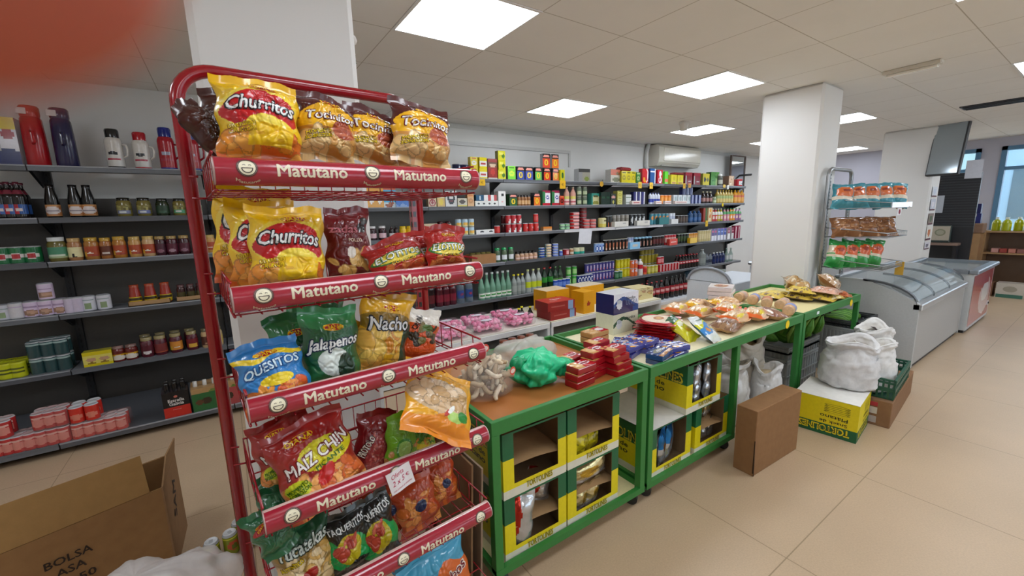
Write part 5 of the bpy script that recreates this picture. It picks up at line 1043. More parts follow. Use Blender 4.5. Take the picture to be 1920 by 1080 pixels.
r('R', 3, 1245, 1266, 'energy_can', 'bright red drink can', 'can', .06, can('b42c34', 'dcb0a8', .031, .165), n=4, y=SF+.07)
r('R', 3, 1250, 1270, 'display_tray', 'salmon red card tray', 'tray', .3, cart(.22, .05, .1, [('bg', 'dc5448'), ('r', -.7, -.2, .6, .2, 'ecc0b8')], 'b83c34'), n=1, y=SF+.0, where='on the fourth wall shelf')
r('R', 3, 1268, 1290, 'energy_can', 'black can with lime top', 'can', .06, can('1c2018', '3c4c2c', .031, .165, 'a8dc80'), n=4, y=SF+.07)
r('R', 3, 1288, 1306, 'energy_can', 'amber and orange drink can', 'can', .06, can('c8882c', 'dca860', .031, .165), n=4, y=SF+.07)
r('R', 3, 1289, 1306, 'display_tray', 'yellow card tray', 'tray', .3, cart(.22, .05, .09, [('bg', 'ecc010')], 'c89c10'), n=1, y=SF+.0, where='on the fourth wall shelf')
r('R', 3, 1308, 1330, 'juice_can', 'tall cream coloured juice can', 'can', .07, can('c4b480', 'd4c494', .035, .195, 'd8cca0'), n=5)
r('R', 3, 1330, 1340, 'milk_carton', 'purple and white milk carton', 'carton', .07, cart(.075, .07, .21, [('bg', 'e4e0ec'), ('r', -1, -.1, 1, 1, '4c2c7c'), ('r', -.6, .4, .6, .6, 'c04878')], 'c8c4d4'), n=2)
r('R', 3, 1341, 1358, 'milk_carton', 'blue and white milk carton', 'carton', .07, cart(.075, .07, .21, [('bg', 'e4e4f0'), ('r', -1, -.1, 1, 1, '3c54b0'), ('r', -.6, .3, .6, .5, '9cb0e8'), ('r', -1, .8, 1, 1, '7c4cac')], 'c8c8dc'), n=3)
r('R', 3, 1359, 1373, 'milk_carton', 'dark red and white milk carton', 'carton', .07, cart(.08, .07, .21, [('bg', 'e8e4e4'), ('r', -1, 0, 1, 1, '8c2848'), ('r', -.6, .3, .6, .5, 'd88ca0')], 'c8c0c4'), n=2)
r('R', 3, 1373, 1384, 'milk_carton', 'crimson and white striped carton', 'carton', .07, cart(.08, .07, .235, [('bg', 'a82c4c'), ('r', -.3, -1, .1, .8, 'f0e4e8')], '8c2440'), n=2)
# --- fifth shelf
r('R', 4, 790, 815, 'cola_bottle', 'dark cola bottle beside the red post', 'bottle', .09, bottle('241416', '1c1416', '5c1c20', .045, .29), n=2)
r('R', 4, 818, 855, 'cola_bottle', 'deep red drink bottle', 'bottle', .09, bottle('4c1420', '24161a', '7c2030', .045, .27), n=3)
r('R', 4, 856, 888, 'water_bottle', 'water bottle with blue label', 'bottle', .09, bottle('7c8c98', '98a8b0', '2c54a8', .043, .26, .25, [('r', -2, .25, 2, .6, '3460b4'), ('e', 0, .42, .4, .06, 'd83c3c')]), pet, n=2)
r('R', 4, 898, 958, 'mineral_water_bottle', 'tall pale green glass bottle with white label', 'bottle', .08, bottle('6c9a80', 'd4dcd8', None, .04, .31, .55, [('r', -.9, .08, .9, .28, 'e0e6dc'), ('r', -.5, .14, .5, .2, '4c9c54')]), n=6, deep=1)
r('R', 4, 960, 984, 'tonic_bottle', 'clear bottle with yellow cap', 'bottle', .075, bottle('8c9490', 'dccc20', '9ca4a0', .037, .25, .4), n=3)
r('R', 4, 985, 1015, 'lemonade_bottle', 'clear bottle with lime yellow label', 'bottle', .085, bottle('a8b0ac', 'c8cc8c', 'c8d430', .041, .29, .4, None, (.25, .5)), n=3)
r('R', 4, 1015, 1037, 'soda_bottle', 'dark green bottle with red cap', 'bottle', .085, bottle('14301c', 'a02420', '2c8c34', .041, .29, .4, None, (.38, .62)), n=2)
r('R', 4, 1037, 1054, 'soda_bottle', 'dark bottle with green label by the cans', 'bottle', .085, bottle('24402c', '3c6c34', '548c44', .041, .29, .4), n=2)
r('R', 4, 1037, 1068, 'beer_can', 'royal blue drink can', 'can', .066, can('2450b8', '6c90e0', .034, .12), n=4, y=SF+.03)
r('R', 4, 1060, 1082, 'soda_can', 'bright green drink can', 'can', .066, can('4cac48', 'a4d88c', .036, .13), n=2, stack=2, y=SF+.1)
r('R', 4, 1082, 1110, 'energy_can', 'dark blue and silver drink can', 'can', .06, can('283880', None, .031, .13, 'c8ccd4', [('e', 0, .5, .5, .3, 'd4dcec'), ('e', 0, .5, .25, .2, '283880')]), n=5)
r('R', 4, 1096, 1150, 'energy_can', 'purple blue drink can in the big block', 'can', .06, can('46448c', None, .031, .135, 'c4c8d8', [('e', 0, .5, .4, .3, 'b8a8cc'), ('e', .2, .3, .2, .12, 'd8584c')]), n=9, stack=2, y=SF+.11)
r('R', 4, 1154, 1180, 'beer_can', 'yellow drink can', 'can', .066, can('ccc01c', None, .034, .14, '8c9c34', [('e', 0, .5, .5, .3, 'dcd440')]), n=4, stack=2, y=SF+.1)
r('R', 4, 1152, 1166, 'soda_can', 'dark green drink can', 'can', .066, can('2c6444', '5c8c6c', .034, .12), n=2, y=SF+.03)
r('R', 4, 1181, 1194, 'soda_can', 'orange drink can', 'can', .066, can('e06c3c', None, .034, .125, 'c8b8c0', [('e', 0, .7, .5, .18, 'd8c0cc')]), n=2, stack=2)
r('R', 4, 1195, 1204, 'milk_bottle', 'white bottle with a red band', 'bottle', .08, bottle('dcd8d4', 'e0dcd8', 'c02c38', .045, .25, .25, None, (.45, .7)), n=1)
r('R', 4, 1204, 1212, 'soda_can', 'orange and red single can', 'can', .066, can('e0683c', 'c82c34', .036, .14), n=1)
r('R', 4, 1198, 1232, 'beer_can', 'old gold drink can with black letters', 'can', .066, can('b4a434', None, .036, .145, '7c7430', [('r', .3, .2, .8, .4, '2c2c20'), ('r', .3, .55, .8, .75, '2c2c20')]), n=5, stack=2, y=SF+.17)
r('R', 4, 1212, 1232, 'beer_can', 'gold drink can at the front', 'can', .066, can('bcb040', 'd4cc70', .036, .13), n=3)
r('R', 4, 1200, 1225, 'beer_can', 'gold can on the third layer', 'can', .066, can('a89c3c', None, .036, .145, '8c8440', [('r', .3, .3, .8, .6, '2c2c20')]), n=4, y=SF+.17, z=LEV[4]+.291)
r('R', 4, 1233, 1272, 'cola_can', 'red and white striped drink can', 'can', .066, can('b0222c', None, .034, .125, 'c8b8bc', [('e', 0, .5, .2, .6, 'dca8a8')]), n=7)
r('R', 4, 1232, 1243, 'cola_can', 'red drink can on top of the striped cans', 'can', .066, can('b8242c', 'd8888c', .034, .125), n=2, z=LEV[4]+.1255)
r('R', 4, 1272, 1308, 'cola_bottle', 'half litre cola bottle with red label', 'bottle', .065, bottle('1c1210', 'a8242c', None, .034, .225, .4, [('r', -2, .42, 2, .62, 'b82c38'), ('r', -.5, .48, .5, .56, 'dcc0c0')]), n=7, deep=2)
r('R', 4, 1309, 1321, 'water_bottle', 'large clear water bottle', 'bottle', .12, bottle('a4aca8', 'd8dcd8', 'b8c0bc', .07, .285, .3), pet, n=1)
r('R', 4, 1321, 1334, 'water_bottle', 'small clear bottle with dark label', 'bottle', .07, bottle('9ca4ac', '5c6470', '4c5468', .035, .2), pet, n=2)
r('R', 4, 1334, 1357, 'juice_bottle', 'navy blue bottle with white cap', 'bottle', .08, bottle('182450', 'dcdcd8', '1c2c64', .042, .2, .3), n=4)
r('R', 4, 1357, 1373, 'water_bottle', 'pale green clear bottle', 'bottle', .08, bottle('88a498', 'b8c8c0', 'dce0e0', .04, .25, .5), pet, n=2)
# yellow tags on the shelf fronts
for px, py, w, h, c, lab in ((904, 342, .075, .07, 'e8b81c', 'yellow price tag under the yellow milk powder cartons'), (1055, 346, .095, .10, 'e8b41c', 'largest yellow price tag on the top shelf front'), (1128, 345, .07, .07, 'd8a428', 'round yellow price tag on the top shelf front'), (1200, 347, .075, .09, 'ecc040', 'yellow price tag under the red swooshed box'), (1221, 348, .075, .09, 'ecc040', 'yellow price tag under the deep blue box'), (1283, 348.5, .065, .08, 'e8b83c', 'yellow price tag under the crimson chocolate boxes'), (1293, 348, .07, .07, 'e0a858', 'orange price tag beside a yellow one'), (1358, 349, .07, .05, 'ecc860', 'small pale yellow tag under the beige packs'), (1365, 351, .05, .07, 'e8e8e4', 'narrow white tag under the beige packs'), (1355, 384, .06, .06, 'dcc01c', 'small round yellow tag on the second shelf front'), (1325, 419, .07, .1, 'e8c034', 'yellow tag hanging below the juice cartons')):
    p = onY(px, py, SF-.006); m = MB()
    if 'round' in lab: m.lathe([(w/2, 0), (w/2, .0015)], c, 20, Matrix.Rotation(math.pi/2, 4, 'X'))
    else: m.box(-w/2, -.0015, -h/2, w/2, 0, h/2, c); m.text('€', lambda a, b, o: (a, -.0016-o, b), 0, 0, w*.4, h*.4, '8c5c10', .0003, 0, .05)
    tag(m.build('price_tag', matte, loc=p), lab, 'price tag')
p = onY(1097, 443, SF-.008); m = MB(); m.sheet(lambda u, v: (u*.115+.01*v, -.004*(1-v), v*.10), 6, 6, 'dcdce4'); m.sheet(lambda u, v: (-u*.115+.01*v, -.004*(1-v)+.001, v*.10), 6, 6, 'd0d0d8')
tag(m.build('paper_notice', matte, loc=p, rot=(0, .07, 0)), 'white paper notice hanging from the white third shelf front', 'notice')

# --- left part of the wall
def thermos(label, px, z, r, h, body, cap, base, handle, band=None, x=None):
    x = onY(px, 290, 4.2).x; t = thing('thermos_flask', label, 'thermos flask', (x, 4.2, z), (0, 0, -.1))
    m = MB(); m.lathe([(r*.95, 0), (r, .006), (r, h*.06)], base, 24); m.lathe([(r, h*.06), (r, h*.68), (r*.93, h*.74), (r*.8, h*.78)], body, 24, shapes=[('e', 0, .5, .35, .06, band), ('r', -.5, .28, .5, .34, 'b03048')] if band else None); m.build('body', gloss, t)
    m = MB(); m.lathe([(r*.76, h*.78), (r*.78, h*.96), (r*.7, h), (0, h)], cap, 24); m.build('cup_lid', gloss, t)
    m = MB(); m.tube([(r*.95, -.01, h*.62), (r*1.45, -.02, h*.60), (r*1.55, -.02, h*.5), (r*1.45, -.02, h*.34), (r*.95, -.01, h*.28)], r*.14, handle, 10); m.build('handle', gloss, t)
    return t
z0 = LEVL[0]
def bigjug(label, px, c):
    x = onY(px, 290, 4.2).x; t = thing('water_jug', label, 'water jug', (x, 4.19, z0), (0, 0, .05))
    m = MB(); m.lathe([(.054, 0), (.058, .01), (.056, .2), (.052, .3), (.046, .315)], c, 24); m.build('body', gloss, t)
    m = MB(); m.lathe([(.046, .315), (.049, .33), (.049, .375), (.042, .385), (0, .386)], c, 24); m.build('lid', gloss, t)
    m = MB(); m.box(-.05, -.052, .327, -.005, -.044, .365, 'd8d4d4'); m.build('label', satin, t)
    m = MB(); m.tube([(.0, -.06, .22), (.012, -.085, .215), (.014, -.085, .15), (.0, -.064, .14)], .008, c, 8); m.build('handle', gloss, t)
bigjug('tall red water jug on the top shelf at far left', 72, 'b81c24'); bigjug('tall navy blue water jug next to the red one', 126, '2a2850')
thermos('white thermos flask with black cup and black base', 216, z0, .05, .275, 'dedad4', '20201f', '1c1c1c', 'dedad4', '20242c')
thermos('white thermos flask with red cup and red base', 266, z0, .05, .265, 'dedad4', 'b81c28', 'b81c28', 'dedad4', '30343c')
thermos('red thermos flask with blue cup left of the rack post', 314, z0, .052, .31, 'b01c2c', '1c2c8c', '1c2c8c', '9c1826', 'a8a8c0')
thermos('red thermos flask with blue cup partly behind the rack post', 360, z0, .052, .30, 'b01c2c', '1c2c8c', '1c2c8c', '9c1826', 'a8a8c0')
m = MB(); m.pbox(.2, .1, .3, [('bg', 'd8d4dc'), ('r', -1, .55, 1, 1, 'd8c018'), ('e', .6, .3, .3, .2, 'a02838'), ('e', .5, -.7, .6, .4, '24306c'), ('e', -.3, -.2, .5, .4, 'b8b4bc')], 'b8b4c0', 'd8d4dc', 20, 20)
tag(m.build('powder_bag', gloss, loc=(onY(2, 290, 4.2).x, 4.2, z0)), 'white, yellow and navy bag cut by the left picture edge', 'bag')
WL = 'left of the near pillar'
r('L', 1, -40, 52, 'malt_bottle', 'dark malt bottle', 'bottle', .07, bottle('17100f', '5c2430', None, .036, .235, .4, [('r', -.9, .12, .1, .42, 'b82c38'), ('r', .1, .12, .8, .42, '2c58a0'), ('e', 0, .27, .4, .05, 'dccccc'), ('r', -1, .72, 1, .85, '7c2c3c')]), n=5, deep=2)
for px, w_ in ((100, 'left one of three'), (143, 'middle one of three'), (168, 'right one of three')):
    x = onY(px, 390, 4.16).x; t = thing('sauce_bottle', 'black bottle with orange label and white oval, '+w_, 'bottle', (x, 4.16, LEVL[1]), group='black sauce bottles')
    m = MB(); m.lathe([(.034, 0), (.037, .01), (.037, .09), (.036, .12), (.026, .17), (.021, .2)], '0d0a09', 20); m.build('glass', gloss, t)
    m = MB(); m.lathe([(.0375, .012), (.0375, .088)], 'b87844', 20, cap=False, shapes=[('r', -2, .1, 2, .22, 'c89058'), ('e', 0, .55, .75, .3, 'ddd2d0'), ('r', -.5, .5, .5, .6, '8c8088'), ('r', -2, .88, 2, 1, 'c89058')]); m.build('label', satin, t)
    m = MB(); m.lathe([(.022, .2), (.023, .222), (0, .223)], '161314', 16); m.build('cap', gloss, t)
def jars(lev, items, z=None, y=4.15):
    for px, label, content, lid, lab, rr_, h, extra in items:
        zz = LEVL[lev]; yy = y
        x = onY(px, 450 if lev < 3 else 600, yy).x
        t = thing('food_jar', label, 'jar', (x, yy, zz)); m = MB()
        m.lathe([(rr_*.9, 0), (rr_, .008), (rr_, h*.74), (rr_*.82, h*.84)], content, 20, sm=True); m.build('glass', gloss, t)
        m = MB(); m.lathe([(rr_*1.01, h*.15), (rr_*1.01, h*.6)], content, 20, cap=False, shapes=lab); m.build('label', satin, t)
        m = MB(); m.lathe([(rr_*.86, h*.84), (rr_*.87, h*.99), (rr_*.8, h), (0, h)], lid, 20); m.build('lid', gloss, t)
LB = lambda c1, c2, c3: [('bg', c1), ('e', 0, .4, .5, .12, c2), ('r', -2, .15, 2, .25, c3)]
OLV = [('bg', '7c7038'), ('b', -1, 0, 1, 1, 20, (.12, .25), ['8c8444', '645c2c', 'a49c58'])]
olive = lambda c: OLV+[('r', -.6, .25, .5, .55, c), ('r', -.3, .35, .1, .5, 'd8dcd8')]
jars(1, [(244, 'olive jar with blue and white label, leftmost of the olive jars', '7c7038', '24221c', olive('7c84a8'), .043, .135, 0), (281, 'olive jar with white sticker and blue label, second olive jar', '7c7038', '24221c', olive('6c78b0'), .043, .135, 0), (315, 'darkest green jar among the olive jars', '24301c', '1c1c18', LB('28402c', '3c5c44', '1c2c20'), .040, .13, 0), (346, 'olive jar with light green label', '7c7038', '24221c', olive('54a078'), .040, .13, 0), (376, 'brownish olive jar beside the rack post', '6c5034', '24221c', olive('a87c6c'), .040, .13, 0)])
r('L', 2, -30, 22, 'green_can', 'green can with red heart, cut by the picture edge', 'can', .09, can('1c6c3c', None, .044, .115, '8c9c90', [('e', 0, .45, .5, .2, 'd8d0cc'), ('e', 0, .45, .4, .15, 'b02830')]), n=2)
r('L', 2, 22, 81, 'green_can', 'green can with red heart label', 'can', .09, can('1c6c3c', None, .044, .115, '8c9c90', [('e', 0, .45, .5, .2, 'd8d0cc'), ('e', 0, .45, .4, .15, 'b02830')]), n=2)
ORJ = lambda: [('bg', 'b04c28'), ('r', -2, .15, -.4, .6, 'd8a030'), ('e', -.1, .5, .3, .06, 'e8dcd0'), ('r', 0, .25, .6, .4, 'a03c2c')]
jars(2, [(104, 'jar with white lid and green landscape label', '6c6430', 'd8dcdc', [('bg', '4c8c6c'), ('e', 0, .3, 1, .12, 'a4b488'), ('e', 0, .45, .6, .08, 'd0dcc8')], .048, .165, 0), (137, 'tan jar with cream label and black letter', 'b07c50', 'c8a468', [('bg', 'e4dca8'), ('r', -.15, .28, -.02, .5, '1c1a18'), ('r', -.15, .28, .2, .33, '1c1a18')], .038, .155, 0), (169, 'amber jar with deep orange label, first of the run', 'b07838', 'c8a040', ORJ(), .040, .155, 0), (196, 'narrow amber jar with brown label', 'a86c38', 'c8a040', [('bg', '6c3824'), ('e', 0, .45, .4, .06, 'dcd0c4')], .034, .15, 0), (222, 'amber jar with yellow and red label', 'b87c34', 'c8a040', ORJ(), .038, .155, 0), (251, 'pale amber jar with brown orange label', 'c89858', 'c8a860', ORJ(), .037, .15, 0), (277, 'pale jar with orange and white label before the dark jars', 'd0a878', 'c8a860', ORJ(), .038, .15, 0),
     (299, 'dark purple jar, leftmost of three', '3c1620', 'a88c54', LB('4c1c2c', '8c5c6c', '3c1420'), .034, .145, 0), (321, 'dark purple jar with silver print, middle of three', '4a1622', 'a88c54', LB('5c1c30', 'a88490', '481424'), .036, .145, 0), (344, 'dark purple jar, rightmost of three', '3c1620', 'a88c54', LB('541c30', '8c6474', '401424'), .036, .145, 0), (374, 'pale amber jar just left of the rack post', 'c89450', 'c8a860', ORJ(), .037, .14, 0), (394, 'amber jar cut by the rack post on the third shelf', 'c89450', 'c8a860', ORJ(), .034, .14, 0)])
CP = [('e', 0, .3, .7, .18, '9c7864'), ('e', .1, .33, .5, .1, 'c09880'), ('r', -.7, .62, .7, .7, 'a890b0')]
WG = [('e', 0, .35, .4, .2, '8ca078'), ('r', -.6, .7, .6, .78, '90a0a0')]
r('L', 3, -40, 20, 'juice_can', 'white can cut by the left picture edge', 'can', .07, can('c8c8d0', None, .035, .105, 'b8b8c0', WG), n=3)
r('L', 3, 20, 48, 'juice_can', 'plain pale can left of the pink ones', 'can', .07, can('d0ccd0', None, .037, .11, 'b8b8c0', [('r', -.6, .7, .6, .78, 'c0a8c8')]), n=1)
r('L', 3, 49, 130, 'tamarind_can', 'pink white can with brown pod print', 'can', .09, can('d8c4dc', None, .04, .11, 'b8b0c0', CP), n=3)
r('L', 3, 75, 103, 'tamarind_can', 'pink white can standing on the others', 'can', .09, can('d8c4dc', None, .04, .115, 'b8b0c0', CP), n=1, z=LEVL[3]+.1105)
r('L', 3, 128, 155, 'juice_can', 'narrow mauve and white can', 'can', .05, can('ccc0d4', None, .032, .11, 'b8b8c0', [('r', .2, 0, .35, .9, '6c5c84')]), n=2)
r('L', 3, 155, 212, 'soursop_can', 'white can with green fruit print', 'can', .09, can('d4d4dc', None, .04, .11, 'b8b8c0', WG), n=2)
def tray(label, px, py, w, d, h, z):
    x = onY(px, py, 4.18).x; return tag(MB().box(-w/2, -d/2, 0, w/2, d/2, .006, 'b08c64').box(-w/2, -d/2, 0, w/2, -d/2+.004, h, 'b08c64').box(-w/2, d/2-.004, 0, w/2, d/2, h, 'b08c64').box(-w/2, -d/2, 0, -w/2+.004, d/2, h, 'b08c64').box(w/2-.004, -d/2, 0, w/2, d/2, h, 'b08c64').build('cardboard_tray', card, loc=(x, 4.18, z)), label, 'tray')
tray('cardboard tray under the tomato bottles', 283, 565, .245, .13, .035, LEVL[3]); tray('cardboard tray under the dark wrapped jars', 359, 558, .18, .13, .035, LEVL[3])
for k, px in enumerate((254, 283, 312)):
    x = onY(px, 560, 4.16).x; t = thing('tomato_bottle', 'tomato sauce bottle in the cardboard tray, %s of three' % pos_word(k, 3), 'bottle', (x, 4.17, LEVL[3]+.0065), group='tomato sauce bottles'); m = MB()
    m.lathe([(.034, 0), (.037, .008), (.036, .06), (.03, .11), (.027, .13)], 'a03424', 20); m.build('glass', gloss, t); MB().lathe([(.028, .13), (.029, .15), (0, .151)], 'a8482c', 18).build('cap', gloss, t)
    m = MB(); m.lathe([(.0375, .008), (.0375, .06)], 'd8b81c', 20, cap=False, shapes=[('r', -.7, .6, .7, .9, '3c3018'), ('r', -.4, .3, .3, .5, 'a03020')]); m.build('label', satin, t)
r('L', 3, 333, 386, 'bean_jar', 'dark wrapped jar in the second tray', 'jar', .05, jar('3c1c1c', '5c3c3c', '4c4424', .028, .12), n=3, z=LEVL[3]+.0065, y=4.17)
r('L', 3, 389, 405, 'small_jar', 'small dark jar with yellow label by the post', 'jar', .07, jar('4c1420', '3c2424', 'd8bc24', .032, .09), n=1)
# fifth left shelf
YC = [('bg', 'c8cc20'), ('r', -.5, .35, .5, .45, '5c6420'), ('r', -.5, .55, .5, .65, '5c6420')]
r('L', 4, -20, 50, 'pineapple_can', 'yellow green wrapped can', 'can', .09, can('c8cc20', None, .042, .11, 'c0c4a8', YC), n=3, deep=2)
r('L', 4, 62, 136, 'soda_can', 'dark teal drink can', 'can', .08, can('2c4a4c', None, .038, .115, '7c9090', [('r', -.8, .8, .8, .86, '9cb4b0')]), n=3, stack=2, deep=2)
r('L', 4, 164, 212, 'custard_carton', 'yellow dessert carton', 'carton', .08, cart(.088, .08, .105, [('bg', 'dcc814'), ('r', -1, -.6, 1, .5, 'e4d468'), ('e', 0, -.1, .6, .3, 'c89c78'), ('e', 0, -.55, .5, .15, '8c6c24')], 'b8a814', 'c8bc30'), n=2, d=.08)
r('L', 4, 213, 261, 'gravy_jar', 'brown jar with white bowl label', 'jar', .075, jar('6c2420', '8c6c64', None, .038, .115, [('r', -2, .5, 2, .62, 'dca828'), ('e', 0, .32, .8, .2, 'e0d8cc')]), n=2)
jars(4, [(267, 'dark red jam jar with a small white tag, leftmost', '5a1a28', '9a8a5c', LB('5a1a28', 'dcd4d4', '4a1420'), .040, .15, 0), (293, 'dark red jam jar with faded orange label', '5a1a28', '9a8a5c', [('bg', '7c3030'), ('r', -2, .15, 2, .35, 'b85c38')], .040, .15, 0), (323, 'dark red jam jar with yellow and orange label', '5a1a28', '9a8a5c', [('bg', 'd88c34'), ('r', -2, .15, -.4, .6, 'dcb83c'), ('e', .1, .5, .3, .05, 'e8dccc')], .040, .15, 0), (354, 'dark red jam jar with plain yellow label', '5a1a28', '9a8a5c', [('bg', '7a2028'), ('r', -.4, .2, .6, .58, 'dcac40')], .038, .15, 0), (382, 'pale mayonnaise jar with dark label', 'c8a878', '6c6448', [('bg', '5c3428'), ('e', 0, .4, .3, .06, 'c89c7c')], .036, .155, 0), (403, 'pale jar with brown oval label beside the post', 'ccb080', '6c6448', [('bg', 'c8a858'), ('e', 0, .4, .5, .1, '6c2c24')], .036, .155, 0)])
r('L', 4, 262, 372, 'jam_jar', 'dark red jam jar in the back row', 'jar', .085, jar('481620', '7c7050', '541a24', .038, .15), n=4, y=4.27)
# bottom left shelf
mk5 = set(bpy.data.objects); LEVL[5] = CAMH-1.495; zb = LEVL[5]; yb = 4.09
RC = [('e', 0, .45, .6, .25, 'd8887c'), ('r', -.7, .7, .7, .8, 'e0b0a4')]
r('L', 5, -10, 30, 'beer_can', 'edge cut red can', 'can', .07, can('b83030', None, .036, .12, 'c8b0b0', RC), n=2, stack=2, deep=2, y=4.05)
r('L', 5, 28, 134, 'beer_can', 'red can, lower tray', 'can', .07, can('b83030', None, .036, .12, 'c8b0b0', RC), n=5, deep=2, y=4.05)
r('L', 5, 66, 128, 'beer_can', 'red can, raised pack', 'can', .07, can('b02c2c', None, .036, .12, 'c8b0b0', RC), n=3, deep=2, y=4.06, z=zb+.1225)
r('L', 5, 140, 240, 'beer_can', 'red can, right tray', 'can', .07, can('c04038', None, .036, .115, 'd0c4c4', RC), n=5, deep=2, y=4.05)
r('L', 5, 133, 190, 'beer_can', 'bright red can with silver top', 'can', .08, can('cc3024', None, .04, .12, 'd0d0d4', [('e', 0, .4, .5, .2, 'd87c68')]), n=2, deep=2, y=4.06, z=zb+.1165)
for (a, b, z, h, lab) in ((28, 134, 0, .12, 'clear shrink wrap over the lower tray of red cans'), (66, 128, .1225, .12, 'clear shrink wrap over the raised pack of red cans'), (140, 240, 0, .118, 'clear shrink wrap over the right tray of red cans')):
    xa, xb = onY(a, 800, 4.01).x, onY(b, 790, 4.01).x
    m = MB(); m.box(xa-.004, 4.008, zb+z+.001, xb+.004, 4.175, zb+z+h+.002, 'e8a8a4', b=.012); tag(m.build('shrink_wrap', film), lab, 'packaging')
x0, x1 = onY(300, 740, 4.03).x, onY(352, 740, 4.03).x
t = thing('beer_carton', 'black and red beer carton with white lettering', 'carton', ((x0+x1)/2, 4.13, zb), (0, 0, .06)); w = x1-x0
m = MB(); m.pbox(w, .2, .2, [('bg', '161314'), ('r', -1, -1, 1, -.2, 'c42c20')], '1a1516', '1c1718', 12, 12); m.build('box', satin, t)
m = MB(); m.box(-w/2, -.1, .2, w/2, .1, .203, '1a1617'); 
for q in (-.05, 0, .05): m.lathe([(.018, .2), (.014, .25), (.014, .262), (0, .263)], '141112', 12, RT((q, -.03, 0))); m.lathe([(.018, .2), (.014, .25), (.014, .262), (0, .263)], '141112', 12, RT((q, .04, 0)))
m.build('bottle_tops', gloss, t)
m = MB(); F = lambda a, b, o: (a, -.1-o, b); m.text('Estrella', F, 0, .135, w*.6, .024, 'dcd8d4', .0006, .03, .02); m.text('Galicia', F, 0, .108, w*.54, .024, 'dcd8d4', .0006, .03, .02); m.text('Especial', F, 0, .06, w*.3, .01, 'd89c94', .0006, 0, .02)
m.disc(F, 0, .165, .012, .009, 'c06c5c', .0006); m.build('lettering', matte, t)
def crate_pack(label, a, b, col, n):
    x0, x1 = onY(a, 735, 4.03).x, onY(b, 730, 4.03).x; w = x1-x0; t = thing('bottle_carton', label, 'carton', ((x0+x1)/2, 4.13, zb), (0, 0, .04))
    m = MB(); m.pbox(w, .2, .19, [('bg', col), ('w', .55, .12, 6, 0, col), ('r', -1, .6, 1, 1, 'b08c5c'), ('e', 0, -.2, .35, .3, '3c2c1c'), ('e', -.5, -.25, .25, .25, '5c3c24'), ('e', .5, .65, .25, .15, '6c7c34')], 'a07c50', 'a88458', 18, 18); m.build('box', satin, t)
    for k in range(n): MB().lathe([(.016, .19), (.014, .235), (0, .236)], 'c8c4bc', 12, RT((-w/2+w*(k+.5)/n, -.03, 0))).build('bottle_neck', gloss, t)
crate_pack('green and brown bottle carton beside the beer carton', 356, 411, '2c6434', 3); crate_pack('pinkish red bottle carton cut by the rack post', 413, 446, 'a84848', 2)

rescale(mk5, 1.34/1.495)
# ------------------------------------------------------------------ low white shelving, wall base shelf
WZ = CAMH-1.12; WF = 3.3
for i, (a, b, lab) in enumerate(((.9, 2.71, 'low white shelf carrying the pink trays'), (2.73, 4.57, 'low white shelf carrying the red and yellow cartons'))):
    t = thing('low_shelf', lab, 'shelving', (a, WF, 0)); W = b-a
    m = MB(); m.box(0, 0, WZ-.03, W, .74, WZ, 'e4e0d4' if i == 0 else 'e6dfc4'); m.box(0, -.004, WZ-.065, W, .012, WZ-.012, 'dcdcdc', b=.003); m.build('board', satin, t)
    m = MB(); m.box(0, .02, .03, W, .6, .05, 'cfcfcf'); m.box(0, .0, .01, W, .02, .07, 'd2d2d2'); m.build('lower_board', satin, t)
    m = MB(); m.box(0, .0, 0, .03, .7, WZ-.03, 'cfd0d0'); m.box(W-.03, 0, 0, W, .7, WZ-.03, 'cfd0d0'); m.box(0, .6, .02, W, .62, WZ-.03, '2a2a2c'); m.build('end_panel', satin, t)
t = thing('base_shelf', 'white wall base shelf under the cola and water bottles', 'shelving', (4.6, 3.86, 0)); W = 3.35; BZ0 = CAMH-1.37
m = MB(); m.box(0, 0, BZ0-.03, W, .50, BZ0, 'd4d8dc'); m.box(0, -.004, BZ0-.05, W, .012, BZ0-.004, 'dcdee0', b=.003); m.box(-.0, -.01, .0, .05, .25, BZ0+.01, 'dcdcdc'); m.build('board', satin, t); MB().box(.02, .04, -.005, W-.02, .5, max(.01, BZ0-.03), '17181a').build('plinth', satin, t)
# pink sweets in clear trays
def pink(label, x, y, z, rz):
    t = thing('sweets_tray', label, 'sweets tray', (x, y, z), (0, 0, rz), 'clear trays of pink sweets'); rg = random.Random(int(x*100+z*10)); w, d, h = .30, .20, .11
    m = MB()
    for q in range(120):
        px, py, pz = rg.uniform(-w/2+.022, w/2-.022), rg.uniform(-d/2+.022, d/2-.022), rg.uniform(.02, h-.012); R3 = rg.uniform(.018, .027)
        m.lathe([(0, -R3*.6), (R3*.8, -R3*.45), (R3, 0), (R3*.8, R3*.45), (0, R3*.6)], rg.choice(['f48cb4', 'fa9cc0', 'ee6c9c', 'fcb8d0', 'f690b8']), 9, RT((px, py, max(.016, pz)), (rg.uniform(-.8, .8), rg.uniform(-.8, .8), 0)))
    m.build('sweets', food, t)
    m = MB(); m.box(-w/2, -d/2, 0.0005, w/2, d/2, h, 'f4dce6', b=.02); m.box(-w/2-.012, -d/2-.012, h*.45, w/2+.012, d/2+.012, h*.47, 'f0dce4', b=.0)
    m.build('clear_box', film, t); m = MB(); m.disc(lambda a, b, o: (a, b, h+o), 0, 0, .06, .035, 'e6e4ec', .0016); m.build('label', matte, t)
pz = [(1.47, 3.43, 0, .0, 'front row, nearest the red post'), (1.73, 3.43, 0, .1, 'front row, second from left'), (2.02, 3.43, 0, .0, 'front row, third from left'), (1.63, 3.66, 1, .05, 'back row, first from left'), (1.93, 3.68, 1, .0, 'back row, second from left'), (2.24, 3.66, 0, .1, 'back row, rightmost'), (1.22, 3.43, 0, 0, 'front row, seen under the snack shelf')]
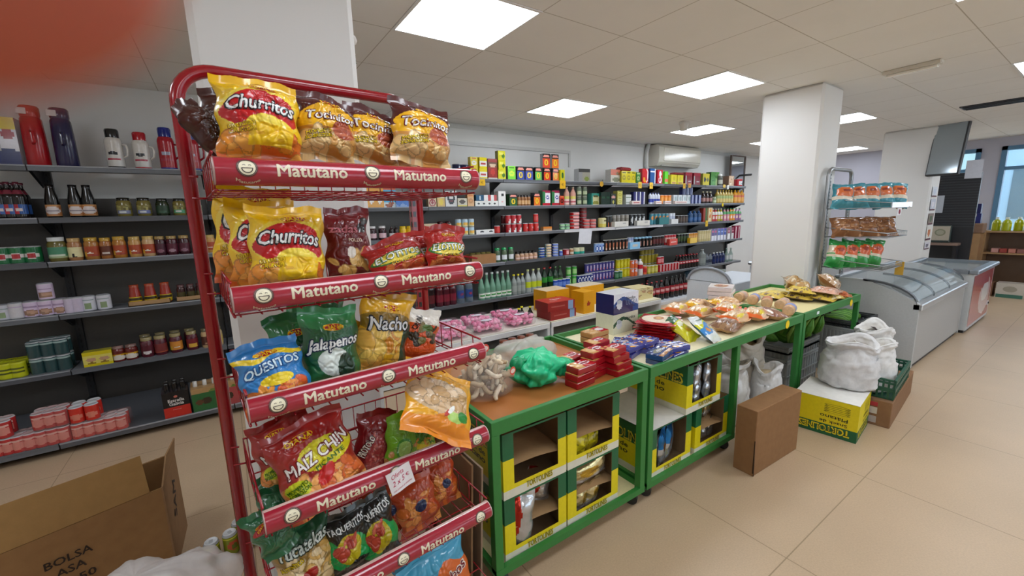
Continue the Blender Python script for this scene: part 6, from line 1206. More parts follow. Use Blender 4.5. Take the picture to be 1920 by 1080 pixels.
for rr2 in ((835, 590, 3.42, 0, 0), ): pass
for i, (px, py, y, lab) in enumerate(((793, 620, 3.42, 'front row, seen through the wire rack'), (843, 606, 3.42, 'front row, second from left'), (912, 597, 3.42, 'front row, third from left'), (974, 591, 3.42, 'front row, rightmost'), (835, 575, 3.66, 'back row, nearest the red post'), (892, 564, 3.66, 'back row, middle'), (946, 557, 3.66, 'back row, rightmost'), (768, 650, 3.42, 'front row, lowest behind the wires'))):
    if i == 7: continue
    p = onZ(px, py, WZ+.11); xx = p.x*y/p.y
    pink('clear tray of pink sweets, '+lab, xx, y, WZ+.001, (.0, .05, -.05, .04)[i % 4])
# cartons on the low shelf
def pcard(name, label, cat, x, y, w, d, h, shapes, side, top, z=WZ, rz=0, text=None, mat=None, ss=None):
    t = thing(name, label, cat, (x, y, z), (0, 0, rz)); m = MB(); m.pbox(w, d, h, shapes, side, top, 16, 14, sideshapes=ss); m.build('box', mat or satin, t)
    if text:
        g = MB()
        for (b, cx, cz, tw, th, c, face) in text:
            F = (lambda a, b_, o: (a, -d/2-o-.0006, b_)) if face == 'f' else ((lambda a, b_, o: (a, b_, h+o+.0006)) if face == 't' else (lambda a, b_, o: (-w/2-o-.0006, -a, b_)))
            g.text(b, F, cx, cz, tw, th, c, .0004, .03, .03)
        g.build('lettering', matte, t)
    return t
RBX = [('bg', '9c2824'), ('r', .55, -1, .85, 1, '8ca8d0'), ('r', -.7, -.1, .3, .2, 'b85c54')]
for k in range(2): pcard('red_carton', 'red carton with blue seal, %s of two' % ('lower', 'upper')[k], 'carton', 2.90+.02*(1-k), 3.44, .36, .24, .095, RBX, '8c2420', 'c03a30', WZ+k*.096, .0 if k == 0 else -.06, [('Nutri', .02, .02, .14, .04, 'ecd0cc', 't'), ('snack', -.06, -.05, .1, .02, 'ecd0cc', 't')])
YBX = [('bg', 'e8a410'), ('e', -.2, .1, .18, .3, 'a83014')]
pcard('yellow_carton', 'large yellow carton standing behind the red cartons', 'carton', 3.10, 3.74, .34, .24, .25, YBX, 'e8a410', 'ecd4b0', WZ)
pcard('yellow_carton', 'tall yellow carton in front with a round red mark', 'carton', 3.30, 3.42, .17, .20, .245, [('bg', 'e8a410'), ('e', -.1, -.1, .3, .2, 'a83014')], 'eaa812', 'e8a410', WZ)
pcard('yellow_carton', 'yellow carton farthest right with white printed top', 'carton', 3.64, 3.74, .40, .26, .24, YBX, 'd89410', 'ecdcc0', WZ)
BGX = [('bg', 'e8d8a0'), ('b', -1, -1, 1, 1, 10, (.2, .4), ['d8b878', 'c89c78', 'ecdcb0'])]
pcard('beige_carton', 'cream and yellow carton behind the paper packs', 'carton', 4.02, 3.60, .36, .24, .15, [('bg', 'ecd468'), ('b', -1, -1, 1, 1, 8, (.2, .4), ['e8c850', 'f0dc80'])], 'e0c458', 'ead27a', WZ, .1)
pcard('beige_carton', 'beige speckled carton at the end of the low shelf', 'carton', 4.34, 3.52, .38, .24, .15, BGX, 'd8c090', 'e8d8a4', WZ, -.05)
for k in range(3): tag(MB().lathe([(.03, 0), (.033, .01), (.033, .06), (.012, .1), (.012, .12)], '1c1c18', 14).lathe([(.015, .12), (.015, .135), (0, .136)], 'dcd020', 12).build('sauce_bottle', gloss, loc=(2.50+.075*k, 3.56+.05*(k % 2), WZ)), 'small black bottle with yellow cap, %s beside the red cartons' % pos_word(k, 3), 'bottle', 'small yellow capped bottles')
# brown lidded jars on the lower board
for k, px in enumerate((944, 960, 977, 993)):
    p = onZ(px, 634-4*k, WZ-.195); x = p.x*3.22/p.y
    t = thing('coffee_jar', 'jar with brown lid just behind the orange topped table, %s' % pos_word(k, 4), 'jar', (x, 3.22, 0), group='brown lidded jars')
    q = onY(px, 639-4*k, 3.22).z
    t.location.z = q-.10; MB().lathe([(.04, 0), (.042, .01), (.042, .075), (.036, .085)], 'c8b8a4', 18).build('glass', gloss, t); MB().lathe([(.04, .085), (.04, .105), (0, .106)], '7c3a20', 18).build('lid', gloss, t)
jy = onY(968, 637, 3.22).z-.10
tag(MB().box(1.2, 3.12, jy-.02, 2.69, 3.29, jy, 'c8c8ca').box(1.2, 3.12, 0, 1.23, 3.29, jy-.02, '303234').box(2.66, 3.12, 0, 2.69, 3.29, jy-.02, '303234').build('jar_shelf', satin), 'narrow low shelf holding the brown lidded jars', 'shelving')
# big cola bottles and water drums
for k in range(11):
    px = (1204, 1213, 1222, 1231, 1240, 1249, 1259, 1267, 1275, 1283, 1228)[k]; big = 4 < k < 10
    p = onZ(px, 560, BZ0); x = onY(px, 530, 4.0).x; r_ = .052; h = .34 if big else .30
    t = thing('cola_bottle', 'two litre cola bottle on the base shelf, %s' % (pos_word(k, 10) if k < 10 else 'alone in the back row'), 'bottle', (x, 4.0 if k < 10 else 4.14, BZ0), group='big cola bottles')
    MB().lathe([(r_*.85, 0), (r_, .02), (r_*.96, .1), (r_, .2), (r_*.7, h-.08), (r_*.3, h-.035), (r_*.28, h-.02)], '17100e', 18, shapes=None).build('body', gloss, t)
    MB().lathe([(r_*1.01, .1), (r_*1.02, .2)], 'a02430', 18, cap=False, shapes=[('r', -.6, .65, .6, .85, 'd8a8a8')]).build('label', satin, t); MB().lathe([(r_*.33, h-.02), (r_*.33, h), (0, h)], '14100f' if big else '8c2024', 14).build('cap', gloss, t)
for k, (px, y) in enumerate(((1302, 4.02), (1329, 4.0), (1290, 4.22), (1314, 4.22))):
    x = onY(px, 525, y).x; r_ = .085; t = thing('water_drum', 'big blue water bottle, %s' % ('left one in front', 'right one in front', 'dim left one behind', 'dim right one behind')[k], 'water bottle', (x, y, BZ0), group='big blue water bottles')
    MB().lathe([(r_*.9, 0), (r_, .02), (r_, .23), (r_*.9, .28), (r_*.6, .325), (r_*.3, .345), (r_*.28, .36)], '6c94ac', 22).build('body', pet, t); MB().lathe([(r_*.33, .35), (r_*.33, .385), (0, .386)], '2c54a8', 16).build('cap', gloss, t)
    m = MB(); m.lathe([(r_*1.01, .12), (r_*1.01, .2)], 'c8d4dc', 22, cap=False); m.build('label', pet, t)
r('R', 5, 1345, 1358, 'glass_jar', 'big dim glass jar at the end of the base shelf', 'jar', .16, jar('5c6058', '8c9088', '78807c', .08, .3), n=1, z=BZ0, y=4.05, where='on the base shelf')

# ------------------------------------------------------------------ wall fittings
t = thing('air_conditioner', 'white wall mounted air conditioner above the back shelves', 'air conditioner', (5.75, WY1, CAMH+.70))
m = MB(); W = 1.12; H = .32
pr_ = [(0, 0), (-.17, 0), (-.21, .05), (-.22, .12), (-.21, H-.04), (-.18, H), (0, H)]
vs = [(x, y, z) for x in (0, W) for (y, z) in pr_]; n = len(pr_)
m.add(vs, [(k, (k+1) % n, n+(k+1) % n, n+k) for k in range(n)]+[tuple(range(n)), tuple(range(n, 2*n))[::-1]], 'dcd8cc'); m.build('casing', satin, t)
m = MB(); m.box(.12, -.226, .07, W-.01, -.212, H-.045, 'e6e2d4', b=.004); m.build('front_panel', gloss, t); m = MB(); m.box(.1, -.2, -.004, W-.06, -.1, .012, 'a8a498'); m.build('vent_flap', satin, t)
m = MB(); m.tube([(-.02, -.03, H+.02), (-.06, -.03, .2), (-.06, -.03, .0), (.0, -.03, -.1)], .03, 'd8d8d6', 10); tag(m.build('pipe_cover', satin, loc=(5.72, WY1-.02, CAMH+.70)), 'white pipe cover curving down left of the air conditioner', 'pipe')
t = thing('wall_mirror', 'narrow framed mirror strip on the wall at end of shelves', 'mirror', (7.95, 4.33, CAMH+.3)); Wm, Hm = .52, .68
m = MB(); m.box(0, 0, 0, .03, .03, Hm, '5c4a40'); m.box(Wm-.03, 0, 0, Wm, .03, Hm, '5c4a40'); m.box(.03, 0, 0, Wm-.03, .03, .02, '5c4a40'); m.box(.03, 0, Hm-.02, Wm-.03, .03, Hm, '5c4a40'); m.build('frame', satin, t)
MB().box(.03, .01, .02, Wm-.03, .02, Hm-.02, 'c8d4dc').build('mirror_glass', fixed('mirror', 'c8d0d4', .03, 1.), t)
m = MB(); m.tube([(0, 0, 0), (0, 0, .55), (0, -.08, .62), (0, -.3, .62)], .018, '18181a', 8); tag(m.build('black_pole', satin, loc=(8.05, 4.3, CAMH-.02-.55+.55-.0)), 'black bent rail at the end of the wall shelves', 'rail')
# hanging festive figure on the side of the near pillar
p = onY(677, 90, 1.78); t = thing('festive_ornament', 'flat red, white and green festive ornament hanging on the near pillar side', 'ornament', (.475, 1.80, CAMH))
zt, zb_ = onY(672, 72, 1.8).z-CAMH, onY(690, 205, 1.8).z-CAMH
m = MB(); m.lathe([(0, -.02), (.018, -.012), (.022, 0), (.018, .014), (0, .02)], 'dcd6d0', 14, RT((.018, -.02, zt-.02))); m.build('pompom', cloth, t)
m = MB(); m.tube([(.012, -.02, zt-.035), (.012, 0, zt-.06), (.01, .02, zt-.10)], [.012, .018, .022], 'a01820', 10); m.build('hat', cloth, t)
m = MB(); rg = random.Random(3)
for k in range(120):
    a = rg.uniform(zt-.30, zt-.07); m.tube([(.012, rg.uniform(-.02, .03), a), (.012+rg.uniform(.0, .02), rg.uniform(-.03, .05), a-rg.uniform(-.01, .02))], .0025, rg.choice(['2f5a24', '3f7030', '254a1c']), 4)
m.build('tinsel', matte, t); MB().box(.001, -.03, zb_, .01, .05, zt-.12, '2a1e16').build('backing', matte, t)
m = MB(); m.tube([(.012, .0, zb_), (.02, -.01, zb_-.04), (.05, -.03, zb_-.07)], .003, 'e4e0dc', 5); m.tube([(.012, .0, zb_), (.012, .01, zb_-.06)], .004, 'e4e0dc', 5); m.build('ribbon', matte, t)

# ------------------------------------------------------------------ bread rack behind the far table
mkb = set(bpy.data.objects); BX0, BX1, BY = 5.17, 5.79, 1.80
t = thing('bread_rack', 'chrome wire bread rack standing right of the middle pillar', 'rack', (BX0, BY, 0)); W = BX1-BX0
SL = 'a4a6a8'; top = CAMH+.375
m = MB(); m.tube([(0, 0, .02), (0, 0, top-.07), (.02, 0, top-.02), (.07, 0, top), (W-.07, 0, top), (W-.02, 0, top-.02), (W, 0, top-.07), (W, 0, .02)], .019, SL, 10); m.build('post_frame', metal, t)
m = MB()
for x in (.03, W-.03):
    m.box(x-.008, -.014, .4, x+.008, -.006, top-.12, 'a8a8a8')
    for k in range(36): m.box(x-.009, -.0145, .5+k*.035, x+.004, -.0138, .515+k*.035, '2c2c30')
m.build('slotted_strip', metal, t)
BZs = [CAMH-.03, CAMH-.315, CAMH-.63]
m = MB()
for x in (0, W): m.tube([(x, 0, .03), (x, -.12, .03)], .016, SL, 8)
m.build('foot', metal, t)
for k, z in enumerate(BZs):
    s = bpy.data.objects.new('wire_shelf', None); COL.objects.link(s); s.parent = t; s.location = (0, 0, z); m = MB(); D = -.52
    for q in np.linspace(0, W, 18): m.tube([(q, -.02, 0), (q, D, 0), (q, D, .045)], .0022, SL, 5)
    for q in np.linspace(-.02, D, 6): m.tube([(0, q, 0), (W, q, 0)], .003, SL, 5)
    for zz in (0, .045): m.tube([(0, -.02, zz+(.05 if zz else 0)), (0, D, zz), (W, D, zz), (W, -.02, zz+(.05 if zz else 0))], .0042, SL, 6)
    m.build('wire_basket', metal, s)
    if k == 0: MB().box(.0, D-.012, .0, W, D-.006, .05, 'e0e0ea').build('label_rail', gloss, s)
TB = [('bg', '3c8c9c'), ('e', 0, .25, .8, .5, 'd06830'), ('e', .1, .4, .4, .15, '8c3424'), ('r', -1, -.35, 1, -.1, 'd8ccb8')]
for k in range(5):
    pouch('teal and orange bread bag on the top wire shelf, '+pos_word(k, 5), BX0+.06+k*.115, BY-.12-.075*k, BZs[0]+.005, .19, .24, .13, TB, (-.35, .1*(-1)**k, -.95), foil, 'teal and orange bread bags', back='3c8c9c', name='bread_bag', cat='bread bag', nu=18, nv=20)
pouch('small plain roll bag at right end of the top wire shelf', BX0+.56, BY-.46, BZs[0]+.01, .13, .10, .10, [('bg', 'c8a884')], (-1.2, 0, .4), gloss, back='c8a884', name='bread_bag', cat='bread bag')
BB = [('bg', '8c5c38'), ('b', -1, -1, 1, 1, 50, (.1, .2), ['9c6c44', '7c4c2c', 'b4845c'])]
for k in range(3):
    pouch('brown loaf bag on the middle wire shelf, '+pos_word(k, 3), BX0+.10+k*.16, BY-.16-.10*k, BZs[1]+.005, .26, .20, .17, BB, (-.5, 0, -.9), gloss, 'brown loaf bags', back='7c5434', name='bread_bag', cat='bread bag', nu=18, nv=20)
GB = [('bg', '2c9444'), ('r', -1, .0, .0, .6, 'd8ccb0'), ('e', .2, .25, .75, .45, 'd8602c'), ('e', .2, .35, .4, .12, '9c3420'), ('r', -1, -.3, 1, -.15, 'd8ccb0')]
for k in range(4):
    pouch('green and orange bread bag on the lowest wire shelf, '+pos_word(k, 4), BX0+.05+k*.11, BY-.12-.07*k, BZs[2]+.005, .17, .27, .12, GB, (-.3, .2, -.95), foil, 'green and orange bread bags', back='2c8c44', name='bread_bag', cat='bread bag', nu=18, nv=20)
m = MB(); m.box(-.06, -.004, -.035, .06, 0, .035, 'dcdce0', b=.001); m.disc(lambda a, b, o: (a, -.005-o, b), 0, 0, .03, .024, '7c1c34', .0005)
tag(m.build('price_sign', matte, loc=(BX0+.2, BY-.535, BZs[0]-.04)), 'white sign with dark red round mark under the top wire shelf', 'sign')

rescale(mkb, .861)
floor_layout(True)
# ------------------------------------------------------------------ chest freezers
FG = 'b9bbbb'
t = thing('chest_freezer', 'grey chest freezer with curved glass lid nearest the tables', 'freezer', (5.44, 1.04, 0)); L, D = 2.0, .70
prof = [(0, .02), (D, .02), (D, .86), (.62*D, .86), (.3*D, .78), (.0, .665)]
m = MB(); n = len(prof); vs = [(x, y, z) for x in (0, .04) for (y, z) in prof]; m.add(vs, [tuple(range(n)), tuple(range(n, 2*n))[::-1]]+[(k, n+k, n+(k+1) % n, (k+1) % n) for k in range(n)], FG)
vs = [(x, y, z) for x in (L-.04, L) for (y, z) in prof]; m.add(vs, [tuple(range(n)), tuple(range(n, 2*n))[::-1]]+[(k, n+k, n+(k+1) % n, (k+1) % n) for k in range(n)], FG)
m.box(.04, 0, .05, L-.04, .04, .62, 'a9a8a6'); m.box(.04, D-.04, .05, L-.04, D, .86, FG); m.box(.04, .04, .05, L-.04, D-.04, .30, 'd8dadc'); m.build('body', satin, t)
m = MB(); m.box(0, -.025, .0+.60, L, .05, .665, 'c9ccd0', b=.008); m.box(0, D-.05, .84, L, D+.01, .88, 'a8acb0', b=.008); m.build('rail', metal, t)
arc = [(.02+.62*D*(1-math.cos(a)), .665+.20*math.sin(a)) for a in np.linspace(0, math.pi/2, 9)]
for x in (.0, .62, 1.28, L-.02):
    m = MB()
    for k in range(8): m.add([(x-.0, arc[k][0], arc[k][1]), (x+.045, arc[k][0], arc[k][1]), (x+.045, arc[k+1][0], arc[k+1][1]), (x, arc[k+1][0], arc[k+1][1]), (x, arc[k][0], arc[k][1]-.02), (x+.045, arc[k][0], arc[k][1]-.02), (x+.045, arc[k+1][0], arc[k+1][1]-.02), (x, arc[k+1][0], arc[k+1][1]-.02)], [(0, 1, 2, 3), (7, 6, 5, 4), (0, 3, 7, 4), (1, 5, 6, 2)], '55585c')
    m.build('lid_trim', satin, t)
m = MB(); m.add([(x, a, b) for (a, b) in arc for x in (.04, L-.04)], [(2*k, 2*k+1, 2*k+3, 2*k+2) for k in range(8)], 'b8c8cc', True); m.add([(.04, arc[-1][0], arc[-1][1]), (L-.04, arc[-1][0], arc[-1][1]), (L-.04, D, .865), (.04, D, .865)], [(0, 1, 2, 3)], 'b8c8cc'); m.build('glass_lid', glassm, t)
MB().box(.05, .02, 0, L-.05, D-.02, .05, '1c1c1e').build('plinth', satin, t)
rg = random.Random(8)
for k in range(14):
    x, y = 5.62+.125*k, 1.22+.22*(k % 2)
    tag(MB().box(-.07, -.08, 0, .07, .08, rg.uniform(.08, .2), rg.choice(['d4dce4', 'c84838', '4c84b8', 'e0d088', '5c9c6c', 'b8b0a8']), b=.015).build('frozen_food_pack', gloss, loc=(x, y, .3)), 'frozen food pack %s inside the curved glass freezer' % (pos_word(k, 14) if k in (0, 13) else 'in %s column' % (ORD+['thirteenth'])[k]), 'frozen food', 'frozen food packs')
t = thing('chest_freezer', 'farther chest freezer with red advertising panel and flat glass top', 'freezer', (7.50, .99, 0)); L, D, H = 1.36, .74, .80
m = MB(); m.box(0, 0, .04, .04, D, H-.05, 'c0c2c2'); m.box(L-.04, 0, .04, L, D, H-.05, 'c0c2c2'); m.box(.04, 0, .04, L-.04, .04, H-.05, 'c8c6c6'); m.box(.04, D-.04, .04, L-.04, D, H-.05, 'c0c2c2'); m.box(.04, .04, .04, L-.04, D-.04, .35, 'd8dadc'); m.build('body', satin, t)
m = MB(); m.sheet(lambda u, v: (L/2+u*(L/2-.05), -.003, .40+v*.32), 30, 30, None, False, shapes=[('bg', 'b03038'), ('e', .35, -.05, .55, .8, 'dcc4c4'), ('e', .1, .6, .5, .3, 'a8283c'), ('e', .35, .1, .35, .4, 'e8e4e6')]); m.build('printed_panel', gloss, t)
m = MB(); m.box(-.02, -.04, H-.05, L+.02, .05, H, '9aa0a8', b=.01); m.box(-.02, D-.05, H-.05, L+.02, D+.02, H, '9aa0a8', b=.01); m.box(-.02, .05, H-.05, .05, D-.05, H, '9aa0a8'); m.box(L-.05, .05, H-.05, L+.02, D-.05, H, '9aa0a8'); m.build('rim', metal, t)
MB().box(.05, .05, H-.02, L-.05, D-.05, H-.012, 'b0c0c4').build('glass_lid', glassm, t); m = MB(); m.box(.03, .02, 0, L-.03, D-.02, .04, '1a1a1c'); m.build('plinth', satin, t)
m = MB(); m.box(L-.16, -.01, .2, L-.1, -.003, .26, 'd8d8d8'); m.lathe([(.014, 0), (.012, .01), (0, .011)], '202020', 12, RT((L-.13, -.01, .23), (math.pi/2, 0, 0))); m.build('lock', satin, t)
t = thing('chest_freezer', 'white freezer in the row behind, half hidden by the bread bags', 'freezer', (6.3, 2.45, 0)); m = MB(); m.box(0, 0, .03, 1.7, .62, .80, 'c4c8cc', b=.02); m.build('body', satin, t); m = MB(); m.box(-.02, -.02, .80, 1.72, .64, .85, '9aa2ac', b=.015); m.build('rim', metal, t); MB().box(.1, .06, .85, 1.6, .56, .857, 'a8b4bc').build('glass_lid', glassm, t)
t = thing('chest_freezer', 'pale freezer with grey arched lid end left of the middle pillar', 'freezer', (5.0, 2.62, 0)); m = MB(); m.box(0, 0, .03, 1.1, .6, .72, 'ccd2da', b=.01); m.build('body', satin, t)
m = MB(); A = [(.0, .72)]+[(.02+.56*(1-math.cos(a))/2, .72+.17*math.sin(a)) for a in np.linspace(0, math.pi, 12)]+[(.6, .72)]; n = len(A)
m.add([(x, y, z) for x in (-.005, .03) for (y, z) in A], [tuple(range(n))]+[(k, n+k, n+(k+1) % n, (k+1) % n) for k in range(n)]+[tuple(range(n, 2*n))[::-1]], 'c4ccd6'); m.tube([(-.01, y, z) for (y, z) in A], .018, '8c9098', 8); m.build('lid_end', satin, t)
tag(MB().tube([(0, 0, 0), (.05, 0, -.06), (.05, 0, -.16), (0, 0, -.2), (-.05, 0, -.16), (-.05, 0, -.06)], .02, 'e4e6e8', 8, closed=True).build('paper_ring', matte, loc=(7.36, 1.02, .90)), 'white oval handle loop between the two front freezers', 'handle') if False else None
floor_layout(False)
m = MB(); m.box(-.003, -.03, -.06, 0, .03, .06, 'd8a83c'); tag(m.build('price_tag', matte, loc=((BX0+.62)*.861, (BY-.5)*.861, CAMH-.66*.861)), 'yellow orange tag hanging by the lowest wire shelf', 'price tag')
# far pillar: screen and posters
t = thing('wall_screen', 'tilted grey screen hanging high on the far pillar', 'screen', (8.12, 1.50, CAMH+.70), (0, math.radians(9), math.radians(-12)))
MB().box(-.03, -.17, -.34, .03, .17, .36, '2c2c30', b=.008).build('casing', satin, t); m = MB(); m.box(-.034, -.155, -.32, -.031, .155, .34, '5c6470'); m.build('glass', fixed('screen_glass', 'a8b4bc', .12, .6), t)
m = MB(); m.box(0, -.02, .05, .1, .02, .12, '2a2a2c'); m.box(-.02, -.02, .3, .04, .02, .45, '2a2a2c'); m.build('bracket', satin, t)
m = MB(); m.box(-.14, -.02, -.03, .14, .02, .03, '2c2c2e'); 
rg = random.Random(5)
for k, (y, z, w, h) in enumerate(((1.54, 1.78, .07, .14), (1.54, 1.6, .07, .16), (1.535, 1.40, .08, .16), (1.53, 1.2, .07, .2), (1.54, 1.02, .07, .1))):
    m = MB(); z += CAMH-1.62; m.sheet(lambda u, v: (8.36+u*.13, 1.612, z+v*h/2), 8, 8, None, False, shapes=[('bg', ['d8dce4', 'c8ccd8', '8c7c74', 'e0dcd4', 'd8d4dc'][k]), ('e', 0, .1, .6, .5, ['c8d0e0', 'e4e0e8', '5c6c54', 'c87c54', '7c7884'][k]), ('r', -1, -1, 1, -.8, '5c3040')])
    tag(m.build('poster', matte), ['topmost pale poster on the side of the far pillar', 'white and yellow poster on the side of the far pillar', 'dark photo poster on the side of the far pillar', 'tall pale poster with an orange figure on the far pillar', 'lowest small notice on the side of the far pillar'][k], 'poster')
floor_layout(True)
# dark shop divider and display behind
t = thing('display_board', 'tall black slatted board behind the far pillar', 'board', (10.6, 1.50, 0)); m = MB(); m.box(0, 0, .4, .06, .62, 2.12, '25262a')
for k in range(20): m.box(-.006, .0, 1.2+k*.045, 0, .62, 1.215+k*.045, '34363a')
m.build('panel', satin, t); m = MB(); m.box(0, 0, 0, .06, .06, .4, '1c1c1e'); m.box(0, .56, 0, .06, .62, .4, '1c1c1e'); m.build('leg', satin, t)
tag(MB().sheet(lambda u, v: (10.585, 1.60-u*.10, 2.17+v*.15), 1, 1, 'c4c6d0').build('paper_notice', matte), 'large white sheet pinned high behind the screen', 'notice')
tag(MB().sheet(lambda u, v: (10.585, 1.985-u*.08, 1.60+v*.15), 1, 1, 'b4bac4').build('paper_notice', matte), 'white sheet pinned low on the black board', 'notice')
# far wooden shelf with oil drums
CX = 11.3
t = thing('wooden_shelf_unit', 'light wood low shelf unit under the shop window', 'shelving', (CX, .55, 0)); Wd = 'a5835c'
m = MB()
for z in (.02, .70, 1.08): m.box(0, 0, z, .4, .88, z+.025, Wd)
m.build('shelf', wood, t); MB().box(0, .88, 0, .4, 1.0, 1.11, Wd).build('side_panel', wood, t); MB().box(0, -.03, 0, .4, 0, 1.11, Wd).build('side_panel', wood, t); MB().box(.38, 0, .02, .4, .88, 1.08, '6b5340').build('back_panel', wood, t)
t = thing('wooden_end_panel', 'tall tan wooden counter end beside the oil bottles', 'counter', (10.95, 1.45, 0)); m = MB(); m.box(0, 0, 0, .3, .30, 1.08, 'b08a62'); m.build('panel', wood, t); m = MB(); m.box(-.01, -.02, 1.08, .31, .32, 1.25, '8c6f5c', b=.01); m.build('top_box', card, t)
for k in range(6):
    t = thing('oil_bottle', 'yellow green oil bottle on the wooden shelf unit, '+pos_word(5-k, 6), 'bottle', (CX+.12+.1*(k % 2), .70+.13*k, 1.106), group='yellow oil bottles'); MB().lathe([(.055, 0), (.06, .01), (.06, .14), (.045, .18), (.02, .2)], 'a8b010', 14, shapes=[('r', -.7, .4, .7, .6, 'dcd820')]).build('body', pet if False else gloss, t); MB().lathe([(.024, .2), (.024, .24), (0, .241)], 'd8e0d0', 12).build('cap', gloss, t)
for k in range(8): tag(MB().box(-.12, -.045, 0, .1, .045, .075, ['9c3828', 'c87c58', 'a8342c', 'd8c020', '8c5c54', 'b87868', '9c4038', 'c8948c'][k], b=.008).build('biscuit_pack', gloss, loc=(CX+.14, .60+.1*k, .7255)), ['dark red', 'tan', 'scarlet', 'yellow', 'mauve', 'pinkish', 'brick red', 'pale pink'][k]+' packet on the middle board of the wooden shelf unit', 'food pack')
for k, (y, z, col, lab, w, h) in enumerate(((1.46, 1.55, '23275c', 'upper navy blue box with white curve on the counter', .22, .17), (1.30, 1.33, '272c6c', 'lower navy blue box standing on the counter', .26, .16), (1.62, 1.36, '6c5c64', 'small mauve box left of the navy boxes', .09, .30))):
    if k == 0: z = 1.422
    if k == 1: z = 1.2505
    if k == 2: z = 1.2505
    y = (1.60, 1.60, 1.70)[k]; w = (.19, .22, .09)[k]
    m = MB(); m.box(0, -w/2, 0, .12, w/2, (.17, .17, .1)[k], col); m.box(-.004, -w/4, (.1, .12, .05)[k], -.001, w/8, (.168, .165, .09)[k], 'c8c0b0'); tag(m.build('gift_box', satin, loc=(11.03, y, z)), lab, 'box')
m = MB(); m.box(0, -.13, 0, .1, .13, .30, '35423f', b=.01); m.box(-.006, -.12, .04, 0, .11, .29, 'b8ae9c'); m.disc(lambda a, b, o: (-.008-o, -a, b), 0, .18, .07, .06, '8c8c74', .0); m.disc(lambda a, b, o: (-.010-o, -a, b), 0, .18, .05, .04, 'a8a490', .0)
tag(m.build('picture_box', satin, loc=(10.45, 1.87, .93)), 'beige box with a round green mark before the black board', 'box')
t = thing('dark_side_table', 'low dark table before the black board at the back', 'table', (10.35, 1.62, 0)); MB().box(0, 0, .89, .25, .55, .93, '8c7468').build('tabletop', satin, t); 
for a in (.0, .49): MB().box(0.02, a+.01, 0, .2, a+.05, .89, '1c1c20').build('leg', satin, t)
m = MB(); m.lathe([(.10, 0), (.13, .2), (.14, .22), (.13, .22)], 'b4202c', 4, RT((0, 0, 0), (0, 0, .78))); tag(m.build('red_basket', gloss, loc=(11.05, 1.33, .235)), 'red plastic basket on a brown box below the wooden shelf', 'basket')
tag(MB().box(-.12, -.13, 0, .12, .13, .23, '7c5a44').build('cardboard_box', card, loc=(11.05, 1.33, 0)), 'brown box under the red basket at the far end', 'box'); m = MB(); m.box(-.12, -.16, 0, .12, .16, .25, 'c0b8ac'); m.box(-.123, -.15, .0, -.12, .15, .06, '3c6c5c'); m.disc(lambda a, b, o: (-.122-o, a, b), 0, .15, .08, .05, '9c9484', .0); tag(m.build('cardboard_box', satin, loc=(11.0, 1.0, 0)), 'white box with green foot at the far right end', 'box')
# street things seen through the window
m = MB(); m.box(0, 0, -.1, 30, 40, -.0, '9a9a98'); tag(m.build('pavement', matte, loc=(16.5, -20, 0)), None, None, None, 'structure')
for k, (x, y, c, h) in enumerate(((16, .9, '8cb0c8', 3.4), (17.5, 2.0, '9cb8b8', 4.2), (18, .1, 'b8a8a4', 3.5))):
    m = MB(); m.box(0, 0, 0, 1, 1.0, h, c); m.box(-.02, .15, 1.2, 0, .85, 2.4, '3c5868'); m.build('x', matte).name = 'street_building'; o = bpy.data.objects['street_building' if k == 0 else 'street_building.%03d' % k]; o.location = (x, y, 0); tag(o, ['pale blue building front outside the shop window', 'tallest grey green building outside the shop window', 'pinkish building outside at the right of the window'][k], 'building')

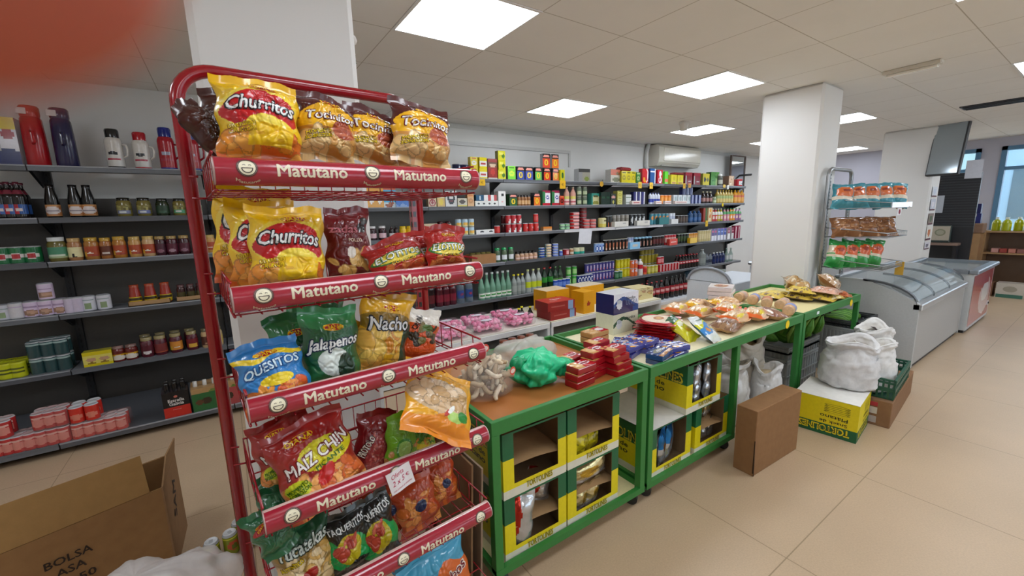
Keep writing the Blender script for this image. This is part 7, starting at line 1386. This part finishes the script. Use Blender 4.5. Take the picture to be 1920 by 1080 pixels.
# ------------------------------------------------------------------ floor goods
carton('upside down yellow and green snack carton on the floor under a white sack', 3.42+.195*math.cos(.12)-.19*math.sin(.12), .87+.195*math.sin(.12)+.19*math.cos(.12), .39, .38, .275, 0, open_=False, flip=True, rotz=.12)
def sack(label, x, y, z, rx, ry, h, seed, col='dedbd8', roll=True, mat=None, fill='cdb896', tilt=0.):
    t = thing('sack', label, 'sack', (x, y, z)); m = MB(); n = 72; prof = [(.55, .0), (.92, .02), (1.0, .12), (1.03, .35), (.98, .6), (.86, .78), (.80, .86), (.86, .92), (.93, .97), (.90, 1.03), (.78, 1.02), (.70, .93), (.68, .82)]
    p2 = []
    for i in range(len(prof)-1):
        for j in range(4): p2.append((prof[i][0]+(prof[i+1][0]-prof[i][0])*j/4, prof[i][1]+(prof[i+1][1]-prof[i][1])*j/4))
    prof = p2+[prof[-1]]; vs = []
    for i, (r_, z_) in enumerate(prof):
        for k in range(n):
            a = 2*math.pi*k/n; q = 1-.07*max(0, 1-abs(noise.noise(Vector((math.cos(a)*1.3+seed*2, math.sin(a)*1.3, z_*4.5+seed))))*5)-.05*max(0, 1-abs(noise.noise(Vector((math.cos(a)*2.6+seed, math.sin(a)*2.6-seed, z_*8))))*5)+.10*noise.noise(Vector((math.cos(a)*1.5+seed, math.sin(a)*1.5, z_*2)))+.045*noise.noise(Vector((math.cos(a)*6+seed, math.sin(a)*2, z_*16+seed)))+.02*math.sin(z_*60+3*math.sin(a*2+seed))*(1 if .08 < z_ < .8 else .3)
            zz = z_+(.07*math.sin(2*a+seed)+.05*math.sin(3*a+seed*2))*(z_ > .7); vs.append((rx*r_*q*math.cos(a), ry*r_*q*math.sin(a), max(0.001, zz*h)))
    m.add(vs, [(i*n+k, i*n+(k+1) % n, (i+1)*n+(k+1) % n, (i+1)*n+k) for i in range(len(prof)-1) for k in range(n)], col, True); m.add([vs[k] for k in range(n)], [tuple(range(n))[::-1]], col); m.build('body', mat or cloth, t)
    m = MB(); m.lathe([(.70*min(rx, ry), .84*h), (.4*min(rx, ry), .88*h), (0, .9*h)], fill, 24, Matrix.Diagonal((rx/min(rx, ry), ry/min(rx, ry), 1, 1))); m.build('contents', food, t); return t
sack('white open sack standing on the upside down yellow snack carton', *onZ(1588, 718, .28), .20, .18, .33, 1.3, 'd4d2d2')
tb = thing('brown_carton', 'brown cardboard box with red and white label under the green crate', 'carton', (3.85, .80, 0), (0, 0, .095))
m = MB(); m.box(0, 0, 0, .93, .34, .20, '8d6a4e', b=.004); m.build('box', card, tb); m = MB(); m.box(-.002, .08, .15, 0, .22, .18, 'b0343c'); m.box(-.002, .08, .09, 0, .24, .14, 'c8c0b8'); m.box(-.002, .08, .02, 0, .26, .07, 'b8aca4'); m.build('label', matte, tb)
def crate(label, x, y, z, w, d, h, col, rz=0, name='plastic_crate', solid=None):
    t = thing(name, label, 'crate', (x, y, z), (0, 0, rz)); m = MB(); m.box(-w/2, -d/2, 0, w/2, d/2, .012, col)
    if solid: m.box(-w/2, -d/2, .012, w/2, -d/2+.003, h, solid); m.box(-w/2, -d/2, .012, -w/2+.003, d/2, h, solid); m.box(w/2-.003, -d/2, .012, w/2, d/2, h, solid)
    for k in range(13):
        u = -w/2+w*k/12
        for s in (-1, 1): m.box(u-.006, s*d/2-.005, .012, u+.006, s*d/2+.005, h, col)
        v = -d/2+d*k/12
        for s in (-1, 1): m.box(s*w/2-.005, v-.006, .012, s*w/2+.005, v+.006, h, col)
    for zz in (.06, h*.5, h-.03, h-.008):
        for s in (-1, 1): m.box(-w/2-.008, s*d/2-.008, zz, w/2+.008, s*d/2+.008, zz+.014, col); m.box(s*w/2-.008, -d/2, zz, s*w/2+.008, d/2, zz+.014, col)
    m.build('basket', satin, t); return t
crate('dark green plastic crate holding white sacks on a brown box', 4.18, 1.03, .202, .60, .38, .15, '1c5440', .095)
sack('white sack in front inside the green crate', 4.05, 1.00, .216, .17, .15, .36, 4.2, 'dfdddb')
sack('wider white sack at the back of the green crate', 4.36, 1.08, .216, .20, .14, .40, 6.6, 'e2e0de')
m = MB(); m.add([(-.02, 0, .05), (.02, 0, .02), (.06, 0, -.03), (.05, 0, .03)], [(0, 1, 2, 3)], '382824'); m.add([(-.02, .002, .05), (.02, .002, .02), (.06, .002, -.03), (.05, .002, .03)], [(3, 2, 1, 0)], '382824')
tag(m.build('scoop', matte, loc=(4.30, 1.06, .60), rot=(-.6, 0, 0)), 'small dark scoop sticking out of the white sack', 'scoop')
# grey crates and corn under the far table
crate('grey plastic crate on the floor under the far table', 4.2, 1.72, 0, .62, .40, .30, 'a4a8a8', solid='9a9e9e')
crate('upper grey crate below the green corn husks', 4.2, 1.72, .301, .62, .40, .12, '8f9393', solid='868a8a')
crate('black tray of corn beside the freezer side', 5.08, 1.50, .46, .50, .36, .05, '3c3e42')
crate('grey crate under the black corn tray', 5.08, 1.50, .0, .52, .38, .455, 'a0a4a6', solid='989c9e')
rg = random.Random(12)
def corn(label, x, y, z, rot, g):
    t = thing('corn_cob', label, 'corn', (x, y, z), rot, g); m = MB(); n = 16; L = .2
    for i in range(7):
        a0 = i*.9; col = ['4f8a2a', '6aa03a', '3f7424', '88b04c'][i % 4]
        pts = [(.006*math.cos(a0), .006*math.sin(a0), 0), (.03*math.cos(a0), .03*math.sin(a0), L*.3), (.03*math.cos(a0), .03*math.sin(a0), L*.65), (.012*math.cos(a0), .012*math.sin(a0), L)]
        m.tube(pts, [.008, .02, .018, .004], col, 7)
    m.build('husk', food, t); m = MB()
    for k in range(14): m.tube([(0, 0, L-.01), (rg.uniform(-.02, .02), rg.uniform(-.02, .02), L+.04)], .0025, rg.choice(['3c2a1c', '2a1c14', '6b4a34']), 4)
    m.build('silk', matte, t)
for k in range(26):
    x = 3.92+.085*(k % 8)+rg.uniform(-.02, .02); y = 1.53+.10*(k//8); z = .45+.06*(k//13)+rg.uniform(0, .03)
    corn('green corn cob in the crates under the far table, %s column of row %s' % (ORD[k % 8], ['one', 'two', 'three', 'four'][k//8]), x, y, z, (math.pi/2-.3+rg.uniform(-.25, .25), 0, math.pi+rg.uniform(-.5, .5)) if k % 3 else (.3, rg.uniform(-.3, .3), 0), 'corn cobs under the far table')
for k in range(6): corn('green corn cob on the black tray, '+pos_word(k, 6), 4.92+.075*k, 1.42+.02*(k % 2), .50, (math.pi/2-.15, 0, math.pi+.25+rg.uniform(-.2, .2)), 'corn cobs on the black tray')
# sacks and bags under the long table
sack('beige white sack behind the right leg bay of the long table', 3.44, 1.72, 0, .24, .20, .60, 2.2, 'c9c1b4', fill='a89070')
sack('clear plastic lined sack in the middle under the long table', 3.08, 1.62, 0, .19, .17, .46, 5.1, 'cfcbc6', mat=gloss, fill='b8a890')
t = thing('plastic_bag', 'glossy clear plastic bag right of the snack cartons under the table', 'plastic bag', (2.86, 1.74, 0)); crumple('b', 'c8c6c2', .13, .16, .46, 9.3, .3, lobes=4).build('body', milky, t)
sack('small white sack beneath the beige one under the long table', 3.40, 1.46, 0, .13, .11, .40, 3.7, 'd6d4d2')
crate('blue plastic crate hanging high behind the sacks under the table', 3.05, 1.98, .50, .55, .22, .2, '2a5c98')
MBx = MB(); MBx.box(2.76, 1.88, 0, 3.36, 2.08, .497, '7c8084'); tag(MBx.build('storage_box', satin), 'grey box under the blue crate behind the sacks', 'box')
# flat cardboard box leaning by the long table
a_, b_, c_ = onZ(1411, 894, 0), onZ(1493, 842, 0), onZ(1378, 879, 0)
ang = math.atan2(b_.y-a_.y, b_.x-a_.x); Lb = (b_-a_).length
t = thing('cardboard_box', 'closed brown cardboard box standing on edge in the aisle', 'cardboard box', tuple(a_), (0, 0, ang)); Hb = .425; Db = .125
m = MB(); m.box(0, 0, 0, Lb, Db, Hb, '8f6a48', b=.003); m.build('box', card, t); m = MB(); m.box(-.001, .0, .02, .003, .005, Hb*.55, '3a2a1c'); m.add([(.001, -.001, 0), (.012, -.001, 0), (.003, -.001, Hb*.45)], [(0, 1, 2)], '3f2c1e'); m.build('seam', card, t)

# ------------------------------------------------------------------ big open box at bottom left
A = onZ(302, 915, .43); ax = math.radians(13)
# rim corner near the camera right, front side runs to the left
F0 = onZ(0, 1040, .43); fd = (F0-A).normalized(); Rr = onZ(352, 905, .43); 
A.z = 0; fd.z = 0; L = 1.0; sdv = Vector((-fd.y, fd.x, 0)); sdv = sdv if sdv.y > 0 else -sdv; sdv = (sdv-fd*.38).normalized(); D = .34; Hc = .43
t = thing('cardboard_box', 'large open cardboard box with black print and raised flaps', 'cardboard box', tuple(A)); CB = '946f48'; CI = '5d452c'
def P(a, b, z): q = fd*a+sdv*b; return (q.x, q.y, z)
def panel(m, a, b, c, d, col, th=.006, dirn=None):
    a, b, c, d = map(Vector, (a, b, c, d)); nrm = (b-a).cross(c-b).normalized()*th; vs = [a, b, c, d, a+nrm, b+nrm, c+nrm, d+nrm]; m.add(vs, [(0, 1, 2, 3), (7, 6, 5, 4), (0, 4, 5, 1), (1, 5, 6, 2), (2, 6, 7, 3), (3, 7, 4, 0)], col)
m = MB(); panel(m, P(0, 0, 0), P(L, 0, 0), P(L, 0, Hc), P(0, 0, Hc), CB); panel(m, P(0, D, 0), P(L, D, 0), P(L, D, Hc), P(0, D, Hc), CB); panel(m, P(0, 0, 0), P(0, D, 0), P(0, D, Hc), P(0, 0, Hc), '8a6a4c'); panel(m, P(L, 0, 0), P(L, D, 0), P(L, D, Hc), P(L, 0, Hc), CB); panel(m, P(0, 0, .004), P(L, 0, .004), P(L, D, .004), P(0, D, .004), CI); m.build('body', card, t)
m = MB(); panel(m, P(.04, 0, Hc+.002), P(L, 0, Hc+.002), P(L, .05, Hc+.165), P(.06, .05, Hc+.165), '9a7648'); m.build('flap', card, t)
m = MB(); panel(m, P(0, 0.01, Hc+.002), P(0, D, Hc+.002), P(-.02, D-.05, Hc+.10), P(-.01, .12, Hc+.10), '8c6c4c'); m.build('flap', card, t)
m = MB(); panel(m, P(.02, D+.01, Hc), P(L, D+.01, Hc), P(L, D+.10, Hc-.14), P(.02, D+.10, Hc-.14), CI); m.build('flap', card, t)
g = MB(); F = lambda x, y, o: P(x, -.0065-o, y)
F = lambda x, y, o: tuple(Vector(P(x, 0, y))+(-sdv)*(o+.0068))
fx = lambda x, y, o: F(x, y, o)
def FM(x, y, o): return F(.42-x, y, o)
for s_, yy, w_ in (('BOLSA', .305, .135), ('ASA', .255, .085), ('35x50', .20, .13)): g.text(s_, FM, .11, yy, w_, .032, '2c1c12', .0005, .02, .04)
S = lambda x, y, o: tuple(Vector(P(0, x, y))-fd*(o+.0072)); g.text('SAM', S, D*.5, .27, .17, .06, '2c1c14', .0005, .03, .04, rot=1.15)
g.build('print', matte, t)
# crumpled clear plastic, cans on the floor
t = thing('plastic_bag', 'big crumpled clear plastic bag at the bottom left corner', 'plastic bag', (-.335, 1.52, .0)); crumple('b', 'e4e0de', .24, .19, .60, 2.9, .22, 90, 60, 5).build('body', milky, t)
for k, (px, py) in enumerate(((402, 1040), (436, 1022), (467, 1010), (452, 1000))):
    p = onZ(px, py+14, 0); tt = thing('drink_can', 'yellow green drink can on the floor beside the snack rack, %s' % ('half behind the box corner', 'middle one in front', 'right one in front', 'one in the second row')[k], 'can', (p.x, p.y, 0), (0, 0, .4*k), 'yellow drink cans on the floor')
    m = MB(); m.lathe([(.026, 0), (.032, .008), (.032, .105), (.027, .1155)], ['8c8c8c', '7f8420', 'a8aaac'], 22, shapes=[('e', 0, .5, .5, .22, 'b84c2c'), ('e', .1, .45, .3, .14, '5c6818'), ('r', -2, .8, 2, .88, 'c8c83c')]); m.build('body', gloss, tt)
    m = MB(); m.lathe([(.0272, .116), (.025, .1185), (.024, .1165), (0, .1165)], 'd8dadc', 22, cap=False); m.box(-.008, -.014, .1167, .008, .008, .118, 'b0b2b4'); m.build('lid', satin, tt)
p = onZ(560, 1075, 0)
# flattened cardboard sheets leaning between rack and table
for k, (x, c, lab) in enumerate(((.69, '7a5c40', 'brown cardboard sheet leaning beside the snack rack'), (.735, '8a7560', 'paler cardboard sheet leaning against the green table side'))):
    m = MB(); m.box(0, 0, 0, .008, .46, .68-.03*k, c); tag(m.build('cardboard_sheet', card, loc=(x-.05+.0*k, 1.30, 0), rot=(0, math.radians(3.0), .03*k)), lab, 'cardboard')
floor_layout(False)
# ------------------------------------------------------------------ finger over the lens corner
def fingertip():
    d0 = Vector(ray(10, 10)).normalized(); tip = Vector((0, 0, CAMH))+Vector(ray(-95, -60)).normalized()*.0145
    back = (Vector(-R2)*.72+Vector(U2)*.68+Vector(_f)*.05).normalized()
    m = MB(); n = 24; prof = [(0, 0), (.0035, .0006), (.0058, .0028), (.0071, .0065), (.0076, .012), (.0074, .02), (.0078, .027), (.0074, .033), (.0082, .05), (.0088, .06), (.0084, .075)]
    vs = []
    for r_, z_ in prof:
        for k in range(n): a = 2*math.pi*k/n; q = 1+.04*math.cos(2*a); vs.append((r_*q*math.cos(a), r_*q*.92*math.sin(a), z_))
    m.add(vs, [(i*n+k, i*n+(k+1) % n, (i+1)*n+(k+1) % n, (i+1)*n+k) for i in range(len(prof)-1) for k in range(n)], 'b8604c', True)
    m.add([vs[(len(prof)-1)*n+k] for k in range(n)], [tuple(range(n))], 'b8604c')
    t = thing('finger', 'blurred fingertip intruding at the top left corner of the view', 'finger', tuple(tip)); t.rotation_euler = back.to_track_quat('Z', 'Y').to_euler()
    m.build('skin', skin, t); m = MB(); m.sheet(lambda u, v: (.0052*u, .0070*math.cos(u*.75)+.0002, .0062+.0042*v), 8, 6, 'd8a088'); m.build('nail', gloss, t)
fingertip()
